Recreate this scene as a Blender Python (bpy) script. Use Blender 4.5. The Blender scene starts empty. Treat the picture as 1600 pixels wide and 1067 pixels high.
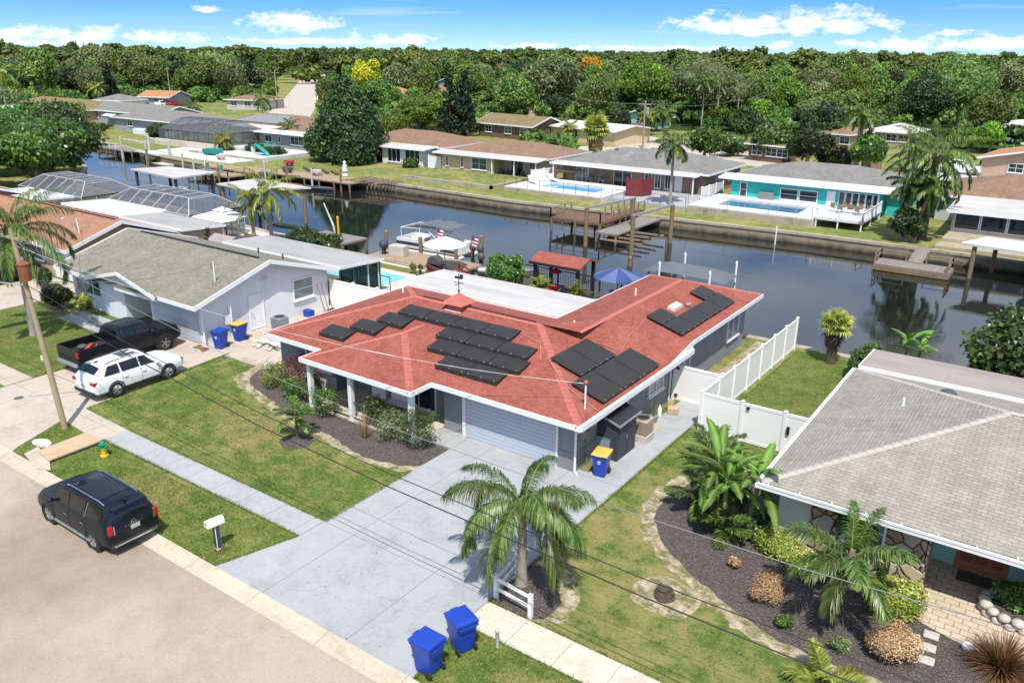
import bpy,math,random
import numpy as np
from mathutils import Vector,Matrix
C=bpy.context.scene.collection
sc=bpy.context.scene
R=math.radians
# camera
H=15.6;F=1268.0
PIT,ROL,YAW=R(19.75),R(0.54),R(-35.03)
fw=np.array([math.sin(YAW)*math.cos(PIT),math.cos(YAW)*math.cos(PIT),-math.sin(PIT)])
rr=np.array([math.cos(YAW),-math.sin(YAW),0]);uu=np.cross(rr,fw)
r2=rr*math.cos(ROL)+uu*math.sin(ROL);u2=-rr*math.sin(ROL)+uu*math.cos(ROL)
cam=bpy.data.objects.new('camera',bpy.data.cameras.new('camera'));C.objects.link(cam)
cam.matrix_world=Matrix(((r2[0],u2[0],-fw[0],0),(r2[1],u2[1],-fw[1],0),(r2[2],u2[2],-fw[2],H),(0,0,0,1)))
cam.data.sensor_width=36;cam.data.lens=F/1600*36;cam.data.clip_end=9000;cam.data.clip_start=0.5
sc.camera=cam
# sun, sky, exposure
EXPO=0.42
sc.view_settings.view_transform='Standard';sc.view_settings.look='None'
sc.view_settings.exposure=EXPO;sc.view_settings.gamma=1.0
SD=Vector((0.57,-0.82,0)).normalized()*math.cos(R(60));SD.z=math.sin(R(60))
sun=bpy.data.objects.new('sun',bpy.data.lights.new('sun','SUN'));C.objects.link(sun)
sun.data.energy=4.4;sun.data.angle=R(0.5);sun.data.color=(1.0,0.955,0.88)
sun.rotation_euler=SD.to_track_quat('Z','Y').to_euler()
w=bpy.data.worlds.new('World');sc.world=w;w.use_nodes=True
nt=w.node_tree;nt.nodes.clear();N=nt.nodes;L=nt.links
def wn(t,**k):
 n=N.new(t)
 for a,b in k.items():setattr(n,a,b)
 return n
def wm(op,a,b=None,c=None,clamp=False):
 n=N.new('ShaderNodeMath');n.operation=op;n.use_clamp=clamp
 for i,v in enumerate((a,b,c)):
  if v is None:continue
  if isinstance(v,(int,float)):n.inputs[i].default_value=v
  else:L.new(v,n.inputs[i])
 return n.outputs[0]
tc=wn('ShaderNodeTexCoord');sep=wn('ShaderNodeSeparateXYZ');L.new(tc.outputs['Generated'],sep.inputs[0])
X_,Y_,Z_=sep.outputs
cmb=wn('ShaderNodeCombineXYZ');L.new(X_,cmb.inputs[0]);L.new(Y_,cmb.inputs[1]);L.new(wm('ADD',wm('MULTIPLY',wm('ABSOLUTE',Z_),2.2),0.16),cmb.inputs[2])
nrm=wn('ShaderNodeVectorMath',operation='NORMALIZE');L.new(cmb.outputs[0],nrm.inputs[0])
sky=wn('ShaderNodeTexSky',sky_type='NISHITA');sky.sun_disc=False;sky.sun_elevation=R(60);sky.sun_rotation=math.atan2(0.57,-0.82)
sky.altitude=0;sky.air_density=1.0;sky.dust_density=0.25;sky.ozone_density=1.6
L.new(nrm.outputs[0],sky.inputs[0])
hs=wn('ShaderNodeHueSaturation');hs.inputs['Saturation'].default_value=1.42;hs.inputs['Value'].default_value=1.08;L.new(sky.outputs[0],hs.inputs['Color'])
az=wm('ARCTAN2',X_,Y_);el=wm('ARCSINE',Z_)
cv=wn('ShaderNodeCombineXYZ');L.new(az,cv.inputs[0]);L.new(wm('MULTIPLY',el,1.8),cv.inputs[1])
nz=wn('ShaderNodeTexNoise');nz.inputs['Scale'].default_value=42;nz.inputs['Detail'].default_value=9;nz.inputs['Roughness'].default_value=0.62
L.new(cv.outputs[0],nz.inputs['Vector'])
nzo=wm('SUBTRACT',nz.outputs['Fac'],0.5)
def dirof(px,py):
 d=r2*(px-800)/F-u2*(py-533.5)/F+fw;d=d/np.linalg.norm(d)
 return math.atan2(d[0],d[1]),math.asin(d[2])
cl=None
for(cx,cy,a,b)in[(466,40,78,19),(625,64,72,11),(328,16,24,6),(110,58,120,13),(245,60,90,10),(1150,42,95,17),(1295,38,95,20),(1190,50,120,10),(1425,72,62,13),(1560,70,85,14),(820,73,60,7),(20,52,40,9),(1215,72,22,9),(1490,53,22,6),(1340,70,30,8),(15,66,160,10),(470,66,110,6),(1000,76,180,5)]:
 A,E_=dirof(cx,cy);sx=a/F*1.02;sy=b/F*1.05
 e1=wm('DIVIDE',wm('SUBTRACT',az,A),sx)
 dy=wm('DIVIDE',wm('SUBTRACT',el,E_),sy)
 e2=wm('MULTIPLY',dy,wm('ADD',1.0,wm('MULTIPLY',wm('LESS_THAN',dy,0.0),0.55)))
 d=wm('SUBTRACT',1.05,wm('SQRT',wm('ADD',wm('MULTIPLY',e1,e1),wm('MULTIPLY',e2,e2))))
 cl=d if cl is None else wm('MAXIMUM',cl,d)
cl=wm('MAXIMUM',cl,-1.5)
m1=wm('MULTIPLY',wm('ADD',wm('MULTIPLY',cl,1.0),wm('MULTIPLY',nzo,3.2)),1.25,clamp=True)
mp=wn('ShaderNodeVectorMath',operation='DIVIDE');L.new(tc.outputs['Generated'],mp.inputs[0])
cz=wn('ShaderNodeCombineXYZ');zz=wm('ADD',wm('ABSOLUTE',Z_),0.06)
for i in range(3):L.new(zz,cz.inputs[i])
L.new(cz.outputs[0],mp.inputs[1])
n2=wn('ShaderNodeTexNoise');n2.inputs['Scale'].default_value=0.62;n2.inputs['Detail'].default_value=7;n2.inputs['Roughness'].default_value=0.55;n2.inputs['Distortion'].default_value=0.4
L.new(mp.outputs[0],n2.inputs['Vector'])
up=wm('MULTIPLY',wm('SUBTRACT',el,0.09),10.0,clamp=True)
m2=wm('MULTIPLY',wm('MULTIPLY',wm('SUBTRACT',n2.outputs['Fac'],0.33),3.2,clamp=True),up)
cv2=wn('ShaderNodeCombineXYZ');L.new(wm('MULTIPLY',az,3.5),cv2.inputs[0]);L.new(wm('MULTIPLY',el,55),cv2.inputs[1])
n3=wn('ShaderNodeTexNoise');n3.inputs['Scale'].default_value=1.6;n3.inputs['Detail'].default_value=4;L.new(cv2.outputs[0],n3.inputs['Vector'])
m3=wm('MULTIPLY',wm('MULTIPLY',wm('SUBTRACT',n3.outputs['Fac'],0.5),3.0,clamp=True),0.45)
mk=wm('MAXIMUM',wm('MAXIMUM',wm('MULTIPLY',m1,0.95),wm('MULTIPLY',m2,0.8)),m3)
hz=wm('MULTIPLY',wm('POWER',wm('SUBTRACT',1.0,wm('MULTIPLY',wm('ABSOLUTE',el),14.0,clamp=True)),2.0),0.3)
mk2=wm('MAXIMUM',mk,hz)
mix=wn('ShaderNodeMix',data_type='RGBA');L.new(mk2,mix.inputs[0]);L.new(hs.outputs[0],mix.inputs[6])
shade=wn('ShaderNodeMix',data_type='RGBA');L.new(nz.outputs['Fac'],shade.inputs[0])
shade.inputs[6].default_value=(5.2,5.5,6.1,1);shade.inputs[7].default_value=(6.6,6.6,6.8,1)
L.new(shade.outputs[2],mix.inputs[7])
bg=wn('ShaderNodeBackground');bg.inputs[1].default_value=0.15;L.new(mix.outputs[2],bg.inputs[0])
wo=wn('ShaderNodeOutputWorld');L.new(bg.outputs[0],wo.inputs[0])
try:
 sc.cycles.max_bounces=6;sc.cycles.transparent_max_bounces=10;sc.cycles.diffuse_bounces=4
except Exception:pass
# small maths
def G(px,py,z=0.0):
 """point of the level z seen at a place of the photograph"""
 d=r2*(px-800)/F-u2*(py-533.5)/F+fw
 t=(z-H)/d[2]
 return np.array([d[0]*t,d[1]*t,z])
def GY(px,py,Y):
 d=r2*(px-800)/F-u2*(py-533.5)/F+fw
 t=Y/d[1]
 return np.array([d[0]*t,Y,H+d[2]*t])
def s2l(c):c/=255.0;return c/12.92 if c<=0.04045 else((c+0.055)/1.055)**2.4
def K(r,g,b,k=0.72):return(s2l(r)*k,s2l(g)*k,s2l(b)*k)
# materials
MATS={}
class MT:
 def __init__(s,name):
  s.m=bpy.data.materials.new(name);s.m.use_nodes=True;s.t=s.m.node_tree;s.N=s.t.nodes;s.L=s.t.links
  s.b=s.N['Principled BSDF'];MATS[name]=s.m
 def n(s,t,**k):
  x=s.N.new(t)
  for a,b in k.items():setattr(x,a,b)
  return x
 def coord(s,kind='Object'):
  return s.n('ShaderNodeTexCoord').outputs[kind]
 def noise(s,scale,detail=4,rough=0.55,vec=None,kind='Object'):
  x=s.n('ShaderNodeTexNoise');x.inputs['Scale'].default_value=scale;x.inputs['Detail'].default_value=detail;x.inputs['Roughness'].default_value=rough
  s.L.new(vec if vec is not None else s.coord(kind),x.inputs['Vector']);return x.outputs['Fac']
 def math(s,op,a,b=None,clamp=False):
  x=s.n('ShaderNodeMath',operation=op,use_clamp=clamp)
  for i,v in enumerate((a,b)):
   if v is None:continue
   if isinstance(v,(int,float)):x.inputs[i].default_value=v
   else:s.L.new(v,x.inputs[i])
  return x.outputs[0]
 def ramp(s,fac,stops):
  x=s.n('ShaderNodeValToRGB');s.L.new(fac,x.inputs[0]);e=x.color_ramp.elements
  while len(e)<len(stops):e.new(0.5)
  for i,(p,c)in enumerate(stops):e[i].position=p;e[i].color=(*c,1)if len(c)==3 else c
  return x.outputs[0]
 def mix(s,fac,a,b,mode='MIX'):
  x=s.n('ShaderNodeMix',data_type='RGBA',blend_type=mode)
  for i,v in((0,fac),(6,a),(7,b)):
   if isinstance(v,tuple):x.inputs[i].default_value=(*v,1)if len(v)==3 else v
   elif isinstance(v,(int,float)):x.inputs[i].default_value=v
   else:s.L.new(v,x.inputs[i])
  return x.outputs[2]
 def col(s,c):
  if isinstance(c,tuple):s.b.inputs['Base Color'].default_value=(*c,1)
  else:s.L.new(c,s.b.inputs['Base Color'])
  return s
 def set(s,rough=None,metal=None,spec=None,coat=None,ior=None):
  if rough is not None:s.b.inputs['Roughness'].default_value=rough
  if metal is not None:s.b.inputs['Metallic'].default_value=metal
  if spec is not None:s.b.inputs['Specular IOR Level'].default_value=spec
  if coat is not None:s.b.inputs['Coat Weight'].default_value=coat;s.b.inputs['Coat Roughness'].default_value=0.03
  if ior is not None:s.b.inputs['IOR'].default_value=ior
  return s
 def bump(s,h,dist=0.02,strength=0.6):
  x=s.n('ShaderNodeBump');x.inputs['Distance'].default_value=dist;x.inputs['Strength'].default_value=strength
  s.L.new(h,x.inputs['Height']);s.L.new(x.outputs[0],s.b.inputs['Normal']);return s
def plain(name,c,rough=0.6,metal=0,amt=0.16,scale=1.4,coat=None,spec=None,bump=0.0):
 m=MT(name);lo=tuple(x*(1-amt)for x in c);hi=tuple(min(1,x*(1+amt))for x in c)
 f=m.math('ADD',m.math('MULTIPLY',m.noise(scale,6,0.65),0.7),m.math('MULTIPLY',m.noise(scale*14,3),0.3))
 m.col(m.ramp(f,[(0.3,lo),(0.7,hi)])).set(rough=rough,metal=metal,coat=coat,spec=spec)
 if bump:m.bump(m.noise(60,3),0.01,bump)
 return m.m
def stucco(name,c,dirt=0.12):
 m=MT(name);f=m.noise(0.7,7,0.7)
 base=m.ramp(f,[(0.25,tuple(x*(1-dirt)for x in c)),(0.65,tuple(min(1,x*1.05)for x in c))])
 m.col(base).set(rough=0.9);m.bump(m.noise(70,4),0.006,0.5);return m.m
def shingle(name,c,c2,blotch,bscale=0.8,bw=0.33,rh=0.145,mortar=0.55,mort_size=0.035,dark=None):
 """asphalt shingle courses laid along the eaves (UV is in metres)"""
 m=MT(name);uv=m.coord('UV')
 br=m.n('ShaderNodeTexBrick');m.L.new(uv,br.inputs['Vector']);br.offset=0.5
 br.inputs['Color1'].default_value=(*c,1);br.inputs['Color2'].default_value=(*c2,1)
 br.inputs['Mortar'].default_value=(*[x*mortar for x in c],1)
 br.inputs['Scale'].default_value=1;br.inputs['Brick Width'].default_value=bw;br.inputs['Row Height'].default_value=rh
 br.inputs['Mortar Size'].default_value=rh*mort_size*2.2;br.inputs['Mortar Smooth'].default_value=0.4;br.inputs['Bias'].default_value=0.1
 n1=m.noise(bscale,7,0.68);n2=m.noise(26,2)
 st=m.n('ShaderNodeMapping');st.inputs['Scale'].default_value=(2.2,0.25,1);m.L.new(uv,st.inputs[0]);n3=m.noise(1.0,5,0.6,vec=st.outputs[0])
 k=m.mix(m.ramp(n1,[(0.42,(0,0,0)),(0.66,(1,1,1))]),br.outputs['Color'],blotch,'MIX')
 k=m.mix(0.35,br.outputs['Color'],k)
 k=m.mix(m.ramp(n2,[(0.3,(0,0,0)),(0.7,(0.35,0.35,0.35))]),k,(1.25,1.2,1.15),'MULTIPLY')
 k=m.mix(m.ramp(n3,[(0.35,(0.35,0.35,0.35)),(0.6,(0,0,0))]),k,dark or(0.72,0.7,0.68),'MULTIPLY')
 m.col(k).set(rough=0.93,spec=0.25)
 m.bump(m.math('ADD',br.outputs['Fac'],m.math('MULTIPLY',m.noise(90,2),0.5)),-0.012,0.7);return m.m
def glassy(name,c,rough=0.04,var=0.35):
 m=MT(name);m.col(m.ramp(m.noise(1.3,3),[(0.3,tuple(x*(1-var)for x in c)),(0.7,tuple(x*(1+var)for x in c))])).set(rough=rough,spec=0.6,ior=1.5);return m.m
def leafmat(name,c,c2,trans=0.25,rough=0.55,spec=0.35,rv=1.0):
 """leaf: colour varies per leaf (attribute v), per plant and by patch"""
 m=MT(name);at=m.n('ShaderNodeAttribute',attribute_name='v');oi=m.n('ShaderNodeObjectInfo')
 f=m.math('ADD',m.math('MULTIPLY',at.outputs['Fac'],0.62),m.math('MULTIPLY',m.noise(0.45,3),0.5))
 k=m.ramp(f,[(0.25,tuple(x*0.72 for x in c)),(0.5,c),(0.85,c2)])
 h=m.n('ShaderNodeHueSaturation');m.L.new(k,h.inputs['Color'])
 m.L.new(m.math('ADD',m.math('MULTIPLY',oi.outputs['Random'],0.035*rv),0.5-.0175*rv),h.inputs['Hue'])
 m.L.new(m.math('ADD',m.math('MULTIPLY',oi.outputs['Random'],0.7*rv),1-.33*rv),h.inputs['Value'])
 m.L.new(h.outputs[0],m.b.inputs['Base Color']);m.set(rough=rough,spec=spec)
 tr=m.n('ShaderNodeBsdfTranslucent');m.L.new(m.mix(1.0,h.outputs[0],(1.2,1.5,0.6),'MULTIPLY'),tr.inputs[0])
 ms=m.n('ShaderNodeMixShader');ms.inputs[0].default_value=trans
 m.L.new(m.b.outputs[0],ms.inputs[1]);m.L.new(tr.outputs[0],ms.inputs[2]);m.L.new(ms.outputs[0],m.N['Material Output'].inputs[0]);return m.m
# scene helpers
def tag(o,label=None,cat=None,group=None,kind=None):
 if label:o['label']=label
 if cat:o['category']=cat
 if group:o['group']=group
 if kind:o['kind']=kind
 return o
def thing(name,label,cat,loc=(0,0,0),rz=0,group=None):
 o=bpy.data.objects.new(name,None);C.objects.link(o);o.empty_display_size=0.3
 o.location=(float(loc[0]),float(loc[1]),float(loc[2])if len(loc)>2 else 0);o.rotation_euler=(0,0,rz)
 return tag(o,label,cat,group)
def dup(root,loc=None,rz=None,label=None,group=None,s=None):
 def cp(o,par):
  c=o.copy();C.objects.link(c)
  if par is not None:c.parent=par
  for ch in KIDS.get(o.name,[]):
   k=cp(ch,c);KIDS.setdefault(c.name,[]).append(k)
  return c
 r=cp(root,None)
 if loc is not None:r.location=(float(loc[0]),float(loc[1]),float(loc[2])if len(loc)>2 else 0)
 if rz is not None:r.rotation_euler=(0,0,rz)
 if label:r['label']=label
 if group:r['group']=group
 if s is not None:r.scale=(s,s,s)if isinstance(s,(int,float))else s
 return r
KIDS={}
def adopt(o,parent):
 if parent is not None:
  o.parent=parent;KIDS.setdefault(parent.name,[]).append(o)
def auto_uv(me):
 uv=me.uv_layers.new(name='UVMap');nl=len(me.loops);out=np.zeros((nl,2),np.float32)
 vs=np.empty(len(me.vertices)*3,np.float32);me.vertices.foreach_get('co',vs);vs=vs.reshape(-1,3)
 for p in me.polygons:
  n=p.normal
  if abs(n.z)>0.9995:t=(1,0,0);b=(0,1,0)
  else:
   l=math.hypot(n.x,n.y);t=(-n.y/l,n.x/l,0);b=(n.y*0-n.z*t[1],n.z*t[0]-0,n.x*t[1]-n.y*t[0])
  for li in range(p.loop_start,p.loop_start+p.loop_total):
   c=vs[me.loops[li].vertex_index]
   out[li]=(c[0]*t[0]+c[1]*t[1],c[0]*b[0]+c[1]*b[1]+c[2]*b[2])
 uv.data.foreach_set('uv',out.ravel())
class MB:
 def __init__(s):s.v=[];s.f=[];s.mi=[];s.cur=0
 def add(s,vs,fs):
  o=len(s.v);s.v+=[tuple(float(c)for c in p)for p in vs];s.f+=[tuple(i+o for i in f)for f in fs];s.mi+=[s.cur]*len(fs);return s
 def mat(s,i):s.cur=i;return s
 def box(s,x0,y0,z0,x1,y1,z1):
  x0,x1=sorted((x0,x1));y0,y1=sorted((y0,y1));z0,z1=sorted((z0,z1))
  return s.add([(x0,y0,z0),(x1,y0,z0),(x1,y1,z0),(x0,y1,z0),(x0,y0,z1),(x1,y0,z1),(x1,y1,z1),(x0,y1,z1)],[(3,2,1,0),(4,5,6,7),(0,1,5,4),(1,2,6,5),(2,3,7,6),(3,0,4,7)])
 def poly(s,pts):return s.add(pts,[tuple(range(len(pts)))])
 def prism(s,pts,z0,z1):
  n=len(pts);a=sum(pts[i][0]*pts[(i+1)%n][1]-pts[(i+1)%n][0]*pts[i][1]for i in range(n))
  if a<0:pts=pts[::-1]
  vs=[(p[0],p[1],z0)for p in pts]+[(p[0],p[1],z1)for p in pts]
  return s.add(vs,[tuple(range(n))[::-1],tuple(range(n,2*n))]+[(i,(i+1)%n,n+(i+1)%n,n+i)for i in range(n)])
 def bar(s,p,q,w,h=None,up=(0,0,1)):
  p=Vector([float(c)for c in p]);q=Vector([float(c)for c in q]);d=(q-p).normalized();u=Vector(up)
  if abs(d.dot(u))>0.98:u=Vector((1,0,0))
  a=d.cross(u).normalized()*w/2;b=d.cross(a).normalized()*(h if h else w)/2
  vs=[p-a-b,p+a-b,p+a+b,p-a+b,q-a-b,q+a-b,q+a+b,q-a+b]
  return s.add(vs,[(0,1,2,3),(7,6,5,4),(0,4,5,1),(1,5,6,2),(2,6,7,3),(3,7,4,0)])
 def tube(s,pts,r,n=8,cap=True):
  pts=[Vector([float(c)for c in p])for p in pts];rs=r if isinstance(r,(list,tuple))else[r]*len(pts)
  vs=[];fs=[];a=None
  for i,p in enumerate(pts):
   d=(pts[min(i+1,len(pts)-1)]-pts[max(i-1,0)]).normalized()
   if a is None:a=d.orthogonal().normalized()
   else:a=(a-d*a.dot(d)).normalized()
   b=d.cross(a)
   for k in range(n):t=2*math.pi*k/n;vs.append(p+(a*math.cos(t)+b*math.sin(t))*rs[i])
  for i in range(len(pts)-1):
   for k in range(n):fs.append((i*n+k,i*n+(k+1)%n,(i+1)*n+(k+1)%n,(i+1)*n+k))
  if cap:fs.append(tuple(range(n))[::-1]);fs.append(tuple(range((len(pts)-1)*n,len(pts)*n)))
  return s.add(vs,fs)
 def lathe(s,prof,n=20,c=(0,0,0),axis='z',cap=True):
  vs=[];fs=[]
  for(r,z)in prof:
   for k in range(n):
    t=2*math.pi*k/n;x,y=r*math.cos(t),r*math.sin(t)
    vs.append((c[0]+x,c[1]+y,c[2]+z)if axis=='z' else((c[0]+x,c[1]+z,c[2]+y)if axis=='y' else(c[0]+z,c[1]+x,c[2]+y)))
  for i in range(len(prof)-1):
   for k in range(n):
    f=(i*n+k,i*n+(k+1)%n,(i+1)*n+(k+1)%n,(i+1)*n+k);fs.append(f if axis!='y' else f[::-1])
  if cap:fs.append(tuple(range(n))[::-1]);fs.append(tuple(range((len(prof)-1)*n,len(prof)*n)))
  return s.add(vs,fs)
 def ball(s,c,r,n=10,m=7,sq=(1,1,1)):
  return s.lathe([(max(1e-4,r*sq[0]*math.sin(math.pi*i/m)),-r*sq[2]*math.cos(math.pi*i/m))for i in range(m+1)],n,c)
 def grid(s,fn,nu,nv):
  return s.add([fn(i/nu,j/nv)for j in range(nv+1)for i in range(nu+1)],[(j*(nu+1)+i,j*(nu+1)+i+1,(j+1)*(nu+1)+i+1,(j+1)*(nu+1)+i)for j in range(nv)for i in range(nu)])
 def build(s,name,mats,parent=None,smooth=None,bevel=0,world=False,uv=True):
  if world and parent is not None:
   o=parent.location;a=-parent.rotation_euler.z;ca,sa=math.cos(a),math.sin(a)
   s.v=[((x-o.x)*ca-(y-o.y)*sa,(x-o.x)*sa+(y-o.y)*ca,z-o.z)for x,y,z in s.v]
  me=bpy.data.meshes.new(name);me.from_pydata(s.v,[],s.f);me.update()
  if not isinstance(mats,(list,tuple)):mats=[mats]
  for m in mats:me.materials.append(MATS[m]if isinstance(m,str)else m)
  if len(mats)>1:me.polygons.foreach_set('material_index',s.mi)
  if uv:auto_uv(me)
  if smooth is not None:me.shade_smooth();me.set_sharp_from_angle(angle=R(smooth))
  ob=bpy.data.objects.new(name,me);C.objects.link(ob);adopt(ob,parent)
  if bevel:
   b=ob.modifiers.new('bevel','BEVEL');b.width=bevel;b.segments=2;b.limit_method='ANGLE';b.angle_limit=R(40)
  return ob
def npmesh(name,V,Fq,mat,parent=None,val=None,smooth=False,mi=None):
 V=np.asarray(V,np.float32);Fq=np.asarray(Fq,np.int32);me=bpy.data.meshes.new(name)
 me.vertices.add(len(V));me.vertices.foreach_set('co',V.ravel());k=Fq.shape[1]
 me.loops.add(Fq.size);me.loops.foreach_set('vertex_index',Fq.ravel());me.polygons.add(len(Fq))
 me.polygons.foreach_set('loop_start',np.arange(len(Fq),dtype=np.int32)*k)
 for m in(mat if isinstance(mat,(list,tuple))else[mat]):me.materials.append(MATS[m])
 if mi is not None:me.polygons.foreach_set('material_index',np.asarray(mi,np.int32))
 if val is not None:
  a=me.attributes.new('v','FLOAT','POINT');a.data.foreach_set('value',np.asarray(val,np.float32))
 me.update(calc_edges=True);me.validate()
 if smooth:me.shade_smooth()
 if name is None:return me
 ob=bpy.data.objects.new(name,me);C.objects.link(ob);adopt(ob,parent);return ob
def struct(o):o['kind']='structure';return o
# materials
WHITE=(0.72,0.73,0.74)
plain('white_paint',WHITE,0.5,amt=0.05,scale=3)
plain('cage_metal',(0.42,0.43,0.44),0.5,amt=.08)
plain('white_metal',(0.66,0.67,0.68),0.4,amt=0.06,scale=2)
plain('vinyl',(0.76,0.75,0.73),0.45,amt=0.035,scale=0.8)
stucco('white_wall',(0.62,0.65,0.68));stucco('grey_wall',(0.2,0.225,0.25),0.1);stucco('cream_wall',K(214,198,150));stucco('taupe_wall',K(165,140,120))
stucco('teal_wall',K(64,205,200));stucco('tan_wall',K(200,172,145));stucco('pale_wall',K(205,205,195));stucco('bluegrey_wall',K(160,172,178));stucco('green_wall',K(150,200,190,.85));stucco('brown_wall',K(120,95,78));stucco('yellow_wall',K(224,205,165))
plain('slate_board',(0.035,0.045,0.06),0.6,amt=0.25,scale=3)
shingle('red_shingle',K(184,104,88,0.68),K(156,86,74,0.68),K(196,126,106,0.68),bscale=0.9,mortar=0.6,bw=0.21,rh=0.13)
plain('red_ridge',K(198,113,98,0.7),0.9,amt=0.14,scale=3)
shingle('green_shingle',K(156,154,136),K(132,131,116),K(174,167,152),bw=.22)
shingle('brown_shingle',K(186,142,112),K(170,122,96),K(200,160,132))
shingle('grey_shingle',K(184,178,164,.66),K(164,158,146,.66),K(200,192,176,.66),mortar=0.62,mort_size=0.05,rh=0.14,bw=0.3,dark=(0.6,0.58,0.6))
shingle('far_brown',K(160,130,108),K(142,112,92),K(182,154,130));shingle('far_grey',K(150,148,142),K(132,130,126),K(172,168,158));shingle('far_olive',K(150,135,96),K(135,118,84),K(168,152,112));shingle('far_orange',K(205,150,105),K(190,132,90),K(215,165,122));shingle('far_dark',K(90,82,74),K(75,68,62),K(105,98,90))
def rolled(name,c):
 m=MT(name);uv=m.coord('Object');mp=m.n('ShaderNodeMapping');mp.inputs['Scale'].default_value=(0.16,1.1,1);m.L.new(uv,mp.inputs[0])
 f=m.math('ADD',m.math('MULTIPLY',m.noise(1.1,6,0.6,vec=mp.outputs[0]),0.7),m.math('MULTIPLY',m.noise(0.5,5,0.6),0.3))
 br=m.n('ShaderNodeTexBrick');m.L.new(uv,br.inputs['Vector']);br.inputs['Scale'].default_value=1;br.inputs['Brick Width'].default_value=6.5;br.inputs['Row Height'].default_value=0.92;br.inputs['Mortar Size'].default_value=0.012
 k=m.ramp(f,[(0.3,tuple(x*0.74 for x in c)),(0.5,c),(0.7,tuple(min(1,x*1.12)for x in c))])
 m.col(m.mix(br.outputs['Fac'],k,tuple(x*0.62 for x in c))).set(rough=0.85);return m.m
rolled('flat_roof',K(205,202,196));rolled('flat_white',K(228,228,226,.66));rolled('flat_grey',K(172,160,152));rolled('flat_patio',K(178,176,172))
def grassmat(name,g,g2,y,dry,fine=1.0):
 m=MT(name);a=m.noise(0.16,5,0.6);b=m.noise(1.1,6,0.7);c=m.noise(7,5,0.7);d=m.noise(46*fine,2,0.6)
 k=m.ramp(m.math('ADD',m.math('MULTIPLY',b,0.55),m.math('MULTIPLY',c,0.45)),[(0.36,g),(0.49,g2),(0.6,y)])
 k=m.mix(m.ramp(m.math('ADD',m.math('MULTIPLY',a,0.55),m.math('MULTIPLY',b,0.45)),[(0.47,(0,0,0)),(0.58,(0.85,0.85,0.85))]),k,dry)
 k=m.mix(m.ramp(d,[(0.32,(0.6,0.6,0.6)),(0.6,(0,0,0))]),k,(0.42,0.5,0.38),'MULTIPLY')
 m.col(k).set(rough=0.95,spec=0.15);m.bump(m.math('ADD',c,d),0.05,0.8);return m.m
grassmat('grass',K(76,102,46,.82),K(108,130,62,.82),K(146,150,80,.82),K(172,156,104,.82))
grassmat('grass_lush',K(84,106,50,.8),K(110,128,64,.8),K(138,144,78,.8),K(140,140,82,.8))
grassmat('far_grass',K(88,108,58,.8),K(126,138,74,.8),K(164,158,92,.8),K(176,162,106,.8),0.4)
grassmat('wood_floor',K(50,66,30),K(70,86,38),K(96,104,48),K(60,76,34),0.3)
def concrete(name,c,stain=None,crack=True,joint=None):
 m=MT(name);a=m.noise(0.45,7,0.7);b=m.noise(6,6,0.7);d=m.noise(80,2)
 k=m.ramp(m.math('ADD',m.math('MULTIPLY',a,0.65),m.math('MULTIPLY',b,0.35)),[(0.3,tuple(x*0.74 for x in c)),(0.48,c),(0.66,tuple(min(1,x*1.1)for x in c))])
 if stain:
  s=m.noise(0.8,6,0.72);k=m.mix(m.ramp(s,[(0.52,(0,0,0)),(0.68,(0.7,0.7,0.7))]),k,stain)
 if crack:
  v=m.n('ShaderNodeTexVoronoi',feature='DISTANCE_TO_EDGE');v.inputs['Scale'].default_value=0.22
  w=m.n('ShaderNodeVectorMath',operation='ADD');nn=m.n('ShaderNodeTexNoise');nn.inputs['Scale'].default_value=1.2;nn.inputs['Detail'].default_value=6
  m.L.new(m.coord(),nn.inputs['Vector']);m.L.new(m.coord(),w.inputs[0]);m.L.new(nn.outputs['Color'],w.inputs[1]);m.L.new(w.outputs[0],v.inputs['Vector'])
  k=m.mix(m.ramp(v.outputs['Distance'],[(0.0,(0.55,0.55,0.55)),(0.0022,(0,0,0))]),k,(0.7,0.68,0.65),'MULTIPLY')
 k=m.mix(m.ramp(d,[(0.3,(0.22,0.22,0.22)),(0.6,(0,0,0))]),k,(0.6,0.6,0.6),'MULTIPLY')
 if joint:
  br=m.n('ShaderNodeTexBrick');br.offset=0;m.L.new(m.coord(),br.inputs['Vector']);br.inputs['Scale'].default_value=1;br.inputs['Brick Width'].default_value=joint[0];br.inputs['Row Height'].default_value=joint[1];br.inputs['Mortar Size'].default_value=0.016
  k=m.mix(br.outputs['Fac'],k,tuple(x*0.6 for x in c))
 m.col(k).set(rough=0.88,spec=0.3);m.bump(m.math('ADD',d,b),0.006,0.5);return m.m
concrete('drive_concrete',K(184,186,187,.7),K(164,164,162,.7),joint=(3.6,4.1))
concrete('walk_grey',K(186,188,188,.7),K(168,168,166,.7),joint=(1.53,40))
concrete('walk_cream',K(226,214,196),K(196,178,152),joint=(1.53,40))
concrete('beige_concrete',K(206,192,176),K(174,158,138),joint=(3.0,4.0))
concrete('curb',K(214,200,176),K(180,160,130),joint=(3.0,40))
concrete('seawall_concrete',K(190,178,154),K(120,108,84),crack=False,joint=(3.0,2.0))
concrete('pool_deck',K(225,215,200),K(205,195,180),crack=False)
concrete('white_deck',K(226,226,226),K(200,200,200),crack=False)
concrete('slab_tan',K(212,184,150),K(190,150,110),crack=False)
m=MT('asphalt');a=m.noise(0.16,6,0.65);b=m.noise(55,3,0.8);vv=m.n('ShaderNodeTexVoronoi');vv.inputs['Scale'].default_value=26;m.L.new(m.coord(),vv.inputs['Vector'])
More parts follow.
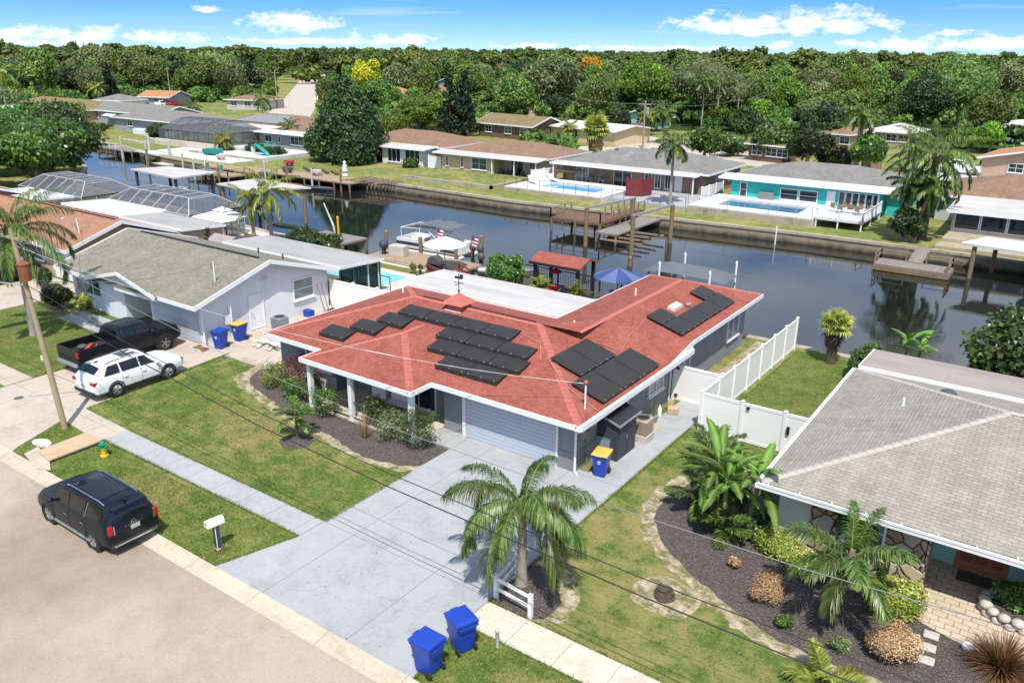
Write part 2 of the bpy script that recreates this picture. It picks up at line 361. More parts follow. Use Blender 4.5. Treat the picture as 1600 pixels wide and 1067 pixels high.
k=m.ramp(a,[(0.35,K(162,148,130)),(0.6,K(196,181,160))]);k=m.mix(m.ramp(m.math('ADD',m.math('MULTIPLY',b,0.6),m.math('MULTIPLY',vv.outputs['Distance'],0.6)),[(0.3,(0.85,0.85,0.85)),(0.62,(0,0,0))]),k,(0.66,0.63,0.6),'MULTIPLY')
w_=m.n('ShaderNodeTexVoronoi',feature='DISTANCE_TO_EDGE');w_.inputs['Scale'].default_value=0.12;nn=m.n('ShaderNodeTexNoise');nn.inputs['Scale'].default_value=0.9;nn.inputs['Detail'].default_value=7;m.L.new(m.coord(),nn.inputs['Vector']);wa=m.n('ShaderNodeVectorMath',operation='MULTIPLY_ADD');m.L.new(nn.outputs['Color'],wa.inputs[0]);wa.inputs[1].default_value=(3,3,3);m.L.new(m.coord(),wa.inputs[2]);m.L.new(wa.outputs[0],w_.inputs['Vector'])
k=m.mix(m.ramp(w_.outputs['Distance'],[(0.0,(0.5,0.5,0.5)),(0.0012,(0,0,0))]),k,(0.72,0.69,0.64),'MULTIPLY')
m.col(k).set(rough=0.9,spec=0.25);m.bump(b,0.012,0.8)
concrete('far_road',K(206,194,180),K(188,176,160),crack=False)
m=MT('mulch');v=m.n('ShaderNodeTexVoronoi');v.inputs['Scale'].default_value=16;v.inputs['Randomness'].default_value=1;m.L.new(m.coord(),v.inputs['Vector'])
n0=m.noise(38,3,0.7);k=m.ramp(n0,[(0.3,K(80,72,66,.85)),(0.48,K(122,110,102,.85)),(0.58,K(152,138,128,.85)),(0.63,K(230,220,208,.85))]);k=m.mix(m.math('MULTIPLY',v.outputs['Distance'],0.7),K(76,66,64),k)
m.col(k).set(rough=0.95);m.bump(m.math('ADD',n0,v.outputs['Distance']),0.06,1.0)
m=MT('sand');k=m.ramp(m.noise(2.2,7,0.75),[(0.42,K(116,118,66)),(0.52,K(176,160,130)),(0.62,K(206,192,168))]);m.col(k).set(rough=0.95);m.bump(m.noise(40,4),0.02,0.8)
m=MT('pavers');br=m.n('ShaderNodeTexBrick');m.L.new(m.coord(),br.inputs['Vector']);br.inputs['Scale'].default_value=1;br.inputs['Brick Width'].default_value=0.4;br.inputs['Row Height'].default_value=0.27;br.inputs['Mortar Size'].default_value=0.014;br.inputs['Color1'].default_value=(*K(226,206,180),1);br.inputs['Color2'].default_value=(*K(200,184,160),1);br.inputs['Mortar'].default_value=(*K(130,110,90),1)
m.col(m.mix(0.25,br.outputs['Color'],m.ramp(m.noise(4,4),[(0.3,K(196,170,144)),(0.7,K(230,218,200))]))).set(rough=0.8);m.bump(br.outputs['Fac'],-0.01,0.6)
def planks(name,c,w=0.14,axis='y',dark=0.45):
 m=MT(name);o=m.coord();mp=m.n('ShaderNodeMapping');m.L.new(o,mp.inputs[0])
 if axis=='y':mp.inputs['Rotation'].default_value=(0,0,R(90))
 br=m.n('ShaderNodeTexBrick');m.L.new(mp.outputs[0],br.inputs['Vector']);br.inputs['Scale'].default_value=1;br.inputs['Brick Width'].default_value=3.2;br.inputs['Row Height'].default_value=w;br.inputs['Mortar Size'].default_value=0.008
 br.inputs['Color1'].default_value=(*[x*1.12 for x in c],1);br.inputs['Color2'].default_value=(*[x*0.82 for x in c],1);br.inputs['Mortar'].default_value=(*[x*dark for x in c],1)
 m.col(m.mix(m.noise(3,5,0.7),br.outputs['Color'],tuple(x*0.7 for x in c),'MIX')).set(rough=0.85);m.bump(br.outputs['Fac'],-0.01,0.5);return m.m
planks('dock_wood',K(190,165,135));planks('dock_grey',K(160,150,140));planks('dark_deck',K(92,84,80));planks('dock_brown',K(134,96,76));planks('red_wood',K(150,60,45));planks('fence_wood',K(165,140,112),axis='x')
plain('old_wood',K(150,130,108),0.85,amt=0.25,scale=2.5);plain('pile_wood',K(140,120,90),0.9,amt=0.3,scale=2)
plain('pole_wood',K(165,148,118,0.8),0.85,amt=0.22,scale=1.2,bump=0.4)
m=MT('canal_water');m.col(m.ramp(m.noise(0.05,3),[(0.3,(0.008,0.011,0.010)),(0.7,(0.014,0.016,0.013))])).set(rough=0.02,ior=1.52,spec=0.8)
mp=m.n('ShaderNodeMapping');mp.inputs['Scale'].default_value=(1,1.6,1);m.L.new(m.coord(),mp.inputs[0])
hgt=m.math('ADD',m.math('MULTIPLY',m.noise(1.6,4,0.6,vec=mp.outputs[0]),1.0),m.math('MULTIPLY',m.noise(0.22,2,0.5,vec=mp.outputs[0]),1.6))
gate=m.ramp(m.noise(0.07,3),[(0.35,(0.25,0.25,0.25)),(0.62,(1,1,1))]);m.bump(m.math('MULTIPLY',hgt,gate),0.012,0.4)
m=MT('pool_water');k=m.ramp(m.noise(1.2,3),[(0.35,K(110,200,205)),(0.65,K(150,222,222))]);m.col(k).set(rough=0.06,ior=1.333);m.bump(m.noise(5,3),0.02,0.3)
m=MT('pool_blue');k=m.ramp(m.noise(1.2,3),[(0.35,K(90,170,225)),(0.65,K(140,205,240))]);m.col(k).set(rough=0.06,ior=1.333)
m=MT('pool_dark');m.col(K(80,125,150)).set(rough=0.05,ior=1.333)
glassy('glass',(0.02,0.028,0.034));glassy('glass_light',(0.16,0.2,0.22),0.08);glassy('glass_teal',(0.02,0.09,0.085),0.06)
m=MT('screen');tr=m.n('ShaderNodeBsdfTransparent');tr.inputs[0].default_value=(0.93,0.94,0.95,1);ms=m.n('ShaderNodeMixShader');ms.inputs[0].default_value=0.5;m.col((0.13,0.14,0.16)).set(rough=0.7);m.L.new(tr.outputs[0],ms.inputs[1]);m.L.new(m.b.outputs[0],ms.inputs[2]);m.L.new(ms.outputs[0],m.N['Material Output'].inputs[0])
m=MT('clear_glass');tr=m.n('ShaderNodeBsdfTransparent');tr.inputs[0].default_value=(0.5,0.62,0.62,1);ms=m.n('ShaderNodeMixShader');ms.inputs[0].default_value=0.3;m.col((0.03,0.05,0.05)).set(rough=0.03);m.L.new(tr.outputs[0],ms.inputs[1]);m.L.new(m.b.outputs[0],ms.inputs[2]);m.L.new(ms.outputs[0],m.N['Material Output'].inputs[0])
plain('solar_black',(0.028,0.026,0.024),0.55,amt=0.22,scale=1.1,spec=0.3);plain('black_metal',(0.02,0.02,0.022),0.5);plain('dark_grey',(0.06,0.065,0.07),0.6);plain('mid_grey',(0.2,0.205,0.21),0.55)
plain('galvanised',(0.42,0.43,0.44),0.4,metal=0.6);plain('chrome',(0.7,0.7,0.72),0.15,metal=1,amt=0.02);plain('rubber',(0.018,0.018,0.018),0.8)
plain('rust',K(150,88,54),0.8,amt=0.4,scale=3);plain('blue_plastic',(0.008,0.045,0.34),0.38,amt=0.06);plain('yellow_plastic',K(236,196,90),0.45,amt=0.06);plain('red_plastic',(0.35,0.03,0.03),0.5)
plain('teal_plastic',K(30,160,150),0.45);plain('yellow_paint',K(240,200,40),0.4);plain('green_paint',(0.01,0.22,0.1),0.4)
plain('umbrella_blue',K(64,94,160,.5),0.8,amt=0.06);plain('umbrella_light',K(110,136,188,.5),0.8,amt=0.06);plain('canvas_white',(0.72,0.73,0.75),0.8,amt=0.04);plain('canvas_grey',(0.10,0.115,0.125),0.75,amt=0.12);plain('towel_blue',K(60,80,150),0.9,amt=0.3,scale=9)
plain('wire_black',(0.015,0.015,0.016),0.5);plain('wire_grey',(0.2,0.2,0.2),0.5);plain('stone_light',K(205,198,186),0.85);plain('terracotta',K(190,110,80),0.8)
plain('red_fabric',K(205,40,40),0.85);plain('orange_sign',K(220,80,45),0.7);plain('door_brown',K(176,118,78,.8),0.6,amt=0.25);plain('bark',K(150,130,112),0.95,amt=0.3,scale=3,bump=0.7);plain('bark_grey',K(170,160,148),0.95,amt=0.25,scale=3,bump=0.7);plain('bark_dark',K(96,82,68),0.95,amt=0.3,scale=4,bump=0.7)
plain('maroon',K(130,45,55),0.8);plain('orange_paint',K(205,120,75),0.6);plain('kayak_green',K(190,215,140),0.5);plain('paper_white',(0.75,0.75,0.75),0.7,amt=0.02)
m=MT('rubble');v=m.n('ShaderNodeTexVoronoi',feature='DISTANCE_TO_EDGE');v2=m.n('ShaderNodeTexVoronoi')
uvm=m.n('ShaderNodeVectorMath',operation='MULTIPLY_ADD');nn=m.n('ShaderNodeTexNoise');nn.inputs['Scale'].default_value=2.2;m.L.new(m.coord(),nn.inputs['Vector']);m.L.new(nn.outputs['Color'],uvm.inputs[0]);uvm.inputs[1].default_value=(0.3,0.3,0.3);m.L.new(m.coord(),uvm.inputs[2])
for q in(v,v2):q.inputs['Scale'].default_value=2.3;m.L.new(uvm.outputs[0],q.inputs['Vector'])
k=m.ramp(v2.outputs['Color'],[(0.2,K(150,132,108,.9)),(0.45,K(192,168,136,.9)),(0.65,K(176,172,168,.9)),(0.85,K(212,192,160,.9))]);k=m.mix(0.4,k,m.ramp(m.noise(5,5),[(0.3,K(96,82,66)),(0.7,K(190,172,146))]))
m.col(m.mix(m.ramp(v.outputs['Distance'],[(0.02,(1,1,1)),(0.05,(0,0,0))]),k,(0.02,0.017,0.014))).set(rough=0.9);m.bump(m.ramp(v.outputs['Distance'],[(0,(0,0,0)),(0.12,(1,1,1))]),0.06,1.0)
# the setting
NEAR=[(600,44.3),(-15,44.3),(-50,45),(-76,48),(-100,50),(-112,58),(-130,66),(-150,72)]
FAR=[(-150,76.2),(-134,75.8),(-116,71.5),(-102,70.2),(-93,71.5),(-71,73.8),(-51,72.8),(-36,74.2),(-20,75.4),(600,75.4)]
mb=MB();mb.poly([(x,y,0)for x,y in[(-5200,-400),(600,-400)]+NEAR+FAR+[(600,5200),(-5200,5200)]])
struct(mb.build('ground','grass',uv=False))
mb=MB();mb.poly([(x,y,0.004)for x,y in FAR[::1]+[(600,135),(-40,135),(-110,128),(-240,128),(-240,76.2)]]);struct(mb.build('lawn_far_bank','far_grass',uv=False))
mb=MB();mb.poly([(x,y,0.004)for x,y in[(600,160),(600,5100),(-5100,5100),(-5100,90),(-290,90),(-290,175),(-120,175),(-60,160)]]);struct(mb.build('woodland_floor','wood_floor',uv=False))
mb=MB();mb.poly([(-190,30,-1.0),(620,30,-1.0),(620,90,-1.0),(-190,90,-1.0)]);struct(mb.build('canal_water','canal_water',uv=False))
mb=MB();mb.poly([(-190,30,-2.6),(620,30,-2.6),(620,90,-2.6),(-190,90,-2.6)]);struct(mb.build('canal_bed','wood_floor',uv=False))
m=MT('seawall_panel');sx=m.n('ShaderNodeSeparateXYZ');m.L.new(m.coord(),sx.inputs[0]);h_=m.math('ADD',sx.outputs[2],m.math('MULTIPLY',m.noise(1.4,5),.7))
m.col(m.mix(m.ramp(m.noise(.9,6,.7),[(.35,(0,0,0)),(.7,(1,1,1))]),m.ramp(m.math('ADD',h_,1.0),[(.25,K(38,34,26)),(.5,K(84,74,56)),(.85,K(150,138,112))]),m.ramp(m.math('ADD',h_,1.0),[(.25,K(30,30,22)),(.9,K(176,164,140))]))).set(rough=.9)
def seawall(name,label,pts,side):
 t=thing(name,label,'seawall',(pts[0][0],pts[0][1],0));wal=MB();cap=MB()
 for(a,b)in zip(pts,pts[1:]):
  a=Vector((a[0],a[1],0));b=Vector((b[0],b[1],0));d=(b-a).normalized();n=Vector((-d.y,d.x,0))*side
  wal.prism([(a+n*0.02).to_tuple()[:2],(b+n*0.02).to_tuple()[:2],(b-n*0.25).to_tuple()[:2],(a-n*0.25).to_tuple()[:2]],-2.6,-0.02)
  cap.prism([(a+n*0.12).to_tuple()[:2],(b+n*0.12).to_tuple()[:2],(b-n*0.38).to_tuple()[:2],(a-n*0.38).to_tuple()[:2]],-0.16,0.075)
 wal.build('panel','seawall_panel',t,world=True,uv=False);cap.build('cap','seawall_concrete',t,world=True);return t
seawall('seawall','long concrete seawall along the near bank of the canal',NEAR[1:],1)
mb=MB()
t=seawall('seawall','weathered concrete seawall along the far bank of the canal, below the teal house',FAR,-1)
seawall('seawall','short end of the near concrete seawall behind the right-hand house',[(600,44.3),(-15,44.3)],1)
def sheet(name,pts,z,mat,thick=None,kind='structure'):
 mb=MB()
 if thick:mb.prism(pts,z-thick,z)
 else:mb.poly([(p[0],p[1],z)for p in(pts if sum(pts[i][0]*pts[(i+1)%len(pts)][1]-pts[(i+1)%len(pts)][0]*pts[i][1]for i in range(len(pts)))>0 else pts[::-1])])
 o=mb.build(name,mat,uv=False);o['kind']=kind;return o
def rect(x0,y0,x1,y1):return[(x0,y0),(x1,y0),(x1,y1),(x0,y1)]
def organic(pts,amp=0.12,step=0.22,seed=1):
 rnd=random.Random(seed);out=[];n=len(pts);ph=[rnd.uniform(0,6.28)for _ in range(6)]
 s=0
 for i in range(n):
  p0,p1,p2,p3=[np.array(pts[(i+k-1)%n][:2],float)for k in range(4)];Ls=np.linalg.norm(p2-p1);m_=max(2,int(Ls/step))
  for j in range(m_):
   t=j/m_;q=0.5*((2*p1)+(-p0+p2)*t+(2*p0-5*p1+4*p2-p3)*t*t+(-p0+3*p1-3*p2+p3)*t**3)
   s+=Ls/m_;w=math.sin(s*1.3+ph[0])*0.5+math.sin(s*3.7+ph[1])*0.3+math.sin(s*8.1+ph[2])*0.3+rnd.uniform(-.5,.5)*0.8
   d=(p2-p1)/max(Ls,1e-6);out.append((q[0]-d[1]*w*amp,q[1]+d[0]*w*amp))
 return out
sheet('road',rect(-320,2.2,60,12.05),0.006,'asphalt')
sheet('verge_far_side',rect(-320,-60,60,2.2),0.006,'grass')
mb=MB()
for x0,x1 in[(-320,60)]:
 mb.add([(x0,11.9,0.012),(x1,11.9,0.012),(x1,12.12,0.02),(x0,12.12,0.02),(x1,12.5,0.085),(x0,12.5,0.085),(x1,12.5,0),(x0,12.5,0)],[(0,1,2,3),(3,2,4,5),(5,4,6,7)])
struct(mb.build('kerb','curb',uv=False))
DR=[(-20.3,12.5),(-19.45,15.25),(-19.35,24.9),(-13.7,24.9),(-13.7,34.5),(-12.15,34.5),(-12.15,24.6),(-12.2,15.0),(-11.9,12.5)]
sheet('driveway',DR,0.026,'drive_concrete',0.1)
sheet('porch_path',rect(-21.0,23.3,-19.38,24.7),0.03,'walk_grey',0.1)
sheet('sidewalk',rect(-31.7,15.3,-19.47,16.4),0.03,'walk_grey',0.1)
sheet('sidewalk',rect(-12.17,15.05,40,16.25),0.03,'walk_cream',0.1)
sheet('sidewalk',rect(-300,15.6,-41.0,16.9),0.03,'beige_concrete',0.1)
sheet('driveway',[(-43.2,12.5),(-40.9,15.2),(-40.9,24.9),(-38.4,24.9),(-38.4,34),(-36.3,34),(-36.2,25),(-35.3,16.5),(-31.72,16.4),(-31.72,15.1),(-35.0,15.3),(-33.9,12.9),(-33.6,12.5)],0.022,'beige_concrete',0.1)
sheet('entry_path',rect(-49.6,22.5,-40.95,24.2),0.03,'walk_grey',0.1)
sheet('driveway',[(-61.5,12.5),(-60,15.5),(-60,27),(-54.0,27),(-54.0,15.5),(-52.5,12.5)],0.022,'beige_concrete',0.1)
sheet('side_path',rect(-36.25,24.5,-32.4,34),0.012,'beige_concrete')
sheet('planting_bed_sand',organic([(-33.0,24.9),(-32.8,22.8),(-30.2,21.8),(-27.2,21.2),(-24,20.7),(-21.4,20.3),(-19.5,20.9),(-19.5,23.2),(-27,23.7),(-27.5,25)],0.16,seed=3),0.010,'sand')
sheet('planting_bed',organic([(-32.4,24.9),(-32.2,23.2),(-29.8,22.2),(-27,21.6),(-24,21.1),(-21.4,20.7),(-19.45,21.4),(-19.45,23.2),(-27,23.7),(-27.5,25)],0.1,seed=4),0.016,'mulch')
sheet('side_yard_dirt',rect(-13.68,34.5,-11.9,44.0),0.012,'sand')
sheet('planting_bed_sand',organic([(-10.6,26.8),(-11.0,25.1),(-10.8,23.5),(-9.6,21.9),(-8.0,20.6),(-6.0,19.7),(-3.9,19.1),(-1,19.3),(3,19.6),(6,19.6),(6,26),(-6,28.5),(-9,29)],0.16,seed=5),0.010,'sand')
sheet('planting_bed',organic([(-10.1,26.4),(-10.5,25.0),(-10.2,23.5),(-9.1,22.1),(-7.5,20.9),(-5.6,20.1),(-3.7,19.6),(-1,19.8),(3,20.2),(6,20.2),(6,26),(-6,28),(-8.6,28.4)],0.1,seed=6),0.016,'mulch')
sheet('patio_pavers',organic([(-2.0,26.8),(-2.1,24.0),(-1.6,23.0),(0.6,22.4),(3.5,22.3),(5.5,22.5),(5.5,26.8)],0.0,seed=6),0.03,'pavers',0.05)
sheet('palm_bed_sand',organic([(-12.1,16.4),(-10.2,16.4),(-9.9,17.6),(-10.6,18.8),(-12.1,19.0)],0.08,seed=8),0.010,'sand')
sheet('palm_bed',organic([(-12.1,16.4),(-10.6,16.4),(-10.4,17.5),(-11.1,18.4),(-12.1,18.6)],0.08,seed=9),0.016,'mulch')
p=G(1035,930);sheet('bare_patch',organic([(p[0]+1.05*math.cos(a*0.785),p[1]+.95*math.sin(a*0.785))for a in range(8)],0.16,seed=10),0.013,'sand')
p=G(462,690);sheet('bare_patch',organic([(p[0]+.75*math.cos(a*0.785),p[1]+.7*math.sin(a*0.785))for a in range(8)],0.08,seed=11),0.010,'mulch')
mb=MB()
sheet('back_lawn',rect(-11.3,31.2,40,43.9),0.004,'grass_lush')
sheet('front_lawn',organic([(-54,16.9),(-41.1,16.9),(-41.1,22.4),(-49.7,22.4),(-53.9,24)],0.0),0.004,'grass_lush')
sheet('pool_terrace',rect(-49,34.0,-36.0,44.6),0.02,'pool_deck',0.1)
sheet('pool_water',rect(-46.2,39.6,-38.9,42.3),0.03,'pool_water')
sheet('turf_strip',rect(-45.5,43.1,-38.4,44.2),0.03,'grass_lush')
sheet('pool_terrace',rect(-76,35,-52,46.6),0.02,'pool_deck',0.1)
sheet('back_yard_dirt',rect(-52,34.2,-49,44.8),0.01,'sand')
sheet('back_yard_dirt',rect(-36,34.2,-20,41),0.01,'sand')
def ribbon(name,pts,w,z,mat):
 Ls=[];Rs=[]
 for i,p in enumerate(pts):
  a=np.array(pts[max(i-1,0)],float);b=np.array(pts[min(i+1,len(pts)-1)],float);d=(b-a)/np.linalg.norm(b-a);n=np.array([-d[1],d[0]])*w/2
  Ls.append((p[0]+n[0],p[1]+n[1]));Rs.append((p[0]-n[0],p[1]-n[1]))
 mb=MB();k=len(pts);mb.add([(x,y,z)for x,y in Rs]+[(x,y,z)for x,y in Ls],[(i,i+1,k+i+1,k+i)for i in range(k-1)]);return struct(mb.build(name,mat,uv=False))
ribbon('street',[(60,108),(-12,117),(-40,122),(-58,132),(-75,146),(-105,168),(-160,190)],8,0.02,'far_road')
FS=[tuple(G(*q)[:2])for q in[(436,196),(458,172),(474,150),(484,130),(490,119)]]
sheet('verge',[(FS[0][0]-12,FS[0][1]+4),(FS[-1][0]-25,FS[-1][1]-5),(FS[-1][0]+25,FS[-1][1]+5),(FS[0][0]+12,FS[0][1]+4)],0.014,'far_grass')
ribbon('street',FS,11,0.02,'far_road')
ribbon('street',[(-300,118),(-146,112),(-90,112),(-62,126)],7,0.016,'far_road')
# building kit
def roof_faces(x0,x1,y0,y1,z,s,kind='hip',t=0.16):
 """closed roof body: hip, gx (ridge along x) or gy (ridge along y); returns (verts, faces)"""
 a=[(x0,y0),(x1,y0),(x1,y1),(x0,y1)];w=x1-x0;d=y1-y0
 if kind=='hip':
  h=min(w,d)/2;zr=z+h*s
  if abs(w-d)<0.02:R_=[((x0+x1)/2,(y0+y1)/2,zr)]
  elif w>d:R_=[(x0+h,(y0+y1)/2,zr),(x1-h,(y0+y1)/2,zr)]
  else:R_=[((x0+x1)/2,y0+h,zr),((x0+x1)/2,y1-h,zr)]
  vs=[(x,y,z)for x,y in a]+[(x,y,z-t)for x,y in a]+R_
  side=[(4,5,1,0),(5,6,2,1),(6,7,3,2),(7,4,0,3),(7,6,5,4)]
  if len(R_)==1:top=[(0,1,8),(1,2,8),(2,3,8),(3,0,8)]
  elif w>d:top=[(0,1,9,8),(1,2,9),(2,3,8,9),(3,0,8)]
  else:top=[(0,1,8),(1,2,9,8),(2,3,9),(3,0,8,9)]
  return vs,top+side
 if kind=='gx':
  zr=z+d/2*s;ym=(y0+y1)/2
  vs=[(x0,y0,z),(x1,y0,z),(x1,y1,z),(x0,y1,z),(x0,ym,zr),(x1,ym,zr)];vs+=[(x,y,q-t)for x,y,q in vs]
  return vs,[(0,1,5,4),(2,3,4,5),(0,4,10,6),(4,3,9,10),(5,1,7,11),(2,5,11,8),(0,6,7,1),(2,8,9,3),(6,10,11,7),(10,9,8,11)]
 zr=z+w/2*s;xm=(x0+x1)/2
 vs=[(x0,y0,z),(x1,y0,z),(x1,y1,z),(x0,y1,z),(xm,y0,zr),(xm,y1,zr)];vs+=[(x,y,q-t)for x,y,q in vs]
 return vs,[(1,2,5,4),(3,0,4,5),(1,4,10,7),(4,0,6,10),(5,2,8,11),(3,5,11,9),(0,3,9,6),(2,1,7,8),(7,10,11,8),(10,6,9,11)]
def fascia_hip(mb,x0,x1,y0,y1,z,h=0.2,w=0.05,sides='nesw'):
 if 's' in sides:mb.box(x0-w,y0-w,z-h,x1+w,y0-0.003,z+0.015)
 if 'n' in sides:mb.box(x0-w,y1+0.003,z-h,x1+w,y1+w,z+0.015)
 if 'w' in sides:mb.box(x0-w,y0-0.002,z-h+.002,x0-0.003,y1+0.002,z+0.012)
 if 'e' in sides:mb.box(x1+0.003,y0-0.002,z-h+.002,x1+w,y1+0.002,z+0.012)
def window(par,face,u0,u1,z0,z1,c,cols=2,rows=2,fm='white_paint',gm='glass',sill=True,fw=0.07,name='window',out=0.06):
 def P(u,o,z):
  return{'-y':(u,c-o,z),'+y':(u,c+o,z),'+x':(c+o,u,z),'-x':(c-o,u,z)}[face]
 def bx(mb,a,b,o0,o1,za,zb):
  p=P(a,o0,za);q=P(b,o1,zb);mb.box(*p,*q)
 mb=MB();bx(mb,u0,u1,-0.02,out,z1-fw,z1);bx(mb,u0,u1,-0.02,out,z0,z0+fw);bx(mb,u0,u0+fw,-0.02,out-0.003,z0+fw,z1-fw);bx(mb,u1-fw,u1,-0.02,out-0.003,z0+fw,z1-fw)
 for i in range(1,cols):u=u0+(u1-u0)*i/cols;bx(mb,u-fw*.4,u+fw*.4,0,out-0.006,z0+fw,z1-fw)
 for j in range(1,rows):z=z0+(z1-z0)*j/rows;bx(mb,u0+fw,u1-fw,0,out-0.012,z-fw*.3,z+fw*.3)
 f=mb.build(name,fm,par,world=True)
 g=MB();bx(g,u0+fw*.5,u1-fw*.5,-0.03,0.018,z0+fw*.5,z1-fw*.5);o=g.build('pane',gm,None,uv=False);o_par(o,f,par)
 if sill:s=MB();bx(s,u0-0.06,u1+0.06,0,out+0.07,z0-0.08,z0-0.003);o_par(s.build('sill',fm,None,uv=False),f,par)
 return f
def o_par(o,f,root):
 """sub-part built in world coordinates: shift into the root's frame, then parent to part f"""
 L0=root.location;M=Matrix.Rotation(-root.rotation_euler.z,4,'Z')@Matrix.Translation(-Vector(L0));o.data.transform(M);adopt(o,f)
def door(par,face,u0,u1,z0,z1,c,m='white_paint',knob=True,panels=True):
 f=window(par,face,u0-0.07,u1+0.07,z0,z1+0.07,c,1,1,m,m,False,0.07,'door')
 if knob:
  k=MB();p={'-y':(u0+.12,c-.1,1.0),'+x':(c+.1,u0+.12,1.0),'+y':(u0+.12,c+.1,1.0),'-x':(c-.1,u0+.12,1.0)}[face];k.ball(p,0.045);o_par(k.build('handle','galvanised',None),f,par)
 return f
def walls(par,x0,x1,y0,y1,z1,m,z0=0.0,name='wall'):
 return MB().box(x0,y0,z0-0.05,x1,y1,z1).build(name,m,par,world=True)
def ridgecaps(par,segs,m,w=0.34,lift=0.012):
 mb=MB()
 for p,q in segs:
  p=Vector(p);q=Vector(q);d=(q-p).normalized();n=Vector((-d.y,d.x,0)).normalized()*w/2;L_=(q-p).length;k=max(1,int(L_/0.3));dz=Vector((0,0,w*0.16))
  for i in range(k):
   a=p+d*L_*i/k;b=p+d*(L_*(i+1)/k+0.03);up=Vector((0,0,lift+0.018));u2_=Vector((0,0,lift+0.004))
   mb.add([a-n-dz+up,a+up,a+n-dz+up,b-n-dz+u2_,b+u2_,b+n-dz+u2_],[(0,1,4,3),(1,2,5,4)])
 return mb.build('ridge_cap',m,par,world=True)
def hip_segs(x0,x1,y0,y1,z,s):
 w=x1-x0;d=y1-y0;h=min(w,d)/2;zr=z+h*s
 a,b=((x0+h,(y0+y1)/2,zr),(x1-h,(y0+y1)/2,zr))if w>d else(((x0+x1)/2,y0+h,zr),((x0+x1)/2,y1-h,zr))
 c=[(x0,y0,z),(x1,y0,z),(x1,y1,z),(x0,y1,z)]
 return[(c[0],a),(c[1],b if w>d else a),(c[2],b),(c[3],a if w>d else b),(a,b)]if abs(w-d)>.05 else[(c[i],a)for i in range(4)]
def house(name,label,x0,x1,y0,y1,eave=2.5,s=0.3,kind='hip',rm='far_brown',wm='cream_wall',ov=0.6,rz=0.0,fm='white_paint',group=None,caps=None):
 """x0..x1, y0..y1 is the eave outline; rz turns the house about its near left corner"""
 t=thing(name,label,'house',(x0,y0,0),0,group);t['_r']=rz
 walls(t,x0+ov,x1-ov,y0+ov,y1-ov,eave+0.02,wm)
 vs,fs=roof_faces(x0,x1,y0,y1,eave+0.06,s,kind);MB().add(vs,fs).build('roof',rm,t,world=True)
 mb=MB();z=eave+0.06
 if kind=='hip':fascia_hip(mb,x0,x1,y0,y1,z)
 elif kind=='gx':
  ym=(y0+y1)/2;zr=z+(y1-y0)/2*s;fascia_hip(mb,x0,x1,y0,y1,z,sides='ns')
  for x,k in((x0-0.03,-1),(x1+0.03,1)):
   for ya in(y0,y1):mb.bar((x,ya,z-.07),(x,ym,zr-.07),0.06,0.2,up=(0,0,1))
   xx=x0+ov if k<0 else x1-ov
  g=MB()
  for xx,k in((x0+ov,1),(x1-ov,-1)):
   g.add([(xx,y0+ov,eave+0.02),(xx,y1-ov,eave+0.02),(xx,ym,eave+(y1-y0)/2*s-ov*s*.2-.05)],[(0,1,2)if k<0 else(2,1,0)])
  g.build('gable_wall',wm,t,world=True)
 else:
  xm=(x0+x1)/2;zr=z+(x1-x0)/2*s;fascia_hip(mb,x0,x1,y0,y1,z,sides='ew')
  for y in(y0-0.03,y1+0.03):
   for xa in(x0,x1):mb.bar((xa,y,z-.07),(xm,y,zr-.07),0.06,0.2)
  g=MB()
  for yy,k in((y0+ov,1),(y1-ov,-1)):g.add([(x0+ov,yy,eave+0.02),(x1-ov,yy,eave+0.02),(xm,yy,eave+(x1-x0)/2*s-ov*s*.2-.05)],[(0,1,2)if k>0 else(2,1,0)])
  g.build('gable_wall',wm,t,world=True)
 mb.build('fascia',fm,t,world=True)
 if caps:ridgecaps(t,hip_segs(x0,x1,y0,y1,z,s),caps)
 return t
def flat_roof(par,x0,x1,y0,y1,z0,z1,m='flat_roof',t=0.14,fm='white_paint',name='patio_roof'):
 """nearly flat roof sheet falling from z1 (y1) to z0 (y0)"""
 f=lambda y:z0+(z1-z0)*(y-y0)/(y1-y0)
 o=MB().add([(x0,y0,z0),(x1,y0,z0),(x1,y1,z1),(x0,y1,z1),(x0,y0,z0-t),(x1,y0,z0-t),(x1,y1,z1-t),(x0,y1,z1-t)],[(0,1,2,3),(7,6,5,4),(0,4,5,1),(1,5,6,2),(2,6,7,3),(3,7,4,0)]).build(name,m,par,world=True,uv=False)
 mb=MB();mb.box(x0-.04,y0-.05,z0-t-.03,x1+.04,y0-.003,z0+.02);mb.bar((x0-.025,y0-.003,z0-t/2),(x0-.025,y1,z1-t/2),0.045,t+.04);mb.bar((x1+.025,y0-.003,z0-t/2),(x1+.025,y1,z1-t/2),0.045,t+.04)
 mb.build('gutter',fm,par,world=True);return o
def turn(t):
 """apply the house's own small rotation once all its parts are on it"""
 t.rotation_euler=(0,0,t['_r']);del t['_r']
def done(t):
 if '_r' in t.keys():
  r=t['_r'];del t['_r'];t.rotation_euler=(0,0,r)
def posts(par,pts,z0,z1,w=0.1,m='white_paint',name='post'):
 for x,y in pts:MB().box(x-w/2,y-w/2,z0,x+w/2,y+w/2,z1).build(name,m,par,world=True)
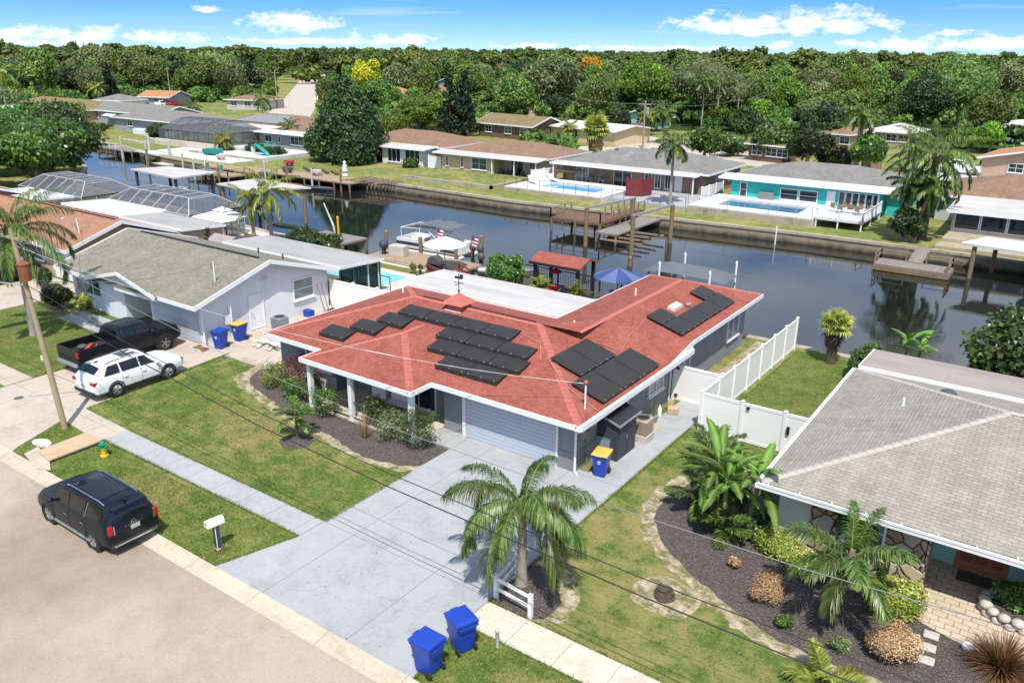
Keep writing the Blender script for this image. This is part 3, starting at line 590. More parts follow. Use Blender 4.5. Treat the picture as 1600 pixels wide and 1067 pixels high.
# the red-roofed house
T=thing('red_roof_house','grey house under a red shingle roof carrying black solar panels, centre of the photo','house',(-19.5,24.6,0))
gm_='grey_wall'
MB().prism([(-20.8,24.6),(-14.2,24.6),(-14.2,43.0),(-20.0,43.0),(-20.0,33.7),(-31.4,33.7),(-31.4,24.6),(-27.5,24.6),(-27.5,25.4),(-20.8,25.4)],-0.05,2.42).build('wall',gm_,T,world=True)
MB().box(-31.43,24.57,-0.05,-27.47,24.598,0.75).build('brick_base','stone_light',T,world=True)
MB().box(-14.95,24.57,-0.05,-14.17,24.598,0.8).box(-14.198,24.57,-0.05,-14.17,26.4,0.8).build('brick_base','mid_grey',T,world=True)
MB().box(-14.6,34.3,2.3,-14.2,43.0,2.86).box(-20.0,42.6,2.3,-14.21,43.0,2.86).build('upper_wall',gm_,T,world=True)
RS='red_shingle';z0=2.46;s_=0.3
for(a,b,c,d,z)in[(-31.5,-13.6,23.8,34.2,z0),(-27.45,-20.8,22.5,29.2,z0-.006),(-20.5,-13.6,34.0,43.8,2.86)]:
 k='hip'
 if c==34.0:c=30.5
 if c==22.5:
  h=(b-a)/2;xm=(a+b)/2;zr=z+h*s_
  MB().add([(a,c,z),(b,c,z),(xm,c+h,zr),(xm,29,zr),(a,29,z),(b,29,z),(a,c,z-.16),(b,c,z-.16),(a,24.6,z-.16),(b,24.6,z-.16)],[(0,1,2),(1,5,3,2),(4,0,2,3),(0,6,7,1),(1,7,9,5),(0,4,8,6),(6,8,9,7)]).build('porch_roof',RS,T,world=True)
  ridgecaps(T,[((a,c,z),(xm,c+h,zr)),((b,c,z),(xm,c+h,zr)),((xm,c+h,zr),(xm,27.3,zr))],'red_ridge',0.32)
 elif c==30.5:
  xm=(a+b)/2;h=(b-a)/2;zr=z+h*s_
  MB().add([(b,34.15,z),(b,d,z),(a,d,z),(a,32.87,z),(xm,d-h,zr),(xm,29.42,zr+.02),(b,31.2,z0+.012),(b,34.15,z-.16),(b,d,z-.16),(a,d,z-.16),(a,32.87,z-.16),(xm,31.6,zr),(-18.75,29.05,z0+5.17*s_+.03),(-18.85,31.2,z+1.65*s_+.02)],[(0,1,4,11),(1,2,4),(2,3,5,11,4),(6,0,11),(6,11,12),(11,5,12),(5,13,12),(7,8,1,0),(8,9,2,1),(9,10,3,2),(6,7,0)]).build('rear_roof',RS,T,world=True)
  MB().add([(b+.03,31.2,z0-.05),(b+.03,34.2,z0-.12),(b+.03,34.2,z+.02),(b-.0,31.2,z0-.05),(b,34.2,z0-.12),(b,34.2,z+.02)],[(0,1,2),(5,4,3),(0,2,5,3)]).build('fascia_wedge','white_paint',T,world=True)
  ridgecaps(T,[((b,d,z),(xm,d-h,zr)),((a,d,z),(xm,d-h,zr)),((xm,d-h,zr),(xm,29.5,zr))],'red_ridge',0.3)
  mb=MB();fascia_hip(mb,a,b,34.2,d,z,sides='ne');mb.box(a-.05,34.3,z-.2,a-.003,d,z+.012);mb.build('fascia','white_paint',T,world=True)
 else:
  vs,fs=roof_faces(a,b,c,d,z,s_);MB().add(vs,fs).build('roof',RS,T,world=True)
  sg=hip_segs(a,b,c,d,z,s_);ridgecaps(T,[sg[0],sg[1],sg[3],sg[4]],'red_ridge',0.32)
mb=MB();z=z0;mb.box(-20.8,23.75,z-.2,-13.55,23.797,z+.015);mb.box(-31.55,23.75,z-.2,-27.47,23.797,z+.015);mb.box(-31.55,23.797,z-.2,-31.503,34.2,z+.012)
mb.box(-27.5,22.45,z-.2,-20.75,22.497,z+.015);mb.box(-27.5,22.497,z-.2,-27.453,23.75,z+.012);mb.box(-20.797,22.497,z-.2,-20.75,23.75,z+.012);mb.build('fascia','white_paint',T,world=True)
mb=MB();mb.box(-13.597,23.8,z-.2,-13.47,34.15,z+.03);mb.tube([(-13.62,23.85,2.2),(-14.1,24.4,2.05),(-14.13,24.5,1.9),(-14.13,24.5,0.1),(-13.95,24.4,0.06)],0.05);mb.tube([(-13.62,33.2,2.3),(-14.14,33.1,2.1),(-14.14,33.1,0.1)],0.045)
mb.build('gutter','white_paint',T,world=True)
flat_roof(T,-32.3,-20.55,34.25,38.6,2.62,2.42,'flat_roof')
posts(T,[(-32.0,38.4),(-26.5,38.4),(-20.8,38.4)],0,2.3)
posts(T,[(-27.2,22.8),(-24.6,22.8),(-21.05,22.8)],0,2.3,0.2,'white_paint','porch_post')
MB().box(-27.4,22.72,-0.05,-20.83,25.39,0.12).build('porch_floor','walk_cream',T,world=True,uv=False)
MB().box(-27.3,22.78,0.12,-21.15,22.84,0.2).box(-27.3,22.79,0.9,-21.15,22.83,0.94).build('porch_rail','dark_grey',T,world=True)
MB().box(-20.815,24.6,0.1,-20.805,25.4,2.4).build('porch_return','slate_board',T,world=True)
mb=MB();mb.box(-19.55,24.53,0.02,-15.05,24.597,2.12);o=None
for i in range(12):mb.box(-19.53,24.515,0.05+i*0.172,-15.07,24.531,0.05+i*0.172+0.155)
mb.build('garage_door','garage_panel' if 'garage_panel' in MATS else plain('garage_panel',(0.42,0.47,0.53),0.55,amt=0.04),T,world=True)
MB().box(-19.72,24.5,0,-19.56,24.59,2.3).box(-15.04,24.5,0,-14.95,24.59,2.3).box(-19.72,24.5,2.13,-14.95,24.59,2.3).build('garage_trim','white_paint',T,world=True)
window(T,'-y',-29.5,-27.75,0.95,2.0,24.6,2,2,gm='glass_light');window(T,'-y',-26.8,-25.2,0.8,2.1,25.4,2,1,'slate_board');window(T,'-y',-24.0,-21.9,0.15,2.15,25.4,2,1,'white_paint',name='sliding_door')
window(T,'+x',26.6,27.9,1.0,2.0,-14.2,2,1,'slate_board');door(T,'+x',28.0,28.85,0.03,2.05,-14.2);window(T,'+x',30.9,32.4,1.0,2.05,-14.2,2,2,gm='glass_light');window(T,'+x',34.6,35.4,0.9,2.3,-14.2,1,2,gm='glass_light');window(T,'+x',40.3,42.0,0.95,2.2,-14.2,2,1,gm='glass_light')
MB().box(-14.0,24.75,1.35,-14.195,25.1,1.9).box(-14.05,25.2,1.2,-14.195,25.5,1.55).tube([(-14.1,25.35,1.2),(-14.1,25.35,0)],0.03).build('meter_box','mid_grey',T,world=True,bevel=0.01)
MB().box(-14.0,25.62,1.6,-14.195,25.9,2.0).build('breaker_box','stone_light',T,world=True,bevel=0.01)
def rz_f(y):return z0+s_*(y-23.8)
def rz_e(x,zz=z0):return zz+s_*(-13.6-x)
cu=thing('cupola','small red-roofed cupola with a weathervane on the main ridge','cupola',(-23.45,29.0,3.92))
MB().box(-.42,-.42,-.12,.42,.42,.32).build('box','red_ridge',cu);MB().add([(-.62,-.62,.3),(.62,-.62,.3),(.62,.62,.3),(-.62,.62,.3),(0,0,.78)],[(0,1,4),(1,2,4),(2,3,4),(3,0,4),(3,2,1,0)]).build('roof','red_ridge',cu)
MB().box(-.5,-.5,-.14,.5,.5,-.02).build('flashing','white_paint',cu)
MB().tube([(0,0,.7),(0,0,1.7)],0.02,6).bar((-.3,0,1.25),(.3,0,1.25),0.02).bar((0,-.3,1.2),(0,.3,1.2),0.02).ball((0,0,.85),0.06,8,6).box(-.24,-.012,1.45,.2,.012,1.56).box(.08,-.014,1.5,.26,.014,1.68).build('weathervane','black_metal',cu)
rv=MB()
rv.box(-25.9,29.14,3.92,-23.95,29.3,4.04);rv.box(-22.95,29.14,3.92,-19.2,29.3,4.04);rv.build('ridge_vent',plain('vent_brown',K(95,38,34),0.8),T,world=True)
def on_roof(name,label,cat,x,y,z,group=None):return thing(name,label,cat,(x,y,z),0,group)
def panel_at(x0,y0,x1,y1,plane,zz,label):
 """black panel lying on the front ('f') or east ('e') slope, back edge raised on rails"""
 e=0.05;th=0.06
 zf=(lambda x,y:rz_f(y)+0.10)if plane=='f' else(lambda x,y:rz_e(x,zz)+0.10)
 tl=(lambda x,y:(y-y0)/(y1-y0)*-0.0+(1-(y-y0)/(y1-y0))*0.10)if plane=='f' else(lambda x,y:0.06)
 t=thing('solar_panel',label,'solar panel',(x0,y0,zf(x0,y0)),0,'black solar panels on the red roof')
 q=[(x0+.012,y0+.012),(x1-.012,y0+.012),(x1-.012,y1-.012),(x0+.012,y1-.012)]
 vs=[(x,y,zf(x,y)+tl(x,y))for x,y in q]+[(x,y,zf(x,y)+tl(x,y)-th)for x,y in q]
 MB().add(vs,[(0,1,2,3),(7,6,5,4),(0,4,5,1),(1,5,6,2),(2,6,7,3),(3,7,4,0)]).build('panel','solar_black',t,world=True)
 if plane=='f':
  MB().add([(x0+.02,y0,zf(x0,y0)-.10),(x1-.02,y0,zf(x1,y0)-.10),(x1-.02,y0+.01,zf(x1,y0)+.09),(x0+.02,y0+.01,zf(x0,y0)+.09),(x0+.02,y0+.06,zf(x0,y0)-.1),(x1-.02,y0+.06,zf(x1,y0)-.1),(x1-.02,y0+.06,zf(x1,y0)+.08),(x0+.02,y0+.06,zf(x0,y0)+.08)],[(0,1,2,3),(5,4,7,6),(1,5,6,2),(4,0,3,7)]).build('skirt','solar_black',t,world=True)
 mb=MB()
 for k in(0.1,0.5,0.9):
  x=x0+(x1-x0)*k if plane=='f' else x1-.02;y=y0+.02 if plane=='f' else y0+(y1-y0)*k;mb.box(x-.03,y-.02,zf(x,y)+tl(x,y)-.01,x+.03,y+.02,zf(x,y)+tl(x,y)+.012)
 mb.build('clamp','galvanised',t,world=True);return t
A=0.90
front=[(-28.5,24.6,'lone solar panel nearest the left eave, lowest step of the staircase of panels'),(-27.35,25.5,'second step of the staircase of solar panels from the left eave'),(-26.45,26.4,'third step of the staircase of solar panels, touching the top row')]
for x,y,lb in front:panel_at(x,y,x+1.68,y+A,'f',0,lb)
names={0:'top row',1:'second row from the ridge',2:'third row from the ridge',3:'bottom row'}
for r_,(y,xs)in enumerate([(27.3,[-25.9,-24.23,-22.56,-20.89]),(26.4,[-22.75,-21.08,-19.41]),(25.5,[-22.5,-20.83,-19.16]),(24.6,[-21.3,-19.63])]):
 for i,x in enumerate(xs):panel_at(x,y,x+1.655,y+A-.01,'f',0,'%s solar panel in the %s of the front roof slope'%(['leftmost','second','third','rightmost'][i]if len(xs)==4 else['leftmost','middle','rightmost'][i]if len(xs)==3 else['left','right'][i],names[r_]))
for i,y in enumerate([26.75,28.27]):panel_at(-16.8,y,-15.3,y+1.5,'e',z0,['front','rear'][i]+' panel of the upper pair on the slope over the side yard')
for i,y in enumerate([25.9,27.6,29.3]):panel_at(-15.25,y,-13.75,y+1.68,'e',z0,['front','middle','rear'][i]+' panel of the lower row of three above the side gutter')
ZR=2.86
for i,y in enumerate([33.9,35.6,37.3,39.0]):panel_at(-15.05,y,-14.05,y+1.68,'e',ZR,['first','second','third','last'][i]+' panel counting from the front in the row of the rear wing')
panel_at(-15.95,33.9,-15.07,35.5,'e',ZR,'short panel at the front end above the rear wing row');panel_at(-15.95,39.0,-15.07,40.6,'e',ZR,'short panel at the canal end above the rear wing row')
sk=thing('skylight','pale domed skylight on the rear wing slope','skylight',(-15.9,36.1,rz_e(-15.8,ZR)))
MB().add([(0,0,.02),(.42,0,-.11),(.42,1.1,-.11),(0,1.1,.02),(.03,.05,.16),(.38,.05,.05),(.38,1.05,.05),(.03,1.05,.16)],[(0,1,5,4),(1,2,6,5),(2,3,7,6),(3,0,4,7),(4,5,6,7)]).build('dome','stone_light',sk,bevel=0.02)
for(x,y,z,l)in[(-17.85,30.4,3.6,'white vent pipe near the valley below the flat roof'),(-18.1,37.0,rz_e(-15.5,ZR)+.15,'white vent pipe on the far slope of the rear wing'),(-29.2,31.3,3.1,'white vent pipe on the left rear slope'),(-15.3,37.4,rz_e(-15.3,ZR),'round metal vent beside the skylight')]:
 t=thing('vent_pipe',l,'roof vent',(x,y,z),0,'vent pipes on the red roof')
 if 'round' in l:MB().lathe([(.1,0),(.1,.12),(.15,.13),(.15,.2),(.04,.26)],14).build('cap','galvanised',t,smooth=40)
 else:MB().lathe([(.05,-.1),(.045,.4)],10).build('pipe','white_paint',t);MB().lathe([(.14,-.06),(.1,.0),(.055,.04)],12).build('flashing','red_ridge',t)
plain('conduit_pink',K(214,150,136),.6)
def conduit(pts,label):
 mb=MB();mb.tube([(x,y,z+.05)for x,y,z in pts],0.014,6);tag(mb.build('conduit_pipe','conduit_pink'),label,'pipe','white conduit pipes on the red roof')
E_=lambda x,y,zz=z0:(x,y,rz_e(x,zz)+.01);F_=lambda x,y:(x,y,rz_f(y)+.01)
conduit([F_(-19.2,28.05),F_(-17.9,27.7),(-17.2,26.6,rz_f(26.6)+.06),E_(-16.85,27.0)],'white conduit running from the front panels round to the side panels')
conduit([E_(-15.9,33.8,ZR),E_(-15.6,31.5,z0+.3),E_(-15.32,30.2)],'white conduit running down from the rear wing panels to the side panels')
conduit([E_(-16.8,26.7),E_(-15.6,25.75),E_(-14.7,25.5),E_(-13.65,25.3)],'white conduit running past the service mast down to the gutter')
ms_=thing('service_mast','white service mast holding the wire above the front right of the red roof','mast',(-14.07,25.0,2.5))
MB().tube([(0,0,0),(0,0,1.15)],0.035,8).build('pipe','white_paint',ms_,smooth=40);MB().ball((0,0,1.22),0.09,10,7,(1,1,1.1)).build('weatherhead','terracotta',ms_,smooth=60);MB().lathe([(.16,-.05),(.1,.05),(.05,.12)],12).build('flashing','terracotta',ms_)
MB().tube([(-.02,-.02,1.2),(-.25,-.1,1.0),(-.3,-.1,.78),(-.1,-.05,.9),(-.02,0,1.1)],0.012,5).build('drip_loop','wire_black',ms_)
# white neighbour (left), green-grey roof
T=thing('white_house','white house with grey-green shingle roof and a low front gable, left of the driveway','house',(-45,25,0))
WX0,WX1=-51.8,-38.2
MB().prism([(-51.8,24.9),(-48.0,24.9),(-48.0,24.7),(-45.6,24.7),(-45.6,26.6),(-43.2,26.6),(-43.2,24.9),(-38.2,24.9),(-38.2,34.0),(-51.8,34.0)],-0.05,2.48).build('wall','white_wall',T,world=True)
vs,fs=roof_faces(-52.2,-37.6,24.1,34.4,2.5,0.3,'gx',0.14);MB().add(vs,fs).build('roof','green_shingle',T,world=True)
MB().add([(-38.2,24.9,2.48),(-38.2,33.6,2.48),(-38.2,29.25,3.84)],[(0,1,2)]).build('gable_wall','white_wall',T,world=True)
gx0,gx1,gy=-48.2,-41.0,23.9;xm=(gx0+gx1)/2;zr=2.49+3.6*.24
MB().add([(gx0,gy,2.49),(gx1,gy,2.49),(xm,gy,zr),(gx0,24.3,2.49),(gx1,24.3,2.49),(xm,27.1,zr),(gx0,gy,2.35),(gx1,gy,2.35),(xm,gy,zr-.14)],[(1,4,5,2),(3,0,2,5),(0,6,8,2),(2,8,7,1)]).build('front_gable_roof','green_shingle',T,world=True)
MB().add([(gx0+.3,24.2,2.3),(gx1-.3,24.2,2.3),(xm,24.2,zr-.1)],[(0,1,2)]).build('front_gable_wall','white_wall',T,world=True)
MB().box(-45.6,24.16,2.1,-41.2,24.26,2.42).build('beam','white_paint',T,world=True)
mb=MB();mb.box(-52.25,24.05,2.3,gx0,24.097,2.51);mb.box(gx1,24.05,2.3,-37.55,24.097,2.51);ym=29.25;zr2=2.5+5.15*.3
for x in(-37.57,-52.23):
 mb.bar((x,24.05,2.43),(x,ym,zr2-.05),0.06,0.24);mb.bar((x,34.45,2.43),(x,ym,zr2-.05),0.06,0.24)
mb.bar((gx0-.05,gy-.03,2.42),(xm,gy-.03,zr-.06),0.06,0.2);mb.bar((gx1+.05,gy-.03,2.42),(xm,gy-.03,zr-.06),0.06,0.2);mb.build('fascia','white_paint',T,world=True)
MB().box(-50.6,29.2,zr2-.06,-38.6,29.32,zr2+.08).build('ridge_vent','black_metal',T,world=True)
flat_roof(T,-49.2,-37.45,34.42,38.4,2.62,2.42,'flat_patio');
posts(T,[(-37.7,38.2),(-41.5,38.2),(-45.3,38.2),(-49,38.2)],0,2.3,0.1,'dark_grey')
for(a,b)in[(-41.4,-39.7),(-39.6,-37.8)]:window(T,'-y',a,b,0.05,2.2,38.2,1,1,'white_metal','clear_glass',False,0.07,'patio_screen')
for(a,b)in[(34.6,35.8),(35.9,37.0),(37.1,38.1)]:window(T,'+x',a,b,0.05,2.25,-37.72,1,1,'white_metal' if b>38 else 'dark_grey','clear_glass',False,0.06,'patio_screen')
window(T,'-y',-51.3,-48.5,0.9,2.1,24.9,3,1,'white_paint','glass_teal');window(T,'-y',-50.9,-49.9,0.15,0.7,24.9,1,1,'white_paint','glass_teal',False)
window(T,'+x',31.2,32.8,1.05,2.35,-38.2,1,2,'white_paint','glass_light');door(T,'+x',28.0,28.9,0.05,2.05,-38.2);door(T,'-y',-44.9,-43.95,0.1,2.1,26.6)
mb=MB();mb.box(-42.9,24.82,0.05,-38.6,24.897,2.1)
for i in range(4):mb.box(-42.85,24.80,0.08+i*.51,-38.65,24.822,0.08+i*.51+.48)
mb.build('garage_door','garage_panel',T,world=True)
MB().tube([(-37.9,26.5,0),(-37.9,26.5,2.2)],0.05).box(-38.18,26.2,.9,-38.0,26.6,1.5).tube([(-38.08,24.78,2.3),(-38.08,24.78,0)],0.05).build('downpipe','white_paint',T,world=True)
window(T,'+x',28.9,29.5,2.75,3.2,-38.2,1,4,'white_paint','stone_light',False,0.05,'gable_vent',0.04)
t=thing('roof_antenna','thin service mast with wire loop on the grey-green roof','mast',(-38.9,26.4,3.2));MB().tube([(0,0,0),(0.02,0,1.15)],0.035,8).build('pipe','white_paint',t);MB().tube([(0,0,1.1),(-.3,0,.9),(-.2,0,.7),(0,0,.9)],0.015,5).build('drip_loop','wire_black',t)
for(x,y,l)in[(-43.5,33.0,'dark'),(-40.6,32.6,'small')]:
 t=thing('vent_pipe','%s vent stub on the rear slope of the grey-green roof'%l,'roof vent',(x,y,2.5+(34.4-y)*.3),0,'vents on the grey-green roof');MB().lathe([(.06,-.1),(.055,.28),(.09,.3),(.02,.36)],8).build('pipe','dark_grey',t)
# brown-roof neighbour (far left)
T=thing('brown_roof_house','tan house with orange-brown shingle roof between the screen cages and the street','house',(-64,28,0))
MB().box(-76,27.3,-.05,-56.2,34.4,2.45).build('wall','tan_wall',T,world=True)
vs,fs=roof_faces(-77,-55.6,26.6,35.0,2.5,0.33,'gx',0.14);MB().add(vs,fs).build('roof','brown_shingle',T,world=True)
MB().add([(-56.2,27.6,2.45),(-56.2,34.0,2.45),(-56.2,30.8,3.65)],[(0,1,2)]).build('gable_wall','tan_wall',T,world=True)
mb=MB();zz=2.5+4.2*.33;mb.box(-77,26.55,2.3,-55.55,26.597,2.52);mb.bar((-55.57,26.55,2.43),(-55.57,30.8,zz-.05),.06,.24);mb.bar((-55.57,35.05,2.43),(-55.57,30.8,zz-.05),.06,.24);mb.build('fascia','white_paint',T,world=True)
MB().box(-75,30.78,zz-.05,-56.6,30.9,zz+.07).build('ridge_vent','vent_brown',T,world=True)
flat_roof(T,-63.5,-55.0,35.02,38.9,2.66,2.42,'flat_patio');flat_roof(T,-72.5,-63.6,35.02,39.6,2.75,2.5,'flat_white');flat_roof(T,-83,-75.0,34.0,37.5,2.9,2.75,'flat_white')
posts(T,[(-55.2,38.7),(-59,38.7),(-63.4,38.7),(-67,39.4),(-72.3,39.4),(-75.2,37.3),(-82.8,37.3)],0,2.35);window(T,'+x',35.6,37.0,.05,2.1,-56.0,1,1)
MB().box(-55.95,35.0,-.05,-55.2,38.6,2.4).build('utility_room','tan_wall',T,world=True);window(T,'-y',-62,-60.4,1,2.1,27.3,2,2);MB().box(-58.9,27.22,0.05,-56.4,27.29,2.1).build('garage_door','white_paint',T,world=True)
t=thing('roof_antenna','white mast with stay on the orange-brown roof','mast',(-57.4,28.6,3.0));MB().tube([(0,0,0),(-.1,0,1.25)],0.04,8).build('pipe','white_paint',t);MB().tube([(-.1,0,.35),(-.7,.1,.75)],0.03,5).build('stay','dark_grey',t)
t=thing('vent_pipe','squat grey vent on the orange-brown roof','roof vent',(-61.5,29.6,3.4));MB().lathe([(.16,0),(.16,.16),(.1,.25)],10).build('cap','galvanised',t)
# right-hand house, grey shingles and rubble stone
T=thing('stone_front_house','house with pale grey hip roof and rubble stone front, lower right','house',(0,26,0))
hx1=16.0
MB().prism([(-6.2,24.5),(-1.75,24.5),(-1.75,26.6),(4.2,26.6),(4.2,24.5),(hx1-.6,24.5),(hx1-.6,35.3),(-6.2,35.3)],-.05,2.42).build('wall','green_wall',T,world=True)
MB().box(-5.2,24.40,-.05,-1.72,24.497,2.4).box(-1.747,24.40,-.05,-1.66,25.6,2.4).box(-2.6,24.1,-.05,-1.7,24.398,1.1).build('stone_wall','rubble',T,world=True,uv=False)
MB().box(-6.23,24.41,-.05,-5.203,24.497,2.4).build('front_panel','pale_wall',T,world=True)
vs,fs=roof_faces(-6.75,hx1,23.8,36.2,2.46,0.3);MB().add(vs,fs).build('roof','grey_shingle',T,world=True)
sg=hip_segs(-6.75,hx1,23.8,36.2,2.46,.3);ridgecaps(T,[sg[0],sg[3],sg[4]],plain('grey_ridge',K(190,184,172),0.9,amt=0.12),0.3)
mb=MB();mb.box(-6.88,23.68,2.26,hx1,23.797,2.40);mb.box(-6.88,23.797,2.26,-6.753,36.2,2.47);mb.box(-6.8,23.66,2.39,hx1,23.70,2.47)
for i in range(22):mb.box(-6.5+i,23.70,2.40,-6.46+i,23.80,2.48)
mb.build('gutter','white_paint',T,world=True)
flat_roof(T,-6.6,hx1,36.15,39.2,2.64,2.5,'flat_grey');posts(T,[(-6.4,39.0),(-2,39.0),(3,39),(8,39)],0,2.3)
window(T,'-y',-4.1,-2.9,1.05,2.1,24.4,1,2,'teal_frame' if 0 else 'white_paint','glass_light');
d=door(T,'-y',-1.0,0.35,0.05,2.2,26.6,'door_brown');
mb=MB()
for i in range(3):
 for j in range(3):mb.box(-.92+i*.43,26.50,.35+j*.6,-.6+i*.43,26.535,.8+j*.6)
o_par(mb.build('panel','rust',None),d,T)
window(T,'-y',1.9,3.6,0.9,2.1,26.6,2,2,'white_paint','glass_teal')
for(x,y,z,l)in[(-3.1,33.2,0,0)]:
 t=thing('vent_pipe','white vent pipe with a rust stain on the grey hip roof','roof vent',(-3.95,31.0,2.46+.3*2.8));MB().lathe([(.05,-.1),(.045,.3)],10).build('pipe','white_paint',t);MB().lathe([(.15,-.05),(.08,.03)],10).build('flashing','galvanised',t)
 t=thing('vent_turtle','dark curved vent at the back hip of the grey roof','roof vent',(-2.7,32.6,3.55));MB().lathe([(.3,-.05),(.28,.06),(.15,.13)],14).build('cap','dark_grey',t)
# plants
leafmat('leaf_oak',K(78,100,44,1.20),K(130,146,70,1.20));leafmat('leaf_oak2',K(66,90,40,1.20),K(112,134,60,1.20));leafmat('leaf_dark',K(46,66,34,0.85),K(92,112,58,0.85),0.15,0.5,0.35);leafmat('leaf_bright',K(96,124,44,0.89),K(150,180,60,0.89),0.3)
leafmat('leaf_olive',K(92,104,64,1.08),K(144,152,100,1.08));leafmat('leaf_yellow',K(176,176,44,0.98),K(222,208,70,0.98),0.3);leafmat('leaf_orange',K(190,150,40,0.98),K(226,176,60,0.98),0.3);leafmat('leaf_shrub',K(72,98,44,0.85),K(120,156,64,0.85),0.25,0.35,0.5)
leafmat('leaf_palm',K(66,92,36,0.88),K(136,158,70,0.88),0.25,0.4,0.5);leafmat('leaf_palm_yellow',K(110,122,48,0.92),K(178,176,84,0.92),0.3,0.45,0.4);leafmat('leaf_banana',K(70,104,40,0.92),K(140,168,76,0.92),0.35,0.5,0.3);leafmat('leaf_croton',K(120,138,50,1.04),K(226,220,130,1.04),0.2,rv=.2)
leafmat('leaf_copper',K(176,140,104,.95),K(226,202,166,.95),0.2,rv=.15);leafmat('leaf_dead',K(150,120,84,0.92),K(196,168,126,0.92),0.2);leafmat('leaf_red',K(96,48,44,0.85),K(150,76,60,0.85),0.2);leafmat('leaf_pine',K(34,54,32,0.67),K(60,84,46,0.67),0.1);leafmat('leaf_grassclump',K(120,90,56,0.92),K(176,140,92,0.92),0.2)
def cards(c,n,s,asp,rng,fold=0.0):
 """leaf quads: centres c (N,3), facing n, half size s"""
 N_=len(c);r=rng.normal(size=(N_,3));a=np.cross(n,r);a/=np.linalg.norm(a,axis=1,keepdims=True)+1e-9;b=np.cross(n,a);b/=np.linalg.norm(b,axis=1,keepdims=True)+1e-9
 s=np.asarray(s).reshape(-1,1);V=np.stack([c-a*s,c-b*s*asp+n*s*fold,c+a*s,c+b*s*asp+n*s*fold],1).reshape(-1,3)
 return V,np.arange(N_*4).reshape(-1,4)
def crown_data(seed,rx,ry,rz,nl,ls,nleaf,core=True,shape='dome',asp=0.55,lobe=(0.3,0.48),rough=0.14):
 rng=np.random.default_rng(seed);L_=[]
 for i in range(nl):
  for _ in range(50):
   u=rng.uniform(-1,1,3)
   if np.linalg.norm(u)<1 and(shape!='dome' or u[2]>-0.45):break
  k=rng.uniform(*lobe)
  if shape=='cone':h=rng.uniform(-1,1);w=(1-h)/2*0.95+0.06;a=rng.uniform(0,6.28);u=np.array([math.cos(a)*w*0.75,math.sin(a)*w*0.75,h*0.88]);k*=0.45+0.7*w
  L_.append((u*(1-k)*1.0 if shape!='cone' else u,k))
 cen=np.array([l[0]for l in L_])*[rx,ry,rz];rad=np.array([l[1]for l in L_]);w=rad**2;w/=w.sum()
 m=nleaf*2;idx=rng.choice(nl,m,p=w);d=rng.normal(size=(m,3));d[:,2]+=0.25;d/=np.linalg.norm(d,axis=1,keepdims=True)
 rr_=rad[idx][:,None]*np.array([rx,ry,(rx+rz)/2 if shape!='cone' else rx]);P=cen[idx]+d*rr_*(0.9+rng.normal(0,rough,m))[:,None]
 keep=np.ones(m,bool)
 for i in range(nl):
  q=(P-cen[i])/(rad[i]*np.array([rx,ry,(rx+rz)/2 if shape!='cone' else rx]));keep&=~((np.linalg.norm(q,axis=1)<0.72)&(idx!=i))
 P=P[keep][:nleaf];d=d[keep][:nleaf];n=d*0.55+rng.normal(size=P.shape)*0.55;n[:,2]+=0.35;n/=np.linalg.norm(n,axis=1,keepdims=True)
 V,Fq=cards(P,n,ls*rng.uniform(0.6,1.3,len(P)),asp,rng);lobev=rng.uniform(0,1,nl)[idx[keep][:nleaf]];val=np.repeat(rng.uniform(0,1,len(P))*0.55+lobev*0.45,4)
 if core:  # dark solid core in each lobe, added to block light through the crown
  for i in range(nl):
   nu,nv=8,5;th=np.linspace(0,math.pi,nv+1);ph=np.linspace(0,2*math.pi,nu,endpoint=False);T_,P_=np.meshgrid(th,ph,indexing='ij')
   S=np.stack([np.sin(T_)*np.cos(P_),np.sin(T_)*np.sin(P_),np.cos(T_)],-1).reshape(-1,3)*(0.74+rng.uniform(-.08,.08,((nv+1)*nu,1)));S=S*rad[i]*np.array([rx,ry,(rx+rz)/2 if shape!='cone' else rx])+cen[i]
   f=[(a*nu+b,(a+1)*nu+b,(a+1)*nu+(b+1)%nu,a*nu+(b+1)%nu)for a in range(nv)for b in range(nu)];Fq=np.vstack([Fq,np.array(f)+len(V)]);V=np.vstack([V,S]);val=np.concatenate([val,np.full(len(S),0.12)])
 return V,Fq,val,cen
def tree(name,label,cat,loc,h,w,mat,seed=1,nl=14,nleaf=2600,ls=0.34,trunk=0.3,bark='bark',group=None,shape='dome',clear=0.28,core=True,asp=0.55,wy=None,lobe=(0.3,0.48),rough=0.14):
 """tapered trunk with limbs reaching into a crown of separate leaf clumps; h total height, w crown width"""
 t=thing(name,label,cat,loc,0,group);rx=w/2;ry=(wy or w)/2;rz=h*(1-clear)/2;zc=h-rz
 V,Fq,val,cen=crown_data(seed,rx,ry,rz,nl,ls,nleaf,core,shape,asp,lobe,rough);V=V+[0,0,zc]
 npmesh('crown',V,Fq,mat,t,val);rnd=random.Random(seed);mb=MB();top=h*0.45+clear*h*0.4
 bend=[(0,0,-.1),(rnd.uniform(-.1,.1)*w*.1,rnd.uniform(-.1,.1)*w*.1,h*.12),(rnd.uniform(-.3,.3)*w*.08,rnd.uniform(-.3,.3)*w*.08,top*.6),(0,0,top)]
 mb.tube(bend,[trunk*1.35,trunk,trunk*.75,trunk*.45],8)
 if shape!='cone':
  for c in list(cen)[:7]:
   q=Vector((c[0],c[1],c[2]+zc));a=Vector(bend[2])*rnd.uniform(.7,1.1);m_=(a+q)/2+Vector((0,0,-rnd.uniform(0,.08)*h));mb.tube([a,m_,q],[trunk*.45,trunk*.28,trunk*.1],6)
 else:mb.tube([(0,0,top),(0,0,h*.93)],[trunk*.4,trunk*.1],6)
 mb.build('trunk',bark,t,smooth=60);return t
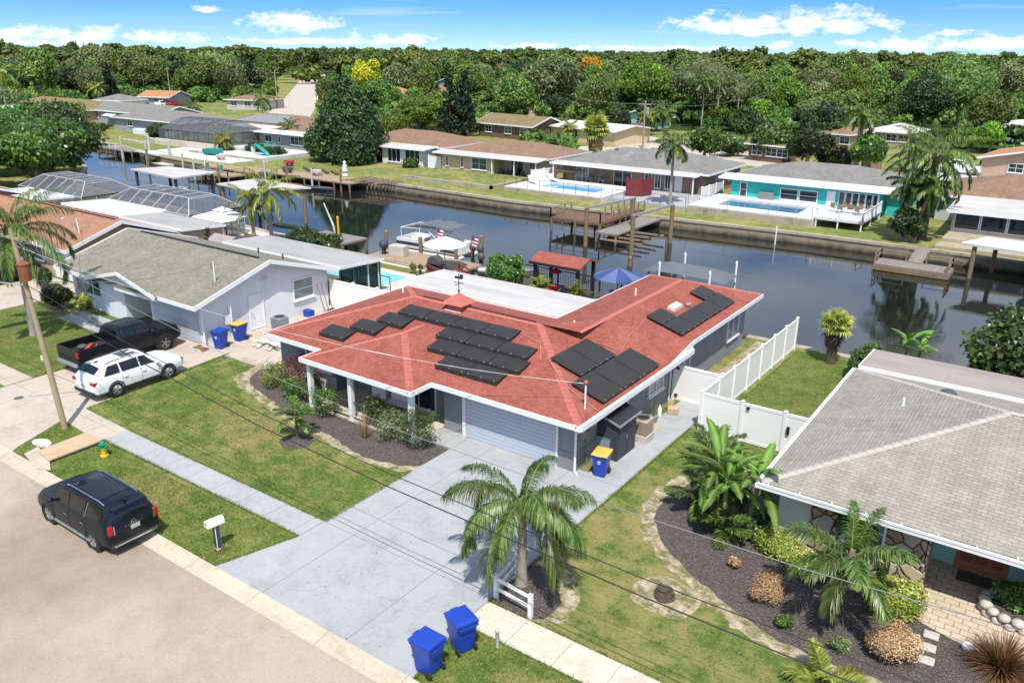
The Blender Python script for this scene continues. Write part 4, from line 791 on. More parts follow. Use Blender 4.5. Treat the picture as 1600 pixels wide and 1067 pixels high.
def frond_data(rng,L=2.4,a0=1.0,a1=-1.2,n=44,ll=0.55,hang=0.5,wid=0.022,sweep=0.55,base=0.16,seg=12,twist=0.0,plume=0.0):
 """pinnate frond along +x from the origin: rachis arches from a0 to a1 (radians above the horizon)"""
 ts=np.linspace(0,1,seg+1);ang=a0+(a1-a0)*ts**1.15;st=L/seg;P=[np.zeros(3)]
 for i in range(seg):P.append(P[-1]+np.array([math.cos(ang[i]),0,math.sin(ang[i])])*st)
 P=np.array(P);V=[];Fq=[];val=[]
 for i in range(seg+1):
  w_=0.028*(1-ts[i]*.8);V+=[P[i]+[0,-w_,0],P[i]+[0,w_,0],P[i]+[0,0,-w_*1.3]];val+=[0.9]*3
 for i in range(seg):
  a=3*i;Fq+=[(a,a+3,a+4,a+1),(a+1,a+4,a+5,a+2),(a+2,a+5,a+3,a)]
 V=[np.array(v)for v in V]
 for k in range(n):
  t=base+(1-base)*(k+0.5)/n;f=t*seg;i=min(int(f),seg-1);p=P[i]+(P[i+1]-P[i])*(f-i);tan=(P[i+1]-P[i])/st;nor=np.array([-tan[2],0,tan[0]])
  for sgn in(-1,1):
   l=ll*math.sin(min(1,(t-base*.6)/(1-base*.6))*math.pi*.82+.32)**.8*rng.uniform(.82,1.1);sw=sweep+0.5*t+rng.normal(0,.08);lift=0.25+rng.normal(0,.18+plume)
   d=np.array([0,sgn*math.cos(sw),0])+tan*math.sin(sw)+nor*lift;d/=np.linalg.norm(d);m_=p+d*l*.5+np.array([0,0,-hang*l*.12]);d2=d+np.array([0,0,-hang*rng.uniform(.8,1.4)]);d2/=np.linalg.norm(d2);e=m_+d2*l*.55
   wv=np.cross(d,[0,0,1]);wv/=np.linalg.norm(wv)+1e-9;wv=wv*wid;b=len(V);V+=[p-wv*.5,p+wv*.5,m_-wv,m_+wv,e+wv*.1,e-wv*.1];Fq+=[(b,b+1,b+3,b+2),(b+2,b+3,b+4,b+5)];q=rng.uniform(.1,.9);val+=[q*.8,q*.8,q,q,min(1,q+.25),min(1,q+.25)]
 return np.array(V),np.array(Fq),np.array(val)
PF={}
def palm_fronds(t,top,nf,mat,seed,L,n,ll,hang,wid,els,drop,single,rv=0.25,sweep=.55,az0=None,name='frond',crownshaft=None,plume=0.0):
 """nf fronds round the top; els = (lowest, highest) launch angle, drop = how much each bends down"""
 rng=np.random.default_rng(seed);AV=[];AF=[];AVal=[];off=0
 key=(seed,round(L,1))
 meshes=[]
 for k in range(nf):
  f=k/max(1,nf-1);a0=els[0]+(els[1]-els[0])*f+rng.normal(0,.07);a1=a0-drop*(1.15-.5*f)+rng.normal(0,.12);az_=k*2.399+rng.normal(0,.15)
  if az0 is not None:az_+=az0
  V,Fq,val=frond_data(rng,L*rng.uniform(1-rv*.6,1+rv*.3),a0,a1,n,ll,hang,wid,sweep,plume=plume);c,s=math.cos(az_),math.sin(az_)
  if single:
   W=V.copy();W[:,0]=V[:,0]*c-V[:,1]*s+top[0];W[:,1]=V[:,0]*s+V[:,1]*c+top[1];W[:,2]=V[:,2]+top[2];AV.append(W);AF.append(Fq+off);AVal.append(val);off+=len(V)
  else:
   o=npmesh(name,V,Fq,mat,t,val);o.location=top;o.rotation_euler=(0,0,az_)
 if single:return npmesh('crown',np.vstack(AV),np.vstack(AF),mat,t,np.concatenate(AVal))
def palm(name,label,loc,h,L=2.6,nf=14,seed=1,mat='leaf_palm',trunk=(.17,.12),lean=(0,0),n=40,ll=.6,hang=.9,wid=.028,els=(-.2,1.25),drop=1.7,single=False,bark='bark_grey',group=None,shaft=True,sweep=.55,dead=0,cat='palm',plume=0.0,rv=.25):
 t=thing(name,label,cat,loc,0,group);top=(lean[0],lean[1],h);rnd=random.Random(seed)
 pts=[];rs=[];K_=max(6,int(h/0.35))
 for i in range(K_+1):
  f=i/K_;pts.append((lean[0]*f*f,lean[1]*f*f,h*f-.05));rs.append((trunk[0]+(trunk[1]-trunk[0])*f)*(1.25 if i==0 else 1)*(1+.05*(i%2)))
 MB().tube(pts,rs,10).build('trunk',bark,t,smooth=50)
 if shaft:
  mb=MB();mb.tube([(top[0],top[1],h-.35),(top[0],top[1],h),(top[0],top[1],h+.35)],[trunk[1]*1.1,trunk[1]*1.5,.05],8)
  for k in range(7):a=k*2.4;mb.tube([(top[0],top[1],h-.1),(top[0]+.22*math.cos(a),top[1]+.22*math.sin(a),h+.18)],[.05,.02],5)
  mb.build('crown_base','leaf_dead' if dead else 'bark',t,smooth=50)
 palm_fronds(t,top,nf,mat,seed,L,n,ll,hang,wid,els,drop,single,rv=rv,sweep=sweep,plume=plume)
 if dead:palm_fronds(t,(top[0],top[1],h-.15),dead,'leaf_dead',seed+9,L*.8,max(12,n//2),ll*.8,1.2,wid,(-1.0,-.6),.5,single,name='dead_frond')
 return t
def fan_leaf(rng,R_=.7,n=16,fold=.25,droop=.4):
 V=[];Fq=[];val=[];pet=np.array([[0,-.02,0],[0,.02,0],[R_*.9,.015,.0],[R_*.9,-.015,.0]]);V+=list(pet);Fq.append((0,1,2,3));val+=[.8]*4;o=np.array([R_*.9,0,0])
 for k in range(n):
  a=(k/(n-1)-.5)*4.4;d=np.array([math.cos(a),math.sin(a),.05]);r=R_*(1-.12*abs(a)/2.2)*rng.uniform(.9,1.08);s=np.array([-math.sin(a),math.cos(a),0])*R_*.09;m_=o+d*r*.62;e=o+d*r+[0,0,-droop*r*rng.uniform(.5,1.3)]
  b=len(V);V+=[o-s*.1,o+s*.1,m_+s+[0,0,fold*.04],m_-s+[0,0,-fold*.04],e];q=rng.uniform(.2,1);val+=[.3,.3,q,q,1];Fq+=[(b,b+1,b+2,b+3),(b+3,b+2,b+4,b+4)]
 return np.array(V),Fq,np.array(val)
def fan_palm(name,label,loc,h,R_=.75,nf=26,seed=1,mat='leaf_palm',skirt=True,trunk=.2,cat='palm',group=None,single=True,skirt_mat='leaf_dead',skirt_len=1.4):
 t=thing(name,label,cat,loc,0,group);rng=np.random.default_rng(seed)
 pts=[(0,0,h*i/8-.05)for i in range(9)];MB().tube(pts,[trunk*(1.25 if i==0 else 1+.1*(i%2))for i in range(9)],10).build('trunk','bark_dark',t,smooth=50)
 def batch(nm,k0,els,m_,zz,droop,sc_=1.0,n_=16):
  AV=[];AF=[];Va=[];off=0
  for k in range(k0):
   V,Fq,val=fan_leaf(rng,R_*sc_*rng.uniform(.85,1.1),n_,droop=droop);el_=els[0]+(els[1]-els[0])*k/max(1,k0-1)+rng.normal(0,.08);a=k*2.399+rng.normal(0,.1)
   ce,se=math.cos(el_),math.sin(el_);W=V.copy();W[:,0]=V[:,0]*ce-V[:,2]*se;W[:,2]=V[:,0]*se+V[:,2]*ce;X=W.copy();X[:,0]=W[:,0]*math.cos(a)-W[:,1]*math.sin(a);X[:,1]=W[:,0]*math.sin(a)+W[:,1]*math.cos(a);X[:,2]+=zz(k/max(1,k0-1))
   AV.append(X);AF+=[tuple(i+off for i in f)for f in Fq];Va.append(val);off+=len(V)
  V=np.vstack(AV);me=bpy.data.meshes.new(nm);me.from_pydata([tuple(v)for v in V],[],[f if f[2]!=f[3]else f[:3]for f in AF]);me.materials.append(MATS[m_]);at=me.attributes.new('v','FLOAT','POINT');at.data.foreach_set('value',np.concatenate(Va).astype(np.float32));ob=bpy.data.objects.new(nm,me);C.objects.link(ob);adopt(ob,t)
 batch('crown',nf,(-.35,1.35),mat,lambda f:h,.35)
 if skirt:batch('dead_skirt',int(nf*.8),(-1.35,-.75),skirt_mat,lambda f:h-skirt_len*(1-f),.5,.9,10)
 return t
def bush(name,label,loc,w,h,mat,seed=1,nleaf=900,ls=.09,nl=9,cat='shrub',group=None,asp=.5,wy=None,core=True,stems=True,lobe=(.34,.52),rough=.12):
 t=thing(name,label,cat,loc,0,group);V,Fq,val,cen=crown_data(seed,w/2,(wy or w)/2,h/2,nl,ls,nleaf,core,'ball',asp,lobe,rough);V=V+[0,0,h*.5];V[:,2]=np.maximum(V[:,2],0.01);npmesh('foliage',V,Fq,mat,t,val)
 if stems:
  mb=MB();rnd=random.Random(seed)
  for k in range(5):a=k*1.26+rnd.random();mb.tube([(0,0,-.05),(w*.12*math.cos(a),w*.12*math.sin(a),h*.25),(w*.28*math.cos(a),w*.28*math.sin(a),h*.6)],[.03,.022,.01],5)
  mb.build('stem','bark',t)
 return t
def blades(name,label,loc,n,L,w,mat,seed=1,els=(.3,1.4),droop=.7,cat='plant',group=None,z=0.0,rad=.05):
 """clump of arching strap leaves"""
 t=thing(name,label,cat,loc,0,group);rng=np.random.default_rng(seed);V=[];Fq=[];val=[]
 for k in range(n):
  a=k*2.399+rng.normal(0,.2);e=els[0]+(els[1]-els[0])*rng.random();l=L*rng.uniform(.6,1.1);p=np.array([rad*math.cos(a),rad*math.sin(a),z]);s=np.array([-math.sin(a),math.cos(a),0]);q=rng.random();b=len(V)
  for j in range(5):
   f=j/4;ww=w*(1-f**2.2)*(.6+.4*min(1,f*4));V+=[p-s*ww,p+s*ww];val+=[q*.7+f*.3]*2;an=e-droop*f*1.6;p=p+np.array([math.cos(a)*math.cos(an),math.sin(a)*math.cos(an),math.sin(an)])*l/4
  Fq+=[(b+2*j,b+2*j+1,b+2*j+3,b+2*j+2)for j in range(4)]
 V=np.array(V);V[:,2]=np.maximum(V[:,2],0.012);npmesh('leaves',V,np.array(Fq),mat,t,val);return t
def banana(name,label,loc,h,nl,seed,L=1.9,W=.28,tilt=(-.2,1.3),group=None,stalks=((0,0),),flower=False):
 t=thing(name,label,'banana plant',loc,0,group);rng=np.random.default_rng(seed)
 for si,(sx,sy)in enumerate(stalks):
  hh=h*rng.uniform(.75,1.05)if si else h;MB().tube([(sx,sy,-.05),(sx*1.1,sy*1.1,hh*.5),(sx*1.25,sy*1.25,hh)],[.13,.1,.06],9).build('trunk','banana_stem',t,smooth=50)
  for k in range(nl):
   az_=k*2.3+si*1.1+rng.normal(0,.25);e=tilt[0]+(tilt[1]-tilt[0])*(k/(nl-1))**.8;l=L*rng.uniform(.8,1.1);M=20;p=np.array([sx*1.25,sy*1.25,hh-.05]);V=[];Fq=[];val=[];q=rng.random()
   ca,sa=math.cos(az_),math.sin(az_);sd=np.array([-sa,ca,0]);pet=int(M*.22)
   for j in range(M+1):
    f=j/M;an=e+.4-2.0*f*.8;tan=np.array([ca*math.cos(an),sa*math.cos(an),math.sin(an)]);nor=np.cross(sd,tan)*-1;g=max(0,(f-.2)/.8);ww=.018 if f<.2 else max(.012,W*math.sin(min(1,g*1.02+.06)*math.pi)**.5*(1 if g<.9 else.75))
    tear=rng.uniform(.72,1.0)if j%3==0 else 1.0;V+=[p-sd*ww*tear+np.array([0,0,-.35*ww*rng.uniform(.5,1.4)]),p+nor*.0,p+sd*ww*rng.uniform(.8,1)*1+np.array([0,0,-.35*ww*rng.uniform(.5,1.4)])];val+=[q*.6,.95,q*.6];p=p+tan*l/M
   Fq=[(3*j+a,3*j+a+1,3*j+a+4,3*j+a+3)for j in range(M)for a in(0,1)if not(j%5==3 and f and rng.random()<.18 and j>6)]
   npmesh('leaf',np.array(V),np.array(Fq),'leaf_banana',t,val)
 if flower:
  MB().tube([(0,0,h),(.1,-.25,h-.1),(.15,-.4,h-.5)],[.03,.03,.02],6).lathe([(.02,0),(.09,.1),(.07,.25),(.01,.33)],10,(.15,-.4,h-.85)).build('flower','leaf_copper',t,smooth=60)
 return t
plain('banana_stem',K(130,140,80),0.7,amt=0.3,scale=4)
# plants near the camera
palm('queen_palm','drooping queen palm in the mulch bed between driveway and lawn',(-11.85,17.55,0),2.75,L=2.8,nf=22,seed=4,n=140,ll=.7,hang=2.6,wid=.011,els=(.05,1.15),drop=2.3,bark='bark_grey',trunk=(.17,.12),plume=.12)
p=G(20,362,6.0);palm('queen_palm','tall feathery palm behind the wooden utility pole at the left edge',(p[0],p[1],0),6.0,L=3.9,nf=22,seed=12,n=90,ll=.85,hang=1.8,wid=.02,els=(-.3,1.2),drop=1.7,mat='leaf_palm',trunk=(.18,.13),plume=.12)
T4=G(465,684);palm('young_palm','small young palm in a round bare patch of the front lawn',(T4[0],T4[1],0),.95,L=.95,nf=11,seed=5,n=26,ll=.34,hang=.5,wid=.03,els=(.1,1.2),drop=1.0,mat='leaf_palm',trunk=(.06,.05),bark='bark_dark')
p=G(1098,745);palm('clump_palm','dark young palm at the back of the right-hand planting bed',(p[0]+.1,p[1]+.7,0),.8,L=1.35,nf=13,seed=7,n=50,ll=.42,hang=.5,wid=.022,els=(.2,1.35),drop=1.0,trunk=(.09,.07),bark='bark_dark')
p=G(1120,770);palm('clump_palm','spreading young palm beside the white fence gate',(p[0]-.2,p[1]+.7,0),.5,L=1.3,nf=12,seed=8,n=46,ll=.42,hang=.6,wid=.022,els=(.1,1.3),drop=1.2,trunk=(.09,.07),bark='bark_dark')
p=G(1082,800);palm('clump_palm','low feathery palm leaning over the left rim of the planting bed',(p[0]+.2,p[1]+.2,0),.5,L=1.4,nf=12,seed=9,n=44,ll=.4,hang=.6,wid=.024,els=(.1,1.3),drop=1.1,trunk=(.08,.07),bark='bark_dark')
p=G(1100,835);palm('clump_palm','low dark palm under the banana leaves',(p[0]+.5,p[1]+.3,0),.3,L=1.1,nf=12,seed=10,n=40,ll=.4,hang=.4,wid=.024,els=(.1,1.3),drop=1.1,trunk=(.07,.06),bark='bark_dark')
p=G(1150,835);banana('banana_plant','big banana plant with broad leaves and hanging flower, right-hand bed',(p[0]-.5,p[1],0),1.9,12,21,L=2.1,W=.2,tilt=(-.35,1.15),stalks=((0,0),(.7,.5),(-.5,.6)),flower=True)
p=G(1285,962);palm('bed_palm','arching palm with a bowed trunk in the middle of the right-hand bed',(p[0],p[1],0),2.2,L=2.0,nf=15,seed=31,n=72,ll=.55,hang=1.0,wid=.018,els=(-.3,1.1),drop=1.5,lean=(.5,-.1),trunk=(.13,.09),bark='bark',plume=.12)
p=G(1320,905);bush('clipped_tree','bright green rounded tree against the stone wall',(p[0],p[1]+.6,0),1.4,2.9,'leaf_shrub',41,2600,.07,12)
p=G(1215,868);bush('croton_shrub','yellow variegated shrub left of the stone wall window',(p[0],p[1],0),1.8,.8,'leaf_croton',42,3600,.045,16,wy=1.2,rough=.2)
p=G(1262,905);bush('croton_shrub','yellow variegated shrub spilling towards the bowed palm',(p[0]-.2,p[1]+.2,0),1.6,.75,'leaf_croton',43,3200,.045,14,wy=1.1,rough=.2)
p=G(1400,960);bush('croton_shrub','largest yellow variegated shrub, beside the paver patio',(p[0],p[1],0),1.9,1.1,'leaf_croton',44,4600,.05,14,lobe=(.34,.5),rough=.17)
p=G(1194,935);bush('copper_shrub','small round copper-pink shrub on the dark mulch',(p[0],p[1],0),1.3,.85,'leaf_copper',45,3000,.04,11,lobe=(.36,.52),rough=.17,asp=.4)
p=G(1392,1025);bush('copper_shrub','large round copper-pink shrub by the stepping stones',(p[0],p[1],0),1.6,1.0,'leaf_copper',46,3800,.045,12,lobe=(.36,.52),rough=.17,asp=.4)
p=G(1222,978);bush('low_shrub','small dark green shrub at the front edge of the bed',(p[0],p[1],0),.7,.45,'leaf_shrub',47,500,.05,6)
p=G(1312,1018);bush('low_shrub','small grey-green shrub near the stepping stones',(p[0],p[1],0),.75,.45,'leaf_olive',48,500,.05,6)
p=G(1150,885);bush('low_shrub','small dark shrub below the banana plant',(p[0]-.1,p[1]-.1,0),.6,.4,'leaf_copper',49,380,.05,6)
p=G(1275,1080);palm('clump_palm','bright green young palm at the very bottom of the photo',(p[0]+.2,p[1]+.1,0),.2,L=1.1,nf=11,seed=51,n=50,ll=.4,hang=.5,wid=.016,els=(.2,1.2),drop=1.2,mat='leaf_palm_yellow',trunk=(.06,.05),bark='bark_dark')
p=G(1562,1050);blades('fountain_grass','big tan fountain grass tussock in the bottom right corner',(p[0],p[1]+.1,0),900,1.15,.012,'leaf_grassclump',52,(.1,1.5),.5,'ornamental grass',rad=.12)
for(x,y,z,s,l,rr0)in[(1390,880,.0,53,'spiky yucca rosette high on the stone ledge',.55),(1362,900,0,54,'spiky yucca beside the clipped tree',.5)]:
 p=G(x,y);t=blades('yucca',l,(p[0],p[1]+.2,0),60,rr0,.022,'leaf_palm',s,(-.2,1.4),.1,'yucca',z=1.0,rad=.03);MB().tube([(0,0,0),(.03,0,1.0)],[.05,.04],6).build('trunk','bark',t)
p=G(1575,960);bush('planter_shrub','leafy green shrub in the round stone planter',(p[0],p[1]+.1,.25),1.5,.7,'leaf_shrub',55,1400,.06,9)
p=G(1110,770);bush('fern_mass','dark leafy clump behind the banana plant',(p[0]+.5,p[1]-.6,0),2.4,1.2,'leaf_dark',56,2200,.1,12)
p=G(1165,850);bush('fern_mass','dark undergrowth round the foot of the banana plant',(p[0]+.2,p[1]+.8,0),1.8,.8,'leaf_dark',57,1500,.09,10)
for i,(x,y,w_,h_,m_,l)in enumerate([(432,602,1.5,1.0,'leaf_palm_yellow','yellow-green shrub at the left end of the front bed'),(475,605,1.9,1.5,'leaf_red','dark red-leaved shrub against the front corner of the house'),(455,625,1.0,.9,'leaf_shrub','green shrub between the yellow and the red shrub'),(508,648,1.3,1.4,'leaf_shrub','green shrub in front of the left porch post'),(485,625,1.2,1.1,'leaf_olive','pale olive shrub below the red-leaved one'),(588,665,1.3,1.3,'leaf_shrub','green shrub in front of the middle of the porch'),(617,685,1.5,1.1,'leaf_olive','wide olive shrub right of the middle porch post'),(662,700,1.5,1.7,'leaf_shrub','white-flowered green shrub at the right end of the front bed')]):
 p=G(x,y);bush('bed_shrub',l,(p[0],p[1],0),w_*1.3,h_*1.2,m_,60+i,1900,.06,12,core=False,lobe=(.28,.5),rough=.28,asp=.35)
p=G(552,690);blades('dry_plant','dead brown stalks standing by the middle porch post',(p[0]+.2,p[1]+.5,0),26,1.5,.018,'leaf_dead',70,(1.1,1.55),.12)
p=G(1297,567);fan_palm('fan_palm','short shaggy fan palm on the fenced back lawn by the canal',(p[0],p[1],0),2.05,.56,26,71,'leaf_palm_yellow',True,.24,skirt_mat='bark_dark',skirt_len=.45)
p=G(1350,600);bush('sea_grape','rounded sea grape bush at the corner of the grey hip roof',(p[0]+.1,p[1]+.5,0),2.6,2.0,'leaf_shrub',72,2600,.1,12)
p=G(1412,580);banana('banana_plant','young banana plant on the canal bank behind the grey roof',(p[0],p[1]-.3,0),1.6,6,73,L=1.7,W=.17,tilt=(.1,1.2),stalks=((0,0),(.5,.1)))
tree('sea_grape_tree','large glossy sea grape tree over the canal at the right edge','tree',(-.7,42.0,0),4.5,6.4,'leaf_shrub',74,16,6500,.14,.16,clear=.12,asp=.75)
p=G(97,480);bush('hedge_shrub','dark green shrub at the corner of the white house',(p[0]+.3,p[1]-.3,0),1.9,1.9,'leaf_dark',75,1500,.1,9)
p=G(130,482);bush('croton_shrub','yellow-green shrub below the white house windows',(p[0],p[1]+.1,0),1.6,.9,'leaf_croton',76,900,.09,8)
p=G(150,480);blades('bromeliad','pale spiky plant by the white house porch',(p[0]-.3,p[1]+.6,0),60,.8,.03,'leaf_palm_yellow',77)
p=G(68,470);bush('hedge_shrub','green shrub on the corner of the tan house drive',(p[0]-3,p[1]+1.5,0),1.6,1.5,'leaf_shrub',78,900,.1,8)
p=G(290,372);tree('cypress','small pointed cypress between the two patio roofs','tree',(-51.2,34.6,0),3.4,1.5,'leaf_dark',79,16,1600,.09,.08,shape='cone',clear=.04);
p=G(307,375);tree('cypress','shorter rounded cypress beside the pointed one','tree',(-52.2,34.4,0),2.6,1.1,'leaf_shrub',80,12,900,.09,.07,shape='cone',clear=.04)
p=G(418,300,4.6);palm('canal_palm','leaning palm cluster at the canal behind the tan house',(p[0],p[1],0),4.6,L=3.0,nf=16,seed=81,n=40,ll=.65,hang=1.2,wid=.04,els=(-.3,1.2),drop=1.6,single=True,mat='leaf_palm_yellow')
palm('canal_palm','shorter palm beside the leaning canal palm',(p[0]-1.9,p[1]-.3,0),3.4,L=2.6,nf=14,seed=82,n=36,ll=.6,hang=1.2,wid=.04,els=(-.3,1.2),drop=1.6,single=True,mat='leaf_palm_yellow')
p=G(375,365);bush('garden_mass','dense tropical shrubs behind the white gazebo',(-50.5,43.2,0),4.2,1.8,'leaf_dark',83,2400,.13,12)
p=G(420,360);bush('garden_mass','green shrubs beside the wooden canal fence',(-48.8,44.0,0),2.5,1.6,'leaf_shrub',84,1200,.12,10)
p=G(805,450);tree('patio_tree','bushy green tree beside the deck gazebo','tree',(p[0]+.2,p[1]-1.5,0),3.0,3.0,'leaf_shrub',85,12,2600,.13,.08,clear=.1)
p=G(770,455);bush('patio_shrub','low green shrub at the foot of the patio tree',(p[0]-.5,p[1]-2,0),1.9,1.5,'leaf_shrub',86,900,.12,8)
for i,(x,y,w_,h_)in enumerate([(-101,46.5,9,7.5),(-108,52,11,8.5),(-117,58,12,9),(-104,40,10,8),(-114,47,11,8.8),(-126,62,12,8.5),(-124,52,12,9),(-137,66,12,8)]):
 tree('mangrove',['dense round mangrove nearest the screen cages','mangrove overhanging the water just left of the first boathouse roof','mangrove at the tip of the left bank, reaching over the blue water','mangrove cut by the left edge, nearest the camera','mangrove in the middle of the clump on the left bank','mangrove farthest out towards the clipped hedge','mangrove at the back left of the clump','farthest mangrove, below the olive-roofed house'][i],'tree',(x,y,-.3),h_,w_,'leaf_shrub',90+i,16,4200,.26,.25,clear=.05,asp=.6)
# trees beyond the canal
def far_h(base,top):
 b=G(*base)
 zs=np.arange(0,40,.1);best=min(zs,key=lambda z:abs(py_of((b[0],b[1],z))-top));return b,float(best)
def py_of(p):
 q=np.array(p,float)-[0,0,H];return 533.5-F*(q@u2)/(q@fw)
def px_of(p):
 q=np.array(p,float)-[0,0,H];return 800+F*(q@r2)/(q@fw)
tree('magnolia','big dark glossy magnolia on the far bank, left of centre','tree',(-89.8,85.5,0),11.6,11.6,'leaf_dark',101,34,15000,.3,.45,shape='cone',clear=.05,bark='bark_grey',asp=.5,lobe=(.34,.5))
def ftree(kind,label,px,pyb,ptop,wpx,mat,seed,**k):
 b,h_=far_h((px,pyb),ptop);dist=np.dot(b-np.array([0,0,H]),fw);w_=wpx*dist/F
 return tree(kind,label,'tree',(b[0],b[1],0),h_,w_,mat,seed,**k)
ftree('norfolk_pine','tall dark Norfolk pine, left one of the central pair',703,212,108,42,'leaf_pine',111,shape='cone',nl=40,nleaf=3600,ls=.32,clear=.03,bark='bark_dark',lobe=(.2,.4))
ftree('norfolk_pine','tall dark Norfolk pine, right one of the central pair',726,212,106,44,'leaf_pine',112,shape='cone',nl=40,nleaf=3600,ls=.32,clear=.03,bark='bark_dark',lobe=(.2,.4))
ftree('cypress_tree','tall narrow dark cypress in the left background',176,166,96,30,'leaf_pine',113,shape='cone',nl=26,nleaf=2400,ls=.4,clear=.03,bark='bark_dark')
ftree('poinciana','bright yellow flowering tree left of centre',576,165,88,54,'leaf_yellow',114,nl=14,nleaf=2600,ls=.5)
ftree('poinciana','orange flowering tree crown, right of centre near the skyline',922,150,82,40,'leaf_orange',115,nl=12,nleaf=2000,ls=.6)
ftree('poinciana','small yellow flowering crown near the skyline by the pines',712,113,79,26,'leaf_orange',116,nl=10,nleaf=1500,ls=.6)
for i,(px,pb,pt,wp,m_,l)in enumerate([(655,205,145,80,'leaf_bright','bright green round tree behind the brown hip roof'),(690,200,142,70,'leaf_bright','bright green round tree right behind its twin, by the pines'),(615,212,178,60,'leaf_bright','low bright green tree beside the magnolia'),(325,155,88,90,'leaf_oak','broad dark oak right of the tan houses, left background'),(75,152,100,150,'leaf_dark','massive dark oak behind the olive roof'),(20,150,95,90,'leaf_dark','dark oak at the left edge of the background'),(130,155,105,70,'leaf_dark','dark oak between the olive roof and the cypress'),(240,140,92,80,'leaf_oak','oak behind the brown gabled house, left background'),(1490,212,76,125,'leaf_oak','largest oak of the background, right of centre, breaking the skyline'),(1440,214,110,95,'leaf_dark','dark oak left of the largest oak'),(1540,222,135,70,'leaf_oak','oak right of the largest oak'),(860,178,84,120,'leaf_olive','grey-green live oak in the centre background'),(930,190,118,80,'leaf_oak','green oak behind the white-roofed house'),(1105,195,88,150,'leaf_olive','wide grey-green live oak with pale limbs, right of centre'),(1010,185,92,110,'leaf_bright','green oak behind the fan palm'),(1230,190,120,60,'leaf_bright','round green tree left of the solar roof'),(1330,190,115,90,'leaf_bright','rounded green tree behind the tall palms'),(1205,250,195,80,'leaf_shrub','leafy tree behind the teal house'),(1260,262,200,80,'leaf_dark','dark tree behind the teal roof ridge'),(1100,250,198,62,'leaf_shrub','glossy green tree right of the grey hip roof house'),(1285,228,160,80,'leaf_dark','dark tree below the solar roof'),(1570,190,155,60,'leaf_oak','round tree at the right edge by the pale roofs'),(1350,270,205,60,'leaf_shrub','leafy tree between the teal house and the pickup'),(1165,225,165,60,'leaf_dark','dark tree beside the pale street'),(1585,225,195,40,'leaf_dark','small dark tree at the right edge above the orange roof'),(424,168,122,26,'leaf_bright','small round tree on the far street verge'),(515,190,112,40,'leaf_oak','tree on the right side of the far street'),(380,165,135,36,'leaf_oak','small tree in front of the pink house'),(118,200,172,30,'leaf_dark','small dark tree on the far left lawn'),(235,205,185,40,'leaf_shrub','shrubby tree beside the pale house wall'),(965,208,170,46,'leaf_dark','dark tree by the small teal gable'),(1020,205,150,60,'leaf_dark','dark tree behind the streetlight palms')]):
 ftree('oak_tree' if m_!='leaf_bright' else 'shade_tree',l,px,pb,pt,wp,m_,120+i,nl=17,nleaf=4200,ls=.42 if pb<190 else.28,clear=.1)
def fpalm(px,pyb,ph,label,L=2.6,seed=1,kind='palm',mat='leaf_palm',**k):
 b,h_=far_h((px,pyb),ph)
 if kind=='fan':return fan_palm('cabbage_palm',label,(b[0],b[1],0),h_,L,40,seed,mat,**k)
 return palm('feather_palm',label,(b[0],b[1],0),h_,L=L,nf=k.pop('nf',18),seed=seed,n=34,ll=.85,hang=1.4,wid=.055,els=(-.45,1.2),drop=1.6,single=True,mat=mat,**k)
fpalm(1046,325,225,'tall feathery palm at the edge of the far seawall',2.3,161,bark='bark_grey')
fpalm(930,242,205,'shaggy cabbage palm with a brown skirt, centre right',1.5,162,'fan','leaf_palm_yellow',skirt_len=1.6)
fpalm(890,222,200,'small date palm on the lawn of the white-roofed house',1.9,163,mat='leaf_palm_yellow')
fpalm(1036,225,178,'tall palm left of the grey transformer pole',3.2,164)
fpalm(1440,375,245,'stout tall palm at the right end of the far bank',4.6,165,nf=30,trunk=(.34,.26),bark='bark_dark')
fpalm(1427,378,290,'slim leaning palm with a pale trunk by the floating dock',2.3,166,lean=(.8,0),bark='bark_grey');fpalm(1410,372,290,'bushy palm in the far bank clump',2.4,167)
fpalm(1333,268,178,'tall palm with a long pale trunk behind the teal house',3.2,168);fpalm(1425,270,225,'palm crown left of the stout tall palm',3.0,169)
fpalm(15,196,115,'tall palm against the dark oaks at the far left',3.6,170,mat='leaf_palm_yellow');fpalm(302,190,168,'palm in front of the grey roofs, left background',2.6,171);fpalm(155,168,138,'yellowish palm beside the cypress',2.8,172,mat='leaf_palm_yellow')
fpalm(205,166,152,'short palm beside the brown gabled house',2.6,173);fpalm(412,195,155,'palm on the corner of the far street',3.0,174);fpalm(350,230,205,'palm by the dark screen enclosure',2.0,175,mat='leaf_palm_yellow');fpalm(352,240,218,'broad low palm on the pale terrace',2.0,176,mat='leaf_palm_yellow')
fpalm(670,205,165,'palm beside the bright round trees',3.0,177);fpalm(705,208,185,'palm at the foot of the pines',2.6,178);fpalm(645,206,170,'palm right of the brown hip roof',2.8,179);fpalm(1095,205,130,'very tall slim palm in the centre right background',3.2,180);fpalm(1118,205,135,'very tall slim palm right of its twin',3.2,181);fpalm(1185,200,128,'tall palm near the skyline, right background',3.0,182)
fpalm(1012,212,180,'yellowing palm by the small teal gable',2.6,183,mat='leaf_palm_yellow');fpalm(455,228,200,'palm draped over the white flat roof',2.6,184);fpalm(880,215,190,'low palm beside the date palm',1.6,185)
tree('bushy_tree','leafy shrub mass at the foot of the stout palm','shrub',tuple(G(1415,378)),3.0,3.6,'leaf_dark',186,10,1600,.16,.1,clear=.05)
